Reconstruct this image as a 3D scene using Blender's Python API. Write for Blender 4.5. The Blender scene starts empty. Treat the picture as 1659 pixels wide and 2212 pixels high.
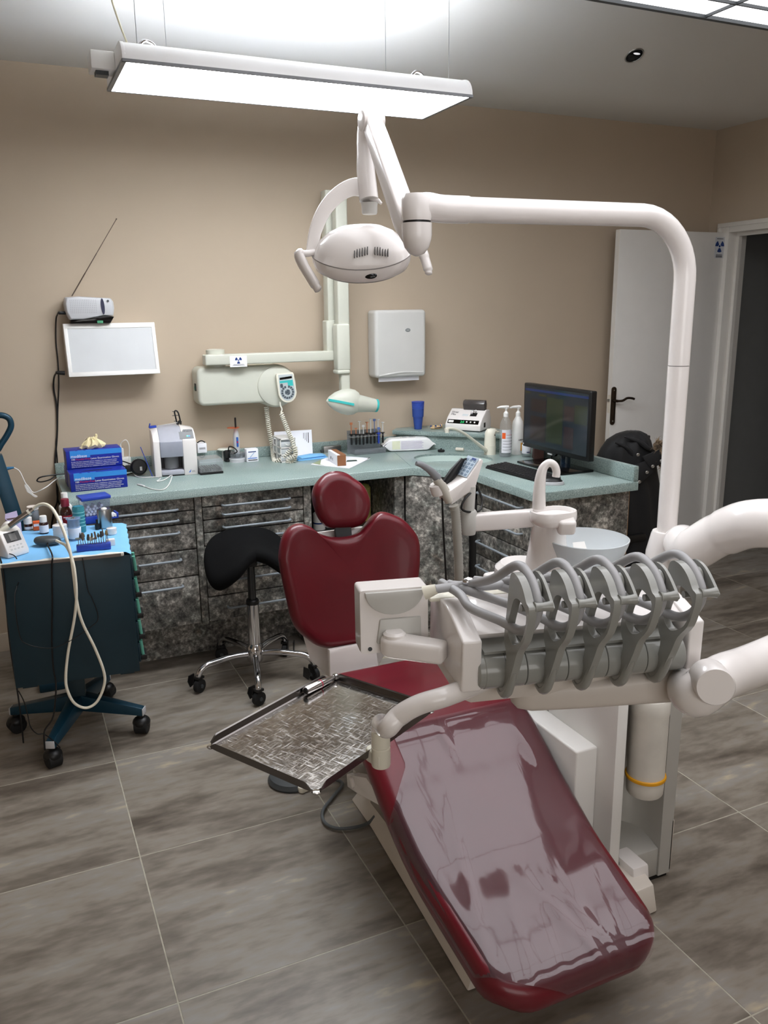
import bpy, bmesh, math, random
from mathutils import Vector, Matrix
random.seed(7)
SC = bpy.context.scene
COL = SC.collection
V = Vector
rad = math.radians

# ---------------------------------------------------------------- camera
F_PX, CX, CY, CAM_H = 1792.3, 829.5, 1106.0, 1.60
YAW, PITCH, ROLL = rad(-24.157), rad(13.811), rad(-0.691)
_f = V((-math.sin(YAW) * math.cos(PITCH), math.cos(YAW) * math.cos(PITCH), -math.sin(PITCH)))
_r = V((math.cos(YAW), math.sin(YAW), 0))
_u = _r.cross(_f)
RGT = math.cos(ROLL) * _r + math.sin(ROLL) * _u
UPV = RGT.cross(_f)
FWD = _f
CAMP = V((0, 0, CAM_H))
cam_d = bpy.data.cameras.new('camera')
cam_d.sensor_fit = 'HORIZONTAL'
cam_d.sensor_width = 36.0
cam_d.lens = 36.0 * F_PX / 1659.0
cam_d.clip_start = 0.05
cam = bpy.data.objects.new('camera', cam_d)
COL.objects.link(cam)
cam.matrix_world = Matrix(((RGT.x, UPV.x, -FWD.x, CAMP.x), (RGT.y, UPV.y, -FWD.y, CAMP.y),
                           (RGT.z, UPV.z, -FWD.z, CAMP.z), (0, 0, 0, 1)))
SC.camera = cam
# ---------------------------------------------------------------- world, exposure
w = bpy.data.worlds.new('room_ambient')
SC.world = w
w.use_nodes = True
w.node_tree.nodes['Background'].inputs[0].default_value = (0.8, 0.85, 1.0, 1)
w.node_tree.nodes['Background'].inputs[1].default_value = 0.05
SC.view_settings.view_transform = 'Standard'
SC.view_settings.look = 'None'
SC.view_settings.exposure = 0.17
SC.view_settings.gamma = 1.0
SC.view_settings.use_curve_mapping = False
PENDANT_EMIT = 20.8
PANEL_EMIT = 2.5

# fill light added behind the camera to brighten the near surfaces
ld = bpy.data.lights.new('added_fill_light', 'AREA'); ld.shape = 'RECTANGLE'; ld.size = 2.3; ld.size_y = 1.35; ld.energy = 26.0; ld.color = (1.0, 0.97, 0.94)
lo = bpy.data.objects.new('added_fill_light', ld); COL.objects.link(lo); lo.location = (0.2, -1.93, 1.62); lo.rotation_euler = (rad(90), 0, 0)

# ---------------------------------------------------------------- pixel of the photograph -> point on a known plane of the room
def ray(px, py):
    return RGT * ((px - CX) / F_PX) - UPV * ((py - CY) / F_PX) + FWD
def hit(px, py, p0, n):
    d = ray(px, py); p0 = V(p0); n = V(n)
    return CAMP + d * ((p0 - CAMP).dot(n) / d.dot(n))
def az(px, py, z): return hit(px, py, (0, 0, z), (0, 0, 1))
def ay(px, py, y): return hit(px, py, (0, y, 0), (0, 1, 0))
def ax(px, py, x): return hit(px, py, (x, 0, 0), (1, 0, 0))

# ---------------------------------------------------------------- materials
def lin(c):
    out = []
    for v in c[:3]:
        v = v / 255.0
        out.append(v / 12.92 if v <= 0.04045 else ((v + 0.055) / 1.055) ** 2.4)
    return tuple(out) + (1.0,)
MATS = {}
def pm(name, rgb, rough=0.5, metal=0.0, var=0.06, scale=12.0, bump=0.0, bscale=60.0, coat=0.0, trans=0.0,
       emit=0.0, alpha=1.0, ior=1.45, rgb2=None, ramp=(0.35, 0.65), aniso=0.0, sheen=0.0, spec=0.5, stretch=(1, 1, 1)):
    if name in MATS: return MATS[name]
    m = bpy.data.materials.new(name); m.use_nodes = True
    nt = m.node_tree; b = nt.nodes['Principled BSDF']
    tc = nt.nodes.new('ShaderNodeTexCoord'); mp = nt.nodes.new('ShaderNodeMapping')
    mp.inputs['Scale'].default_value = stretch
    nt.links.new(tc.outputs['Object'], mp.inputs[0])
    n = nt.nodes.new('ShaderNodeTexNoise'); n.inputs['Scale'].default_value = scale; n.inputs['Detail'].default_value = 4
    nt.links.new(mp.outputs[0], n.inputs['Vector'])
    r = nt.nodes.new('ShaderNodeValToRGB')
    c = lin(rgb)
    if rgb2 is None:
        r.color_ramp.elements[0].color = tuple(max(0, v * (1 - var)) for v in c[:3]) + (1,)
        r.color_ramp.elements[1].color = tuple(min(1, v * (1 + var)) for v in c[:3]) + (1,)
    else:
        r.color_ramp.elements[0].color = c; r.color_ramp.elements[1].color = lin(rgb2)
    r.color_ramp.elements[0].position, r.color_ramp.elements[1].position = ramp
    nt.links.new(n.outputs['Fac'], r.inputs[0])
    nt.links.new(r.outputs[0], b.inputs['Base Color'])
    b.inputs['Roughness'].default_value = rough
    b.inputs['Metallic'].default_value = metal
    b.inputs['IOR'].default_value = ior
    b.inputs['Coat Weight'].default_value = coat
    b.inputs['Coat Roughness'].default_value = 0.08
    b.inputs['Transmission Weight'].default_value = trans
    b.inputs['Alpha'].default_value = alpha
    b.inputs['Specular IOR Level'].default_value = spec
    b.inputs['Anisotropic'].default_value = aniso
    b.inputs['Sheen Weight'].default_value = sheen
    if emit > 0:
        nt.links.new(r.outputs[0], b.inputs['Emission Color']); b.inputs['Emission Strength'].default_value = emit
    if bump > 0:
        n2 = nt.nodes.new('ShaderNodeTexNoise'); n2.inputs['Scale'].default_value = bscale; n2.inputs['Detail'].default_value = 3
        nt.links.new(mp.outputs[0], n2.inputs['Vector'])
        bp = nt.nodes.new('ShaderNodeBump'); bp.inputs['Strength'].default_value = bump; bp.inputs['Distance'].default_value = 0.002
        nt.links.new(n2.outputs['Fac'], bp.inputs['Height']); nt.links.new(bp.outputs[0], b.inputs['Normal'])
    MATS[name] = m
    return m
def ramp_node(nt, stops):
    r = nt.nodes.new('ShaderNodeValToRGB')
    while len(r.color_ramp.elements) < len(stops): r.color_ramp.elements.new(0.5)
    for e, (p, c) in zip(r.color_ramp.elements, stops):
        e.position = p; e.color = lin(c)
    return r
def m_granite():
    m = bpy.data.materials.new('granite_laminate'); m.use_nodes = True; nt = m.node_tree; b = nt.nodes['Principled BSDF']
    g = nt.nodes.new('ShaderNodeNewGeometry')
    n1 = nt.nodes.new('ShaderNodeTexNoise'); n1.inputs['Scale'].default_value = 7; n1.inputs['Detail'].default_value = 5
    n2 = nt.nodes.new('ShaderNodeTexNoise'); n2.inputs['Scale'].default_value = 42; n2.inputs['Detail'].default_value = 8; n2.inputs['Roughness'].default_value = 0.72
    n3 = nt.nodes.new('ShaderNodeTexNoise'); n3.inputs['Scale'].default_value = 11; n3.inputs['Detail'].default_value = 3
    for n in (n1, n2, n3): nt.links.new(g.outputs['Position'], n.inputs['Vector'])
    r1 = ramp_node(nt, [(0.385, (46, 44, 42)), (0.465, (100, 97, 92)), (0.535, (142, 137, 130)), (0.625, (222, 216, 206))])
    mx = nt.nodes.new('ShaderNodeMix'); mx.data_type = 'FLOAT'; mx.inputs[0].default_value = 0.68
    nt.links.new(n1.outputs['Fac'], mx.inputs[2]); nt.links.new(n2.outputs['Fac'], mx.inputs[3])
    nt.links.new(mx.outputs[0], r1.inputs[0])
    r2 = ramp_node(nt, [(0.42, (255, 255, 255)), (0.6, (178, 196, 196)), (0.72, (208, 180, 160))])
    nt.links.new(n3.outputs['Fac'], r2.inputs[0])
    mul = nt.nodes.new('ShaderNodeMix'); mul.data_type = 'RGBA'; mul.blend_type = 'MULTIPLY'; mul.inputs[0].default_value = 0.55
    nt.links.new(r1.outputs[0], mul.inputs[6]); nt.links.new(r2.outputs[0], mul.inputs[7])
    nt.links.new(mul.outputs[2], b.inputs['Base Color'])
    b.inputs['Roughness'].default_value = 0.42
    return m
def m_worktop():
    m = bpy.data.materials.new('speckled_teal_solid_surface'); m.use_nodes = True; nt = m.node_tree; b = nt.nodes['Principled BSDF']
    g = nt.nodes.new('ShaderNodeNewGeometry')
    n1 = nt.nodes.new('ShaderNodeTexNoise'); n1.inputs['Scale'].default_value = 260; n1.inputs['Detail'].default_value = 2
    n2 = nt.nodes.new('ShaderNodeTexNoise'); n2.inputs['Scale'].default_value = 5; n2.inputs['Detail'].default_value = 3
    for n in (n1, n2): nt.links.new(g.outputs['Position'], n.inputs['Vector'])
    r1 = ramp_node(nt, [(0.30, (96, 113, 112)), (0.42, (139, 156, 152)), (0.58, (152, 168, 163)), (0.72, (186, 197, 194))])
    nt.links.new(n1.outputs['Fac'], r1.inputs[0])
    r2 = ramp_node(nt, [(0.3, (235, 240, 240)), (0.7, (255, 255, 255))])
    nt.links.new(n2.outputs['Fac'], r2.inputs[0])
    mul = nt.nodes.new('ShaderNodeMix'); mul.data_type = 'RGBA'; mul.blend_type = 'MULTIPLY'; mul.inputs[0].default_value = 1
    nt.links.new(r1.outputs[0], mul.inputs[6]); nt.links.new(r2.outputs[0], mul.inputs[7])
    nt.links.new(mul.outputs[2], b.inputs['Base Color']); b.inputs['Roughness'].default_value = 0.28
    return m
def m_tile():
    m = bpy.data.materials.new('grey_streaked_porcelain_tile'); m.use_nodes = True; nt = m.node_tree; b = nt.nodes['Principled BSDF']
    g = nt.nodes.new('ShaderNodeNewGeometry'); oi = nt.nodes.new('ShaderNodeObjectInfo')
    ad = nt.nodes.new('ShaderNodeVectorMath'); ad.operation = 'ADD'
    sc_ = nt.nodes.new('ShaderNodeVectorMath'); sc_.operation = 'SCALE'; sc_.inputs[3].default_value = 17.0
    cb = nt.nodes.new('ShaderNodeCombineXYZ')
    for i in range(3): nt.links.new(oi.outputs['Random'], cb.inputs[i])
    nt.links.new(cb.outputs[0], sc_.inputs[0]); nt.links.new(g.outputs['Position'], ad.inputs[0]); nt.links.new(sc_.outputs[0], ad.inputs[1])
    mp = nt.nodes.new('ShaderNodeMapping'); mp.inputs['Scale'].default_value = (1.1, 4.6, 1); mp.inputs['Rotation'].default_value = (0, 0, rad(4))
    nt.links.new(ad.outputs[0], mp.inputs[0])
    mp2 = nt.nodes.new('ShaderNodeMapping'); mp2.inputs['Scale'].default_value = (9, 26, 1)
    nt.links.new(ad.outputs[0], mp2.inputs[0])
    n1 = nt.nodes.new('ShaderNodeTexNoise'); n1.inputs['Scale'].default_value = 1.6; n1.inputs['Detail'].default_value = 5; n1.inputs['Roughness'].default_value = 0.55
    nt.links.new(mp.outputs[0], n1.inputs['Vector'])
    n2 = nt.nodes.new('ShaderNodeTexNoise'); n2.inputs['Scale'].default_value = 1.5; n2.inputs['Detail'].default_value = 3
    nt.links.new(mp2.outputs[0], n2.inputs['Vector'])
    mx = nt.nodes.new('ShaderNodeMix'); mx.data_type = 'FLOAT'; mx.inputs[0].default_value = 0.28
    nt.links.new(n1.outputs['Fac'], mx.inputs[2]); nt.links.new(n2.outputs['Fac'], mx.inputs[3])
    r1 = ramp_node(nt, [(0.33, (84, 75, 66)), (0.44, (113, 104, 93)), (0.53, (136, 127, 116)), (0.60, (140, 134, 127)), (0.69, (176, 162, 139))])
    nt.links.new(mx.outputs[0], r1.inputs[0]); nt.links.new(r1.outputs[0], b.inputs['Base Color'])
    b.inputs['Roughness'].default_value = 0.42
    bp = nt.nodes.new('ShaderNodeBump'); bp.inputs['Strength'].default_value = 0.12; bp.inputs['Distance'].default_value = 0.002
    nt.links.new(n2.outputs['Fac'], bp.inputs['Height']); nt.links.new(bp.outputs[0], b.inputs['Normal'])
    return m
def m_tray():
    m = bpy.data.materials.new('scratched_stainless_steel'); m.use_nodes = True; nt = m.node_tree; b = nt.nodes['Principled BSDF']
    tc = nt.nodes.new('ShaderNodeTexCoord')
    b.inputs['Metallic'].default_value = 1.0
    n1 = nt.nodes.new('ShaderNodeTexNoise'); n1.inputs['Scale'].default_value = 9; n1.inputs['Detail'].default_value = 6
    mp = nt.nodes.new('ShaderNodeMapping'); mp.inputs['Scale'].default_value = (40, 260, 40); mp.inputs['Rotation'].default_value = (0, 0, 0.9)
    mpb = nt.nodes.new('ShaderNodeMapping'); mpb.inputs['Scale'].default_value = (230, 30, 40); mpb.inputs['Rotation'].default_value = (0, 0, 0.3)
    n2 = nt.nodes.new('ShaderNodeTexNoise'); n2.inputs['Scale'].default_value = 1; n2.inputs['Detail'].default_value = 4
    n3 = nt.nodes.new('ShaderNodeTexNoise'); n3.inputs['Scale'].default_value = 1; n3.inputs['Detail'].default_value = 4
    nt.links.new(tc.outputs['Object'], n1.inputs['Vector']); nt.links.new(tc.outputs['Object'], mp.inputs[0]); nt.links.new(tc.outputs['Object'], mpb.inputs[0])
    nt.links.new(mp.outputs[0], n2.inputs['Vector']); nt.links.new(mpb.outputs[0], n3.inputs['Vector'])
    mx = nt.nodes.new('ShaderNodeMath'); mx.operation = 'MAXIMUM'
    nt.links.new(n2.outputs['Fac'], mx.inputs[0]); nt.links.new(n3.outputs['Fac'], mx.inputs[1])
    r1 = ramp_node(nt, [(0.3, (138, 130, 122)), (0.6, (172, 168, 163)), (0.8, (196, 202, 208))])
    nt.links.new(n1.outputs['Fac'], r1.inputs[0]); nt.links.new(r1.outputs[0], b.inputs['Base Color'])
    mr = nt.nodes.new('ShaderNodeMapRange'); mr.inputs[1].default_value = 0.5; mr.inputs[2].default_value = 0.8; mr.inputs[3].default_value = 0.13; mr.inputs[4].default_value = 0.34
    nt.links.new(mx.outputs[0], mr.inputs[0]); nt.links.new(mr.outputs[0], b.inputs['Roughness'])
    bp = nt.nodes.new('ShaderNodeBump'); bp.inputs['Strength'].default_value = 0.004; bp.inputs['Distance'].default_value = 0.0002
    nt.links.new(mx.outputs[0], bp.inputs['Height']); nt.links.new(bp.outputs[0], b.inputs['Normal'])
    return m
def m_film():
    m = bpy.data.materials.new('clear_plastic_film'); m.use_nodes = True; nt = m.node_tree
    nt.nodes.remove(nt.nodes['Principled BSDF']); out = nt.nodes['Material Output']
    tr = nt.nodes.new('ShaderNodeBsdfTransparent'); tr.inputs[0].default_value = (0.93, 0.9, 0.91, 1)
    gl = nt.nodes.new('ShaderNodeBsdfGlossy'); gl.inputs['Roughness'].default_value = 0.05; gl.inputs[0].default_value = (1, 1, 1, 1)
    df = nt.nodes.new('ShaderNodeBsdfDiffuse'); df.inputs[0].default_value = lin((190, 150, 162))
    lw = nt.nodes.new('ShaderNodeFresnel'); lw.inputs['IOR'].default_value = 1.58
    tc = nt.nodes.new('ShaderNodeTexCoord')
    mp = nt.nodes.new('ShaderNodeMapping'); mp.inputs['Scale'].default_value = (9, 2.2, 2.2); mp.inputs['Rotation'].default_value = (0, 0, rad(-14))
    nt.links.new(tc.outputs['Object'], mp.inputs[0])
    n = nt.nodes.new('ShaderNodeTexNoise'); n.inputs['Scale'].default_value = 1.8; n.inputs['Detail'].default_value = 3; n.inputs['Distortion'].default_value = 0.6
    nt.links.new(mp.outputs[0], n.inputs['Vector'])
    bp = nt.nodes.new('ShaderNodeBump'); bp.inputs['Strength'].default_value = 0.10; bp.inputs['Distance'].default_value = 0.004
    nt.links.new(n.outputs['Fac'], bp.inputs['Height'])
    nt.links.new(bp.outputs[0], gl.inputs['Normal']); nt.links.new(bp.outputs[0], lw.inputs['Normal'])
    m1 = nt.nodes.new('ShaderNodeMixShader'); m1.inputs[0].default_value = 0.07
    nt.links.new(tr.outputs[0], m1.inputs[1]); nt.links.new(df.outputs[0], m1.inputs[2])
    m2 = nt.nodes.new('ShaderNodeMixShader'); nt.links.new(lw.outputs[0], m2.inputs[0])
    nt.links.new(m1.outputs[0], m2.inputs[1]); nt.links.new(gl.outputs[0], m2.inputs[2])
    nt.links.new(m2.outputs[0], out.inputs[0])
    return m
def m_clear(name, rgb, mixd=0.15, rough=0.05):
    if name in MATS: return MATS[name]
    m = bpy.data.materials.new(name); m.use_nodes = True; nt = m.node_tree
    nt.nodes.remove(nt.nodes['Principled BSDF']); out = nt.nodes['Material Output']
    tr = nt.nodes.new('ShaderNodeBsdfTransparent'); tr.inputs[0].default_value = lin(rgb)
    gl = nt.nodes.new('ShaderNodeBsdfGlossy'); gl.inputs['Roughness'].default_value = rough
    df = nt.nodes.new('ShaderNodeBsdfDiffuse')
    n = nt.nodes.new('ShaderNodeTexNoise'); n.inputs['Scale'].default_value = 9
    tc = nt.nodes.new('ShaderNodeTexCoord'); nt.links.new(tc.outputs['Object'], n.inputs['Vector'])
    r = ramp_node(nt, [(0.3, rgb), (0.7, tuple(min(255, v + 6) for v in rgb))]); nt.links.new(n.outputs['Fac'], r.inputs[0]); nt.links.new(r.outputs[0], df.inputs[0])
    lw = nt.nodes.new('ShaderNodeFresnel'); lw.inputs['IOR'].default_value = 1.4
    m1 = nt.nodes.new('ShaderNodeMixShader'); m1.inputs[0].default_value = mixd
    nt.links.new(tr.outputs[0], m1.inputs[1]); nt.links.new(df.outputs[0], m1.inputs[2])
    gg = nt.nodes.new('ShaderNodeNewGeometry'); sb = nt.nodes.new('ShaderNodeMath'); sb.operation = 'SUBTRACT'; sb.inputs[0].default_value = 1.0
    nt.links.new(gg.outputs['Backfacing'], sb.inputs[1]); ml = nt.nodes.new('ShaderNodeMath'); ml.operation = 'MULTIPLY'
    nt.links.new(lw.outputs[0], ml.inputs[0]); nt.links.new(sb.outputs[0], ml.inputs[1])
    m2 = nt.nodes.new('ShaderNodeMixShader'); nt.links.new(ml.outputs[0], m2.inputs[0])
    nt.links.new(m1.outputs[0], m2.inputs[1]); nt.links.new(gl.outputs[0], m2.inputs[2]); nt.links.new(m2.outputs[0], out.inputs[0])
    MATS[name] = m
    return m
GRANITE = m_granite(); WORKTOP = m_worktop(); TILE = m_tile(); TRAYM = m_tray(); FILM = m_film()
WALLM = pm('beige_wall_paint', (186, 170, 150), 0.85, var=0.015, scale=3, bump=0.06, bscale=220)
CEILM = pm('white_ceiling_paint', (216, 213, 208), 0.9, var=0.01, scale=3)
GROUT = pm('pale_grout', (172, 166, 151), 0.9, var=0.12, scale=40)
WHITE = pm('white_gloss_plastic', (236, 231, 228), 0.22, var=0.01, coat=0.3)
WHITEM = pm('white_satin_plastic', (232, 230, 226), 0.42, var=0.01)
IVORY = pm('ivory_plastic', (228, 224, 208), 0.4, var=0.015)
XRAYW = pm('pale_grey_green_enamel', (200, 201, 188), 0.4, var=0.015)
LGREY = pm('light_grey_plastic', (196, 195, 190), 0.35, var=0.015)
MGREY = pm('warm_grey_plastic', (150, 151, 146), 0.22, var=0.015, coat=0.2)
HOSE = pm('grey_silicone_hose', (168, 168, 170), 0.4, var=0.02)
DGREY = pm('dark_grey_plastic', (62, 66, 68), 0.45, var=0.05)
BLACK = pm('black_plastic', (17, 17, 18), 0.4, var=0.1)
BLACKG = pm('glossy_black_plastic', (10, 10, 11), 0.12, var=0.1)
RUBBER = pm('black_rubber', (22, 22, 23), 0.7, var=0.1)
CHROME = pm('polished_chrome', (215, 215, 218), 0.08, 1.0, var=0.01)
STEEL = pm('brushed_steel', (178, 178, 176), 0.3, 1.0, var=0.03)
ALU = pm('grey_aluminium_bar', (140, 148, 154), 0.5, 0.1, var=0.02)
SILVER = pm('silver_painted_plastic', (198, 199, 202), 0.38, 0.1, var=0.02)
WINE = pm('burgundy_leatherette', (100, 16, 29), 0.34, var=0.08, scale=6, bump=0.02, bscale=380, coat=0.15)
TEALDK = pm('dark_teal_steel', (24, 48, 58), 0.42, 0.1, var=0.05)
TEALBL = pm('teal_blue_lacquer', (22, 60, 78), 0.35, 0.25, var=0.05)
MINT = pm('mint_plastic', (98, 170, 150), 0.4, var=0.03)
BLUE = pm('cobalt_blue_plastic', (40, 68, 170), 0.35, var=0.03)
BLUEBOX = pm('deep_blue_cardboard', (18, 40, 150), 0.4, var=0.04)
SKYBAND = pm('sky_blue_print', (52, 140, 220), 0.45, var=0.02)
REDTXT = pm('red_print', (190, 30, 70), 0.5, var=0.02)
WHITETXT = pm('white_print', (240, 240, 245), 0.5, var=0.01)
BLACKTXT = pm('black_print', (35, 35, 40), 0.5, var=0.02)
NAVYTXT = pm('navy_print', (28, 58, 120), 0.5, var=0.02)
PAPER = pm('white_paper', (240, 240, 245), 0.7, var=0.01)
NAPKIN = pm('light_blue_paper_sheet', (128, 190, 236), 0.75, var=0.03, bump=0.2, bscale=40)
CARD = pm('brown_cardboard', (138, 90, 58), 0.75, var=0.06)
AMBER = pm('amber_glass', (52, 20, 14), 0.1, var=0.1, coat=0.5)
BRONZE = pm('dark_bronze_metal', (66, 56, 48), 0.35, 0.8, var=0.06)
LATEX = pm('cream_latex', (240, 226, 178), 0.55, var=0.05)
TURQ = pm('turquoise_plastic', (60, 184, 182), 0.4, var=0.02)
ORANGE = pm('orange_print', (230, 96, 40), 0.5, var=0.03)
CLEAR = m_clear('clear_acrylic', (246, 248, 249), 0.10)
CLEARG = m_clear('smoky_acrylic', (196, 200, 204), 0.22)
FROST = m_clear('frosted_glass', (228, 233, 235), 0.62, 0.25)
BLUECUP = m_clear('blue_clear_plastic', (96, 130, 216), 0.35)

# ---------------------------------------------------------------- mesh building
def frame(o, x, z):
    """matrix with origin o, local x along x, local z along z (y completes it)"""
    x = V(x).normalized(); z = V(z); z = (z - x * z.dot(x)).normalized(); y = z.cross(x)
    o = V(o)
    return Matrix(((x.x, y.x, z.x, o.x), (x.y, y.y, z.y, o.y), (x.z, y.z, z.z, o.z), (0, 0, 0, 1)))
def rotz(a, o=(0, 0, 0)): return Matrix.Translation(V(o)) @ Matrix.Rotation(a, 4, 'Z')
def cr(pts, n=8, closed=False):
    """Catmull-Rom resampling"""
    P = [V(p) for p in pts]; out = []; N = len(P)
    segs = N if closed else N - 1
    for i in range(segs):
        if closed: a, b, c, d = P[(i - 1) % N], P[i], P[(i + 1) % N], P[(i + 2) % N]
        else:
            b, c = P[i], P[i + 1]
            a = P[i - 1] if i > 0 else b * 2 - c
            d = P[i + 2] if i + 2 < N else c * 2 - b
        for k in range(n):
            t = k / n; t2 = t * t; t3 = t2 * t
            out.append(0.5 * ((2 * b) + (c - a) * t + (2 * a - 5 * b + 4 * c - d) * t2 + (3 * b - a - 3 * c + d) * t3))
    if not closed: out.append(P[-1])
    return out
class MB:
    def __init__(s): s.bm = bmesh.new()
    def _faces(s, vs, fs, M=None):
        bv = [s.bm.verts.new((M @ V(v)) if M is not None else V(v)) for v in vs]
        for f in fs:
            try: s.bm.faces.new([bv[i] for i in f])
            except ValueError: pass
        return s
    def box(s, x0, x1, y0, y1, z0, z1, M=None):
        vs = [(x0, y0, z0), (x1, y0, z0), (x1, y1, z0), (x0, y1, z0), (x0, y0, z1), (x1, y0, z1), (x1, y1, z1), (x0, y1, z1)]
        return s._faces(vs, [(0, 3, 2, 1), (4, 5, 6, 7), (0, 1, 5, 4), (1, 2, 6, 5), (2, 3, 7, 6), (3, 0, 4, 7)], M)
    def prism(s, poly, z0, z1, M=None, scale1=1.0):
        n = len(poly)
        cx = sum(p[0] for p in poly) / n; cy = sum(p[1] for p in poly) / n
        vs = [(p[0], p[1], z0) for p in poly] + [(cx + (p[0] - cx) * scale1, cy + (p[1] - cy) * scale1, z1) for p in poly]
        fs = [tuple(reversed(range(n))), tuple(range(n, 2 * n))] + [(i, (i + 1) % n, n + (i + 1) % n, n + i) for i in range(n)]
        return s._faces(vs, fs, M)
    def loft(s, rings, cap=True, M=None, close=False):
        n = len(rings[0]); vs = [p for r in rings for p in r]; fs = []
        R_ = len(rings)
        for i in range(R_ - 1 + (1 if close else 0)):
            a = i * n; b = ((i + 1) % R_) * n
            for k in range(n): fs.append((a + k, a + (k + 1) % n, b + (k + 1) % n, b + k))
        if cap and not close: fs += [tuple(reversed(range(n))), tuple(range((R_ - 1) * n, R_ * n))]
        return s._faces(vs, fs, M)
    def tube(s, pts, r, n=10, cap=True, M=None, flat=1.0):
        P = [V(p) for p in pts]; m = len(P); rr = r if isinstance(r, (list, tuple)) else [r] * m
        t0 = (P[1] - P[0]).normalized(); ref = V((0, 0, 1)) if abs(t0.z) < 0.9 else V((1, 0, 0))
        nx = t0.cross(ref).normalized(); rings = []
        for i in range(m):
            t = (P[min(i + 1, m - 1)] - P[max(i - 1, 0)]).normalized()
            nx = (nx - t * nx.dot(t)).normalized(); ny = t.cross(nx)
            rings.append([P[i] + nx * math.cos(2 * math.pi * k / n) * rr[i] + ny * math.sin(2 * math.pi * k / n) * rr[i] * flat for k in range(n)])
        return s.loft(rings, cap, M)
    def cyl(s, p0, p1, r0, r1=None, n=24, M=None):
        return s.tube([p0, p1], [r0, r0 if r1 is None else r1], n, True, M)
    def lathe(s, prof, c=(0, 0, 0), n=28, M=None, sx=1.0, sy=1.0):
        c = V(c); rings = []
        for (r, z) in prof:
            rings.append([c + V((max(r, 1e-5) * sx * math.cos(2 * math.pi * k / n), max(r, 1e-5) * sy * math.sin(2 * math.pi * k / n), z)) for k in range(n)])
        return s.loft(rings, True, M)
    def ell(s, c, rx, ry, rz, M=None, n=20, m=12, lo=-1.0, hi=1.0):
        prof = []
        for i in range(m + 1):
            t = lo + (hi - lo) * i / m
            a = math.asin(max(-1, min(1, t)))
            prof.append((math.cos(a), math.sin(a)))
        rings = [[V(c) + V((rx * r * math.cos(2 * math.pi * k / n), ry * r * math.sin(2 * math.pi * k / n), rz * z)) for k in range(n)] for r, z in [(max(p[0], 1e-4), p[1]) for p in prof]]
        return s.loft(rings, True, M)
    def pad(s, outline, th, fn, er=None, rings=7, crown=0.0, under=True):
        """cushion: closed 2-D outline, thickness th, rounded edge er, mapped by fn(u, v, h)"""
        n = len(outline); er = th / 2 if er is None else er
        cx = sum(p[0] for p in outline) / n; cy = sum(p[1] for p in outline) / n
        L = [math.hypot(p[0] - cx, p[1] - cy) for p in outline]
        def ring(off, h, k=1.0):
            o = []
            for (p, l) in zip(outline, L):
                f = max(0.0, (l - off) / l) * k
                o.append(fn(cx + (p[0] - cx) * f, cy + (p[1] - cy) * f, h + crown * (1 - f * f)))
            return o
        rs = []
        for k in (0.0, 0.35, 0.7): rs.append(ring(er, -th, max(0.02, k)))
        for i in range(6):
            a = -math.pi / 2 + math.pi / 2 * (i / 5)
            rs.append(ring(er * (1 - math.cos(a)), -th + er + er * math.sin(a)))
        for i in range(0 if th > 2 * er + 1e-6 else 1, 7):
            a = math.pi / 2 * (i / 6)
            rs.append(ring(er * (1 - math.cos(a)), -er + er * math.sin(a)))
        for i in range(1, rings + 1): rs.append(ring(er, 0.0, max(0.012, 1 - i / rings)))
        return s.loft(rs, True)
    def mesh(s, name, bev=0.0, seg=2, angle=35, merge=True):
        bm = s.bm
        if merge: bmesh.ops.remove_doubles(bm, verts=bm.verts, dist=1e-6)
        bmesh.ops.recalc_face_normals(bm, faces=bm.faces)
        if bev > 0:
            ed = [e for e in bm.edges if len(e.link_faces) == 2 and e.calc_face_angle(0) > rad(30)]
            bmesh.ops.bevel(bm, geom=ed, offset=bev, segments=seg, profile=0.5, affect='EDGES', clamp_overlap=True)
        me = bpy.data.meshes.new(name); bm.to_mesh(me); bm.free()
        me.polygons.foreach_set('use_smooth', [True] * len(me.polygons))
        me.set_sharp_from_angle(angle=rad(angle))
        return me
WM = {}
def thing(name, label, cat, loc=(0, 0, 0), rz=0.0, group=None, M=None):
    o = bpy.data.objects.new(name, None); COL.objects.link(o); o.empty_display_size = 0.05
    M = M if M is not None else rotz(rz, loc)
    o.matrix_world = M; WM[o.name] = M.copy()
    o['label'] = label; o['category'] = cat
    if group: o['group'] = group
    return o
def part(name, mb, mat, parent=None, bev=0.0, seg=2, angle=35, local=False, label=None, kind=None):
    me = mb if isinstance(mb, bpy.types.Mesh) else mb.mesh(name, bev, seg, angle)
    o = bpy.data.objects.new(name, me); COL.objects.link(o)
    if len(me.materials) == 0: me.materials.append(mat)
    if parent is not None:
        o.parent = parent; PW = WM[parent.name]
        if local: WM[o.name] = PW.copy()
        else: o.matrix_parent_inverse = PW.inverted(); WM[o.name] = Matrix.Identity(4)
    else: WM[o.name] = Matrix.Identity(4)
    if label: o['label'] = label
    if kind: o['kind'] = kind
    return o
def solo(name, mb, mat, label, cat, group=None, bev=0.0, seg=2, angle=35, kind=None):
    """a thing that is one mesh: its origin is put at the base of the mesh"""
    me = mb.mesh(name, bev, seg, angle)
    xs = [v.co for v in me.vertices]
    c = V((sum(p.x for p in xs) / len(xs), sum(p.y for p in xs) / len(xs), min(p.z for p in xs)))
    me.transform(Matrix.Translation(-c)); o = bpy.data.objects.new(name, me); COL.objects.link(o); me.materials.append(mat)
    o.location = c; WM[o.name] = Matrix.Translation(c)
    if label: o['label'] = label
    if cat: o['category'] = cat
    if group: o['group'] = group
    if kind: o['kind'] = kind
    return o
def struct(name, mb, mat, bev=0.0, parent=None, label=None):
    o = part(name, mb, mat, parent, bev)
    if parent is None: o['kind'] = 'structure'
    if label: o['label'] = label
    return o
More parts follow.
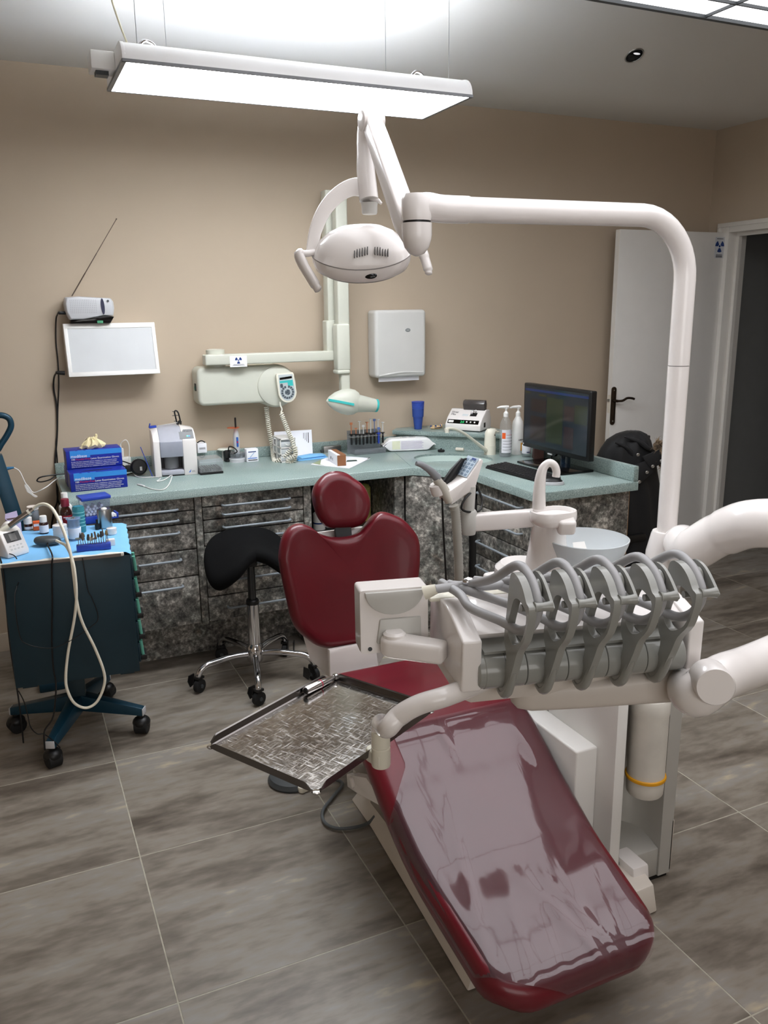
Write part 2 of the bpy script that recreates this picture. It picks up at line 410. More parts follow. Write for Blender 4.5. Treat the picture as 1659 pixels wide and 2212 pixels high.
def text_me(body, size, M, ext=0.0004, align='LEFT'):
    cu = bpy.data.curves.new('lettering', 'FONT'); cu.body = body; cu.size = size; cu.extrude = ext; cu.align_x = align; cu.resolution_u = 2
    ob = bpy.data.objects.new('lettering_tmp', cu)
    me = bpy.data.meshes.new_from_object(ob); me.transform(M)
    bpy.data.objects.remove(ob); bpy.data.curves.remove(cu)
    return me
def text(body, size, M, mat, parent, name='lettering', align='LEFT'):
    me = text_me(body, size, M, align=align); me.name = name
    return part(name, me, mat, parent)
def face_m(o, right, up):
    """matrix for flat print: local x = right, local y = up, facing out"""
    r = V(right).normalized(); u = V(up); u = (u - r * u.dot(r)).normalized(); n = r.cross(u); o = V(o)
    return Matrix(((r.x, u.x, n.x, o.x), (r.y, u.y, n.y, o.y), (r.z, u.z, n.z, o.z), (0, 0, 0, 1)))
def lerp(a, b, t): return V(a) * (1 - t) + V(b) * t
def rrect(w, h, r, n=5, cx=0, cy=0):
    out = []
    for (sx, sy, a0) in ((1, 1, 0), (-1, 1, 90), (-1, -1, 180), (1, -1, 270)):
        for k in range(n + 1):
            a = rad(a0 + 90 * k / n); out.append((cx + sx * (w / 2 - r) + r * math.cos(a), cy + sy * (h / 2 - r) + r * math.sin(a)))
    return out
def ellp(rx, ry, n=32, cx=0, cy=0): return [(cx + rx * math.cos(2 * math.pi * k / n), cy + ry * math.sin(2 * math.pi * k / n)) for k in range(n)]
# ================================================================ THE ROOM
WB, WR = 4.20, 4.169            # back wall plane y, right wall plane x
XL, YF = -1.7, -1.9
# floor: grout bed with 60 cm tiles
fl = struct('floor', MB().box(XL, WR + 1.6, YF, WB + 0.1, -0.06, -0.0006), GROUT)
tme = MB().box(-0.2984, 0.2984, -0.2984, 0.2984, -0.02, 0.0).mesh('tile', 0.0008, 1)
tme.materials.append(TILE)
X0, Y0 = 0.2115, 2.303          # a grout crossing read off the floor
for i in range(-4, 9):
    for j in range(-7, 4):
        x = X0 + 0.6 * i + 0.3; y = Y0 + 0.6 * j + 0.3
        if x - 0.3 < XL + 0.1 or x > WR + 1.3: continue
        o = bpy.data.objects.new('tile', tme); COL.objects.link(o); o.parent = fl; o.location = (x, y, 0)
struct('wall_back', MB().box(XL, WR + 0.12, WB, WB + 0.1, 0, 3.2), WALLM)
struct('wall_left', MB().box(XL - 0.1, XL, YF, WB, 0, 3.2), WALLM)
wx0, wx1, wz0, wz1 = -0.95, 1.35, 0.945, 2.295
struct('wall_front', MB().box(XL, wx0, YF - 0.1, YF, 0, 3.2).box(wx1, WR + 0.12, YF - 0.1, YF, 0, 3.2).box(wx0, wx1, YF - 0.1, YF, 0, wz0).box(wx0, wx1, YF - 0.1, YF, wz1, 3.2), WALLM)
win = struct('added_window', MB().box(wx0, wx1, YF - 0.08, YF + 0.01, wz0 - 0.03, wz0).box(wx0, wx1, YF - 0.08, YF + 0.01, wz1, wz1 + 0.03).box(wx0 - 0.03, wx0, YF - 0.08, YF + 0.01, wz0 - 0.03, wz1 + 0.03).box(wx1, wx1 + 0.03, YF - 0.08, YF + 0.01, wz0 - 0.03, wz1 + 0.03), WHITEM)  # unseen window, added to go with the fill light behind the camera
for xx in (wx0 + 0.77, wx0 + 1.53): part('mullion', MB().box(xx - 0.025, xx + 0.025, YF - 0.02, YF + 0.008, wz0, wz1), WHITEM, win)
DY0, DY1, DZ = 3.165, 4.021, 2.03        # door opening in the right wall
mb = MB(); mb.box(WR, WR + 0.12, YF, DY0, 0, 3.2); mb.box(WR, WR + 0.12, DY1, WB, 0, 3.2); mb.box(WR, WR + 0.12, DY0, DY1, DZ, 3.2)
struct('wall_right', mb, WALLM)
# hallway behind the doorway
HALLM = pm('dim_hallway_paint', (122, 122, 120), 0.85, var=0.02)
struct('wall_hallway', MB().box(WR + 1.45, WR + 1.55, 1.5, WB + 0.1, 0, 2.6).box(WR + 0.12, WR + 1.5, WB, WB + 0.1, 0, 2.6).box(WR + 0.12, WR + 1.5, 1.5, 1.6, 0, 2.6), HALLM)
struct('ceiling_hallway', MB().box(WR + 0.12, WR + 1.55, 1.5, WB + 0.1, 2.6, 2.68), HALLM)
# ceiling: low flat strip along the back wall, sloped face, high flat part
CS, CY0, CZ0 = 0.5, 3.69, 2.642
yk = 2.85; zk = CZ0 + CS * (CY0 - yk)
prof = [(WB, CZ0), (CY0, CZ0), (yk, zk), (YF, zk), (YF, zk + 0.1), (WB, zk + 0.1)]
mb = MB(); mb.loft([[V((x, p[0], p[1])) for p in prof] for x in (XL, WR + 0.12)])
struct('ceiling', mb, CEILM)
BASE = pm('beige_tile_skirting', (190, 176, 158), 0.5, var=0.04)
mb = MB(); x = XL
k = 0
bb = struct('baseboard_back', MB().box(XL, 0.17, WB - 0.010, WB, 0, 0.092), BASE, 0.002)
struct('baseboard_right', MB().box(WR - 0.010, WR, YF, DY0 - 0.07, 0, 0.092), BASE, 0.002)
# door casing, door leaf
DOORW = pm('light_grey_door_lacquer', (226, 224, 220), 0.4, var=0.012)
CASE = pm('white_door_casing', (226, 222, 215), 0.4, var=0.01)
tr_ = struct('trim_1', MB().box(WR - 0.018, WR + 0.135, DY1 - 0.004, DY1 + 0.085, 0, DZ + 0.055), CASE, 0.003)
part('casing_board', MB().box(WR - 0.018, WR + 0.135, DY0 - 0.085, DY0 + 0.004, 0, DZ + 0.055), CASE, tr_, 0.003)
part('casing_board', MB().box(WR - 0.018, WR + 0.135, DY0 + 0.004, DY1 - 0.004, DZ - 0.004, DZ + 0.055), CASE, tr_, 0.003)
part('door_stop', MB().box(WR + 0.05, WR + 0.075, DY1 - 0.024, DY1 - 0.004, 0, DZ - 0.004), CASE, tr_)
part('door_stop', MB().box(WR + 0.05, WR + 0.075, DY0 + 0.004, DY1 - 0.024, DZ - 0.024, DZ - 0.004), CASE, tr_)
part('casing_bead', MB().box(WR - 0.026, WR - 0.018, DY0 - 0.085, DY1 + 0.085, DZ + 0.03, DZ + 0.055), CASE, tr_, 0.002)
part('casing_bead', MB().box(WR - 0.026, WR - 0.018, DY1 + 0.06, DY1 + 0.085, 0, DZ + 0.03), CASE, tr_, 0.002)
dr = struct('door_1', MB().box(3.339, WR - 0.012, 4.046, 4.086, 0.008, 2.028), DOORW, 0.002)
part('edge_strip', MB().box(3.3375, 3.339, 4.048, 4.084, 0.01, 2.026), pm('white_door_edge', (226, 222, 215), 0.4, var=0.01), dr)
hx, hz = 3.352, 1.037
pl = part('handle_plate', MB().prism(rrect(0.036, 0.232, 0.017), 0, 0.006, face_m((hx, 4.046, hz - 0.033), (1, 0, 0), (0, 0, 1))), BRONZE, dr, 0.0015, label='dark bronze handle plate')
mb = MB(); mb.cyl((hx, 4.042, hz), (hx, 4.004, hz), 0.0085); 
mb.tube(cr([(hx - 0.004, 4.004, hz), (hx + 0.035, 4.001, hz + 0.001), (hx + 0.07, 4.003, hz + 0.014), (hx + 0.105, 4.006, hz + 0.012), (hx + 0.128, 4.006, hz + 0.006)], 6), 0.0075, 10)
part('lever', mb, BRONZE, pl)
mb = MB(); mb.cyl((hx, 4.0401, hz - 0.125), (hx, 4.0385, hz - 0.125), 0.005, n=12); mb.cyl((hx, 4.0401, hz + 0.062), (hx, 4.0385, hz + 0.062), 0.004, n=12)
part('screw', mb, STEEL, pl)
part('latch', MB().box(3.325, 3.3375, 4.058, 4.074, 1.03, 1.045), STEEL, dr)
part('lock_plate', MB().box(3.3365, 3.3376, 4.055, 4.077, 0.96, 1.07), pm('cream_lock_plate', (214, 206, 190), 0.4), dr)
# radiation sticker on the door
def trefoil(mat, M, R, parent):
    mb = MB(); mb.prism(ellp(R * 0.2, R * 0.2, 16), 0, 0.0006, M)
    for a0 in (60, 180, 300):
        pts = [(R * rr * math.cos(rad(a)), R * rr * math.sin(rad(a))) for rr, aa in ((0.32, range(a0 - 30 + 90, a0 + 31 + 90, 10)), (1.0, range(a0 + 30 + 90, a0 - 31 + 90, -10))) for a in aa]
        mb.prism(pts, 0, 0.0006, M)
    return part('radiation_symbol', mb, mat, parent)
sc_ = ay(1554, 535, 4.046)
st = part('warning_sticker', MB().prism(rrect(0.075, 0.125, 0.004), 0, 0.0012, face_m((sc_.x, 4.0460, sc_.z), (1, 0, 0), (0, 0, 1))), pm('clear_white_sticker', (200, 202, 206), 0.35), dr, label='white radiation warning sticker')
trefoil(NAVYTXT, face_m((sc_.x, 4.0447, sc_.z + 0.008), (1, 0, 0), (0, 0, 1)), 0.036, st)
mb = MB()
for dz in (-0.043, -0.050, -0.056, 0.052): mb.box(sc_.x - 0.026, sc_.x + 0.026, 4.0442, 4.0448, sc_.z + dz - 0.0017, sc_.z + dz + 0.0017)
part('print_line', mb, BLACKTXT, st)

# ================================================================ CEILING LIGHTS
EMITW = None
def emission(name, rgb, st):
    m = bpy.data.materials.new(name); m.use_nodes = True; nt = m.node_tree; b = nt.nodes['Principled BSDF']
    n = nt.nodes.new('ShaderNodeTexNoise'); n.inputs['Scale'].default_value = 2
    r = ramp_node(nt, [(0.3, rgb), (0.7, rgb)]); nt.links.new(n.outputs['Fac'], r.inputs[0])
    nt.links.new(r.outputs[0], b.inputs['Emission Color']); nt.links.new(r.outputs[0], b.inputs['Base Color'])
    b.inputs['Emission Strength'].default_value = st; return m
PX0, PX1, PYA, PYB, PZ = 0.43, 1.665, 2.875, 3.265, 2.35
t = thing('pendant_light', 'long white rectangular pendant light hanging on wires, switched on', 'ceiling light', ((PX0 + PX1) / 2, (PYA + PYB) / 2, PZ))
HOUS = pm('white_fixture_enamel', (240, 240, 240), 0.35, var=0.005)
# curved shell housing: half-round side profile, open on top for the uplight
def shell(y0, y1, sgn):
    pr = []
    for k in range(9):
        a = rad(90 * k / 8); pr.append((y0 - sgn * 0.0 + (y1 - y0) * (1 - math.cos(a)), PZ + 0.062 * math.sin(a)))
    inner = [(p[0] + (0.004 if sgn > 0 else -0.004), p[1] - 0.004) for p in reversed(pr)]
    return pr + inner
for (ya, yb, sg) in ((PYA, PYA + 0.06, 1), (PYB, PYB - 0.06, -1)):
    pr = shell(ya, yb, sg)
    part('side_shell', MB().loft([[V((x, p[0], p[1])) for p in pr] for x in (PX0 + 0.006, PX1 - 0.006)]), HOUS, t)
for x0, x1 in ((PX0, PX0 + 0.012), (PX1 - 0.012, PX1)):
    pr = [(PYA, PZ)] + [(PYA + 0.06 * (1 - math.cos(rad(15 * k))), PZ + 0.064 * math.sin(rad(15 * k))) for k in range(7)] + [(PYB - 0.06 * (1 - math.cos(rad(15 * k))), PZ + 0.064 * math.sin(rad(15 * k))) for k in range(6, -1, -1)] + [(PYB, PZ)]
    part('end_cap', MB().loft([[V((x, p[0], p[1])) for p in pr] for x in (x0, x1)]), HOUS, t, 0.001)
part('diffuser', MB().box(PX0 + 0.012, PX1 - 0.012, PYA + 0.006, PYB - 0.006, PZ - 0.006, PZ + 0.004), emission('pendant_diffuser_glow', (242, 247, 253), PENDANT_EMIT), t)
GREYB = pm('grey_fixture_rim', (120, 122, 126), 0.4)
mb = MB(); mb.box(PX0, PX1, PYA - 0.003, PYA + 0.006, PZ - 0.007, PZ + 0.002); mb.box(PX0, PX1, PYB - 0.006, PYB + 0.003, PZ - 0.007, PZ + 0.002)
mb.box(PX0 - 0.002, PX0 + 0.012, PYA, PYB, PZ - 0.007, PZ + 0.002); mb.box(PX1 - 0.012, PX1 + 0.002, PYA, PYB, PZ - 0.007, PZ + 0.002)
part('rim', mb, GREYB, t)
part('uplight_tube', MB().cyl((PX0 + 0.1, 3.07, PZ + 0.022), (PX1 - 0.1, 3.07, PZ + 0.022), 0.012, n=12), emission('uplight_glow', (215, 232, 255), 6.5), t)
part('junction_box', MB().box(PX0 - 0.075, PX0, 3.03, 3.12, PZ + 0.005, PZ + 0.06), HOUS, t, 0.004)
part('socket', MB().box(PX0 - 0.06, PX0 - 0.02, 3.05, 3.09, PZ - 0.008, PZ + 0.005), DGREY, t)
def ceil_z(y): return CZ0 if y > CY0 else (CZ0 + CS * (CY0 - y) if y > yk else zk)
for xx, yy in ((PX0 + 0.06, 2.95), (PX1 - 0.20, 3.2), (PX1 - 0.06, 2.95), (PX0 + 0.20, 3.2)):
    part('suspension_wire', MB().cyl((xx, yy, PZ + 0.055), (xx, yy, ceil_z(yy)), 0.0011, n=6), STEEL, t)
for xx in (PX0 + 0.085, PX1 - 0.19):
    part('wire_clamp', MB().tube(cr([(xx - 0.02, 2.96, PZ + 0.064), (xx, 2.96, PZ + 0.082), (xx + 0.025, 2.965, PZ + 0.078), (xx + 0.04, 2.97, PZ + 0.062)], 5), 0.005, 8), CHROME, t)
CREAMC = pm('cream_cable', (226, 222, 196), 0.5)
part('power_cable', MB().tube(cr([(PX0 + 0.03, 2.93, PZ + 0.05), (PX0 + 0.005, 2.95, PZ + 0.14), (PX0 - 0.005, 2.98, PZ + 0.22), (PX0 + 0.0, 2.98, PZ + 0.35), (PX0, 2.98, ceil_z(2.98))], 6), 0.0032, 8), CREAMC, t)
part('cable_clip', MB().ell((PX0 - 0.005, 2.98, PZ + 0.22), 0.008, 0.006, 0.006), WHITEM, t)

# black framed luminous panel, a second ceiling fixture above the treatment chair
LX0, LY0 = 0.62, -0.02  # reach over the chair, out of view, extended to brighten near surfaces
t = thing('ceiling_light_panel', 'black-framed white luminous ceiling panel at the top right', 'ceiling light', (1.8, 1.2, 2.6))
PGLOW = emission('panel_glow', (246, 246, 250), PANEL_EMIT)
xs_ = [LX0 + 0.6 * k for k in range(5)]; ys_ = [LY0, 0.58, 1.18, 1.785, 2.392, 2.535]
for i in range(4):
    for j in range(5): part('diffuser_pane', MB().box(xs_[i] + 0.003, xs_[i + 1] - 0.003, ys_[j] + 0.003, ys_[j + 1] - 0.003, 2.604, 2.615), PGLOW, t)
for yy in (ys_[0], ys_[-1]): part('frame_bar', MB().box(LX0 - 0.01, xs_[-1] + 0.01, yy - 0.006, yy + 0.012, 2.592, 2.665), DGREY, t)
for xx in (xs_[0], xs_[-1]): part('frame_bar', MB().box(xx - 0.01, xx + 0.01, LY0, 2.54, 2.592, 2.665), DGREY, t)
for yy in ys_[1:-1]: part('cross_bar', MB().box(LX0, xs_[-1], yy - 0.0035, yy + 0.0035, 2.594, 2.612), DGREY, t)
for xx in xs_[1:-1]: part('cross_bar', MB().box(xx - 0.0035, xx + 0.0035, LY0, 2.53, 2.5945, 2.612), DGREY, t)
part('backing', MB().box(LX0, xs_[-1], LY0, 2.535, 2.64, 2.664), DGREY, t)
for xx, yy in ((0.8, 0.3), (2.9, 0.3), (0.8, 2.3), (2.9, 2.3)): part('suspension_wire', MB().cyl((xx, yy, 2.66), (xx, yy, zk), 0.0011, n=6), STEEL, t)
# recessed downlight in the slope
d = hit(1370, 120, (0, CY0, CZ0), (0, CS, 1)); sn = V((0, -CS, -1)).normalized()
Md = frame(d, (1, 0, 0), sn)
t = thing('recessed_downlight', 'small round recessed spotlight in the sloped ceiling, switched off', 'spotlight', M=Md)
part('trim_ring', MB().loft([[V((r * math.cos(2 * math.pi * k / 32), r * math.sin(2 * math.pi * k / 32), z)) for k in range(32)] for r, z in ((0.047, 0.0), (0.045, 0.003), (0.041, 0.003), (0.039, 0.0))], False), STEEL, t, local=True)
part('reflector', MB().lathe([(0.0, 0.0012), (0.040, 0.0012)], n=32), BLACKG, t, local=True)
part('bulb', MB().ell((0.004, 0.014, 0.0015), 0.02, 0.006, 0.002), pm('glowing_bulb_glass', (240, 240, 245), 0.05, emit=0.6), t, local=True)  # glass given a faint glow of its own though the spotlight is off
# ================================================================ WORKTOP AND CABINETS
ZT = 0.85
CF = 3.585                       # cabinet front plane
outer = [(0.165, 3.55), (1.745, 3.55), (1.94, 3.355), (1.94, 2.79), (2.475, 2.79), (2.475, WB), (0.165, WB)]
SKC = (2.035, 3.665); SKA, SKB = 0.205, 0.15      # oval basin parallel to the corner chamfer
def skp(a, k=1.0):
    u = SKA * k * math.cos(a); v = SKB * k * math.sin(a); s = math.sqrt(0.5)
    return (SKC[0] + (u - v * -1) * s * 1.0 if False else SKC[0] + (u + v) * s, SKC[1] + (-u + v) * s)
NS = 48
t = thing('worktop', 'speckled teal worktop running along the back wall and round the corner', 'worktop', (1.3, 3.85, ZT))
bm = bmesh.new()
def loop_edges(pts, z):
    vs = [bm.verts.new((p[0], p[1], z)) for p in pts]
    return vs, [bm.edges.new((vs[i], vs[(i + 1) % len(vs)])) for i in range(len(vs))]
ins = [(0.165, 3.554), (1.7435, 3.554), (1.944, 3.3535), (1.944, 2.794), (2.475, 2.794), (2.475, WB), (0.165, WB)]
vo, eo = loop_edges(ins, ZT); vi, ei = loop_edges([skp(2 * math.pi * k / NS) for k in range(NS)], ZT)
bmesh.ops.triangle_fill(bm, use_beauty=True, use_dissolve=False, edges=eo + ei)
v1, _ = loop_edges(outer, ZT - 0.004); v2, _ = loop_edges(outer, ZT - 0.04)
n = len(outer)
for i in range(n):
    j = (i + 1) % n
    bm.faces.new((vo[i], vo[j], v1[j], v1[i])); bm.faces.new((v1[i], v1[j], v2[j], v2[i]))
vb, _ = loop_edges([skp(2 * math.pi * k / NS) for k in range(NS)], ZT - 0.012)
for i in range(NS): bm.faces.new((vi[i], vb[i], vb[(i + 1) % NS], vi[(i + 1) % NS]))
bm.faces.new(list(reversed(v2)))
mb = MB(); mb.bm.free(); mb.bm = bm
part('slab', mb, WORKTOP, t, angle=50)
part('upstand', MB().box(0.165, 1.96, WB - 0.022, WB - 0.0005, ZT, 0.902), WORKTOP, t, 0.004)
part('upstand', MB().box(2.447, 2.475, 2.79, WB - 0.001, ZT, 0.918), WORKTOP, t, 0.005)
sh = [(1.905, 4.125), (1.965, WB - 0.001), (2.446, WB - 0.001), (2.446, 3.615)]
part('corner_shelf', MB().prism(sh, 0.922, 0.946), WORKTOP, t, 0.004)
part('shelf_riser', MB().prism([(1.93, 4.125), (1.99, WB - 0.001), (2.446, WB - 0.001), (2.446, 3.645)], ZT, 0.922), WORKTOP, t)
part('joint_line', MB().box(-0.0008, 0.0008, 0, 0.85, 0, 0.0006, rotz(math.atan2(-(0.55), -0.03) + math.pi / 2 - 0.0, (1.745, 3.556, ZT)) if False else rotz(rad(-14), (1.745, 3.556, ZT))), pm('dark_seam', (110, 128, 130), 0.6), t)
# sink basin
rings = []
for k, dz in ((1.0, -0.0115), (0.97, -0.03), (0.9, -0.08), (0.72, -0.12), (0.4, -0.135), (0.05, -0.138)):
    rings.append([V((*skp(2 * math.pi * i / NS, k), ZT + dz)) for i in range(NS)])
t = thing('sink', 'pale green oval sink set into the worktop corner', 'sink', (SKC[0], SKC[1], ZT - 0.13))
part('basin', MB().loft(rings, False), pm('pale_green_basin', (190, 207, 200), 0.25, var=0.02), t)
part('drain', MB().cyl((SKC[0], SKC[1], ZT - 0.138), (SKC[0], SKC[1], ZT - 0.134), 0.03), STEEL, t)

BODY = pm('dark_cabinet_body', (38, 37, 36), 0.6, var=0.1)
def bar_handle(p0, p1, out, parent):
    """slim bar handle between two points on a front, standing off along out"""
    p0 = V(p0); p1 = V(p1); out = V(out)
    pts = [p0, p0 + out * 0.018, p0 + out * 0.026 + (p1 - p0).normalized() * 0.008, p1 + out * 0.026 - (p1 - p0).normalized() * 0.008, p1 + out * 0.018, p1]
    return part('handle', MB().tube(pts, 0.0056, 8), ALU, parent, angle=60)
def zc(px, py): return ay(px, py, CF).z
xa = 0.18; xb = ay(420.3, 1100, CF).x; xc = ay(436, 1100, CF).x; xd = ay(655, 1060, CF).x; xe = ay(671, 1060, CF).x
ztop = 0.806
# --- left five-drawer unit
lz = [ztop] + [zc(x, y) for x, y in ((421, 1102), (423, 1129.7), (427, 1185), (431, 1242), (437, 1346))]
def drawer_unit(name, label, x0, x1, zs, hl, group=None):
    t = thing(name, label, 'cabinet', ((x0 + x1) / 2, 3.9, 0.12), group=group)
    part('carcass', MB().box(x0, x1, CF + 0.02, WB - 0.003, zs[-1], ztop), BODY, t)
    for k in range(len(zs) - 1):
        z1 = zs[k] - 0.002; z0 = zs[k + 1] + 0.003
        d = part('drawer', MB().box(x0 + 0.003, x1 - 0.003, CF, CF + 0.02, z0, z1), GRANITE, t, 0.003)
        zh = z1 - hl[k] * 1.0
        bar_handle((x0 + (x1 - x0) * 0.19, CF, zh), (x0 + (x1 - x0) * 0.85, CF, zh), (0, -1, 0), d)
    return t
drawer_unit('drawer_cabinet', 'grey mottled cabinet with five drawers at the left end of the worktop', xa, xb, lz, [0.045, 0.033, 0.03, 0.036, 0.036])
mz = [ztop] + [zc(x, y) for x, y in ((436, 1097), (437.5, 1125), (439, 1152.6), (440.5, 1181), (442, 1210.5), (444, 1239.5), (449, 1291), (452, 1344))]
drawer_unit('drawer_cabinet', 'grey mottled cabinet with eight drawers behind the saddle stool', xc, xd, mz, [0.048, 0.036, 0.036, 0.034, 0.034, 0.034, 0.036, 0.055])
zb = lz[-1]
solo('cabinet_post', MB().box(xb, xc, CF - 0.004, CF + 0.25, zb - 0.01, ztop), GRANITE, 'narrow grey mottled post between the two drawer cabinets', 'panel', bev=0.005)
solo('side_panel', MB().box(xd, xe, CF - 0.002, WB - 0.003, 0.0, ztop), GRANITE, 'grey mottled side panel left of the open knee space', 'panel', bev=0.002)
solo('toe_kick', MB().box(xa + 0.03, xd, 3.765, 3.785, 0.0, zb - 0.003), GRANITE, 'mottled toe kick board under the drawer cabinets', 'panel')
# --- open bay with shelf
xf = ay(852, 1060, CF).x
t = thing('open_shelf_bay', 'dark open shelf bay under the worktop behind the headrest', 'shelf', ((xe + xf) / 2, 3.95, 0.0))
part('back_panel', MB().box(xe, xf, WB - 0.02, WB - 0.003, 0.0, ztop), BODY, t)
part('shelf_board', MB().box(xe, xf, CF + 0.1, WB - 0.02, 0.515, 0.533), BODY, t)
part('base_board', MB().box(xe, xf, CF + 0.05, WB - 0.02, 0.08, 0.10), BODY, t)
solo('side_panel', MB().box(xf, xf + 0.052, CF - 0.002, WB - 0.003, 0.0, ztop), GRANITE, 'grey mottled side panel right of the open knee space', 'panel', bev=0.002)
# --- corner unit with a door along the chamfer
A_ = V((xf + 0.058, CF, 0)); B_ = V((1.972, 3.345, 0)); dx = (B_ - A_).normalized(); nn = V((dx.y, -dx.x, 0)).normalized()
if nn.y > 0: nn = -nn
t = thing('corner_cabinet', 'grey mottled corner cabinet with a tall door below the sink', 'cabinet', (1.95, 3.6, 0))
part('carcass', MB().prism([(A_.x, CF + 0.03), (B_.x + 0.03, B_.y), (2.46, B_.y), (2.46, WB - 0.003), (A_.x, WB - 0.003)], 0.09, 0.70), BODY, t)
Mdoor = frame(A_, dx, (0, 0, 1)); Ld = (B_ - A_).length
part('door', MB().box(0.004, Ld - 0.02, -0.008, 0.012, 0.1, ztop, Mdoor), GRANITE, t, 0.003)
part('plinth', MB().box(0.03, Ld - 0.03, 0.06, 0.08, 0.0, 0.09, Mdoor), GRANITE, t)
# --- peninsula drawers facing left
PXF = 1.972; py1 = 3.33; py0 = 2.835
t = thing('drawer_cabinet', 'grey mottled peninsula cabinet with four drawers under the keyboard', 'cabinet', (2.2, 3.08, 0))
part('carcass', MB().box(PXF + 0.02, 2.455, py0 + 0.004, py1, 0.09, ztop), BODY, t)
pz = [ztop] + [ax(x, y, PXF).z for x, y in ((1026, 1088), (1025, 1140.5), (1024.5, 1193))] + [0.1]
for k in range(4):
    d = part('drawer', MB().box(PXF, PXF + 0.02, py0 + 0.045, py1 - 0.012, pz[k + 1] + 0.003, pz[k] - 0.002), GRANITE, t, 0.003)
    bar_handle((PXF, py1 - 0.045, pz[k] - 0.05), (PXF, py0 + 0.095, pz[k] - 0.05), (-1, 0, 0), d)
part('corner_post', MB().box(PXF, PXF + 0.03, py0 + 0.004, py0 + 0.043, 0.0, ztop), GRANITE, t, 0.002)
part('end_panel', MB().box(PXF, 2.453, py0 - 0.015, py0 + 0.004, 0.0, ztop), GRANITE, t)
part('edge_strip', MB().box(2.453, 2.456, py0 - 0.015, py0 + 0.004, 0.0, ztop), pm('bare_chipboard_edge', (150, 118, 84), 0.7), t)
part('plinth', MB().box(PXF + 0.06, PXF + 0.075, py0 + 0.004, py1, 0.0, 0.09), GRANITE, t)
# ================================================================ SADDLE STOOL
def plate(outer, holes, th, M):
    """flat plate with holes, local xy outline, thickness along local z"""
    bm = bmesh.new(); loops = [outer] + list(holes); edges = []; tops = []; bots = []
    for L in loops:
        vs = [bm.verts.new(V((p[0], p[1], th / 2))) for p in L]; tops.append(vs)
        edges += [bm.edges.new((vs[i], vs[(i + 1) % len(vs)])) for i in range(len(vs))]
    bmesh.ops.triangle_fill(bm, use_beauty=True, edges=edges)
    top_faces = list(bm.faces)
    vmap = {}
    for vs in tops:
        for v in vs: vmap[v] = bm.verts.new(v.co - V((0, 0, th)))
    for f in top_faces: bm.faces.new([vmap[v] for v in reversed(f.verts)])
    for vs in tops:
        n = len(vs)
        for i in range(n): bm.faces.new((vs[i], vs[(i + 1) % n], vmap[vs[(i + 1) % n]], vmap[vs[i]]))
    bm.transform(M); mb = MB(); mb.bm.free(); mb.bm = bm
    return mb
def caster(parent, p, ang, wr=0.029, top=0.09, mat=RUBBER):
    """swivel caster under point p; ang = roll direction"""
    c = V((p[0], p[1], wr)); d = V((math.cos(ang), math.sin(ang), 0)); s = V((-d.y, d.x, 0))
    k = part('caster', MB().tube([c + s * -0.012, c + s * -0.0095, c + s * 0.0095, c + s * 0.012], [wr - 0.004, wr, wr, wr - 0.004], 24), mat, parent)
    mb = MB()
    for sg in (-1, 1):
        mb.prism([(-0.022, -0.004), (0.012, -0.012), (0.024, 0.018), (0.016, wr + 0.012), (-0.016, wr + 0.012)], 0.0125, 0.0165, face_m(c + s * (0.0 if sg > 0 else -0.029), d, (0, 0, 1)) if False else face_m(c + s * (-0.029 if sg > 0 else 0.0), d, (0, 0, 1)))
    mb.cyl(c + V((0, 0, wr + 0.006)), V((p[0], p[1], top)), 0.013, n=16)
    mb.box(-0.016, 0.016, -0.016, 0.016, wr + 0.004, wr + 0.014, frame((c.x, c.y, c.z), d, (0, 0, 1)))
    part('fork', mb, BLACK, k)
    mb = MB(); mb.cyl(c - s * 0.0172, c + s * 0.0172, 0.008, n=14)
    part('axle_cap', mb, DGREY, k)
    return k
SX, SY = 0.876, 3.371
wheels = [(0.615, 3.334), (0.813, 3.106), (1.101, 3.237), (1.066, 3.546), (0.783, 3.63)]
t = thing('saddle_stool', 'black saddle stool on a five-armed chrome base with casters', 'stool', (SX, SY, 0))
zh = 0.125
part('hub', MB().lathe([(0.03, zh - 0.045), (0.036, zh - 0.035), (0.04, zh), (0.036, zh + 0.03), (0.029, zh + 0.04)], (SX, SY, 0)), CHROME, t)
for i, wpt in enumerate(wheels):
    d = (V((wpt[0], wpt[1], 0)) - V((SX, SY, 0))); L = d.length; d.normalize()
    pts = [V((SX, SY, 0)) + d * r + V((0, 0, z)) for r, z in ((0.03, zh - 0.005), (0.10, zh + 0.002), (L - 0.10, zh - 0.002), (L - 0.045, zh - 0.008), (L - 0.015, zh - 0.022), (L, zh - 0.045), (L, 0.068))]
    part('leg', MB().tube(cr(pts, 5), [0.0135] * 31, 14), CHROME, t)
    caster(t, (wpt[0], wpt[1]), math.atan2(d.y, d.x) + (0.5, -0.9, -0.6, 0.4, 1.0)[i], 0.030, 0.08)
zcol = ay(540, 1300, SY).z; zst = ay(540, 1212, SY).z
part('column', MB().cyl((SX, SY, zh), (SX, SY, zcol), 0.0265), CHROME, t)
part('collar', MB().lathe([(0.0285, zcol - 0.01), (0.0285, zcol + 0.006), (0.024, zcol + 0.012)], (SX, SY, 0)), BLACK, t)
part('gas_piston', MB().cyl((SX, SY, zcol), (SX, SY, zst + 0.05), 0.0175), pm('dark_steel_piston', (72, 74, 76), 0.25, 0.9), t)
SEATB = pm('black_stretch_fabric', (8, 8, 9), 0.9, var=0.15, scale=40, bump=0.1, bscale=600, spec=0.2)
zs0 = ay(540, 1170, SY).z
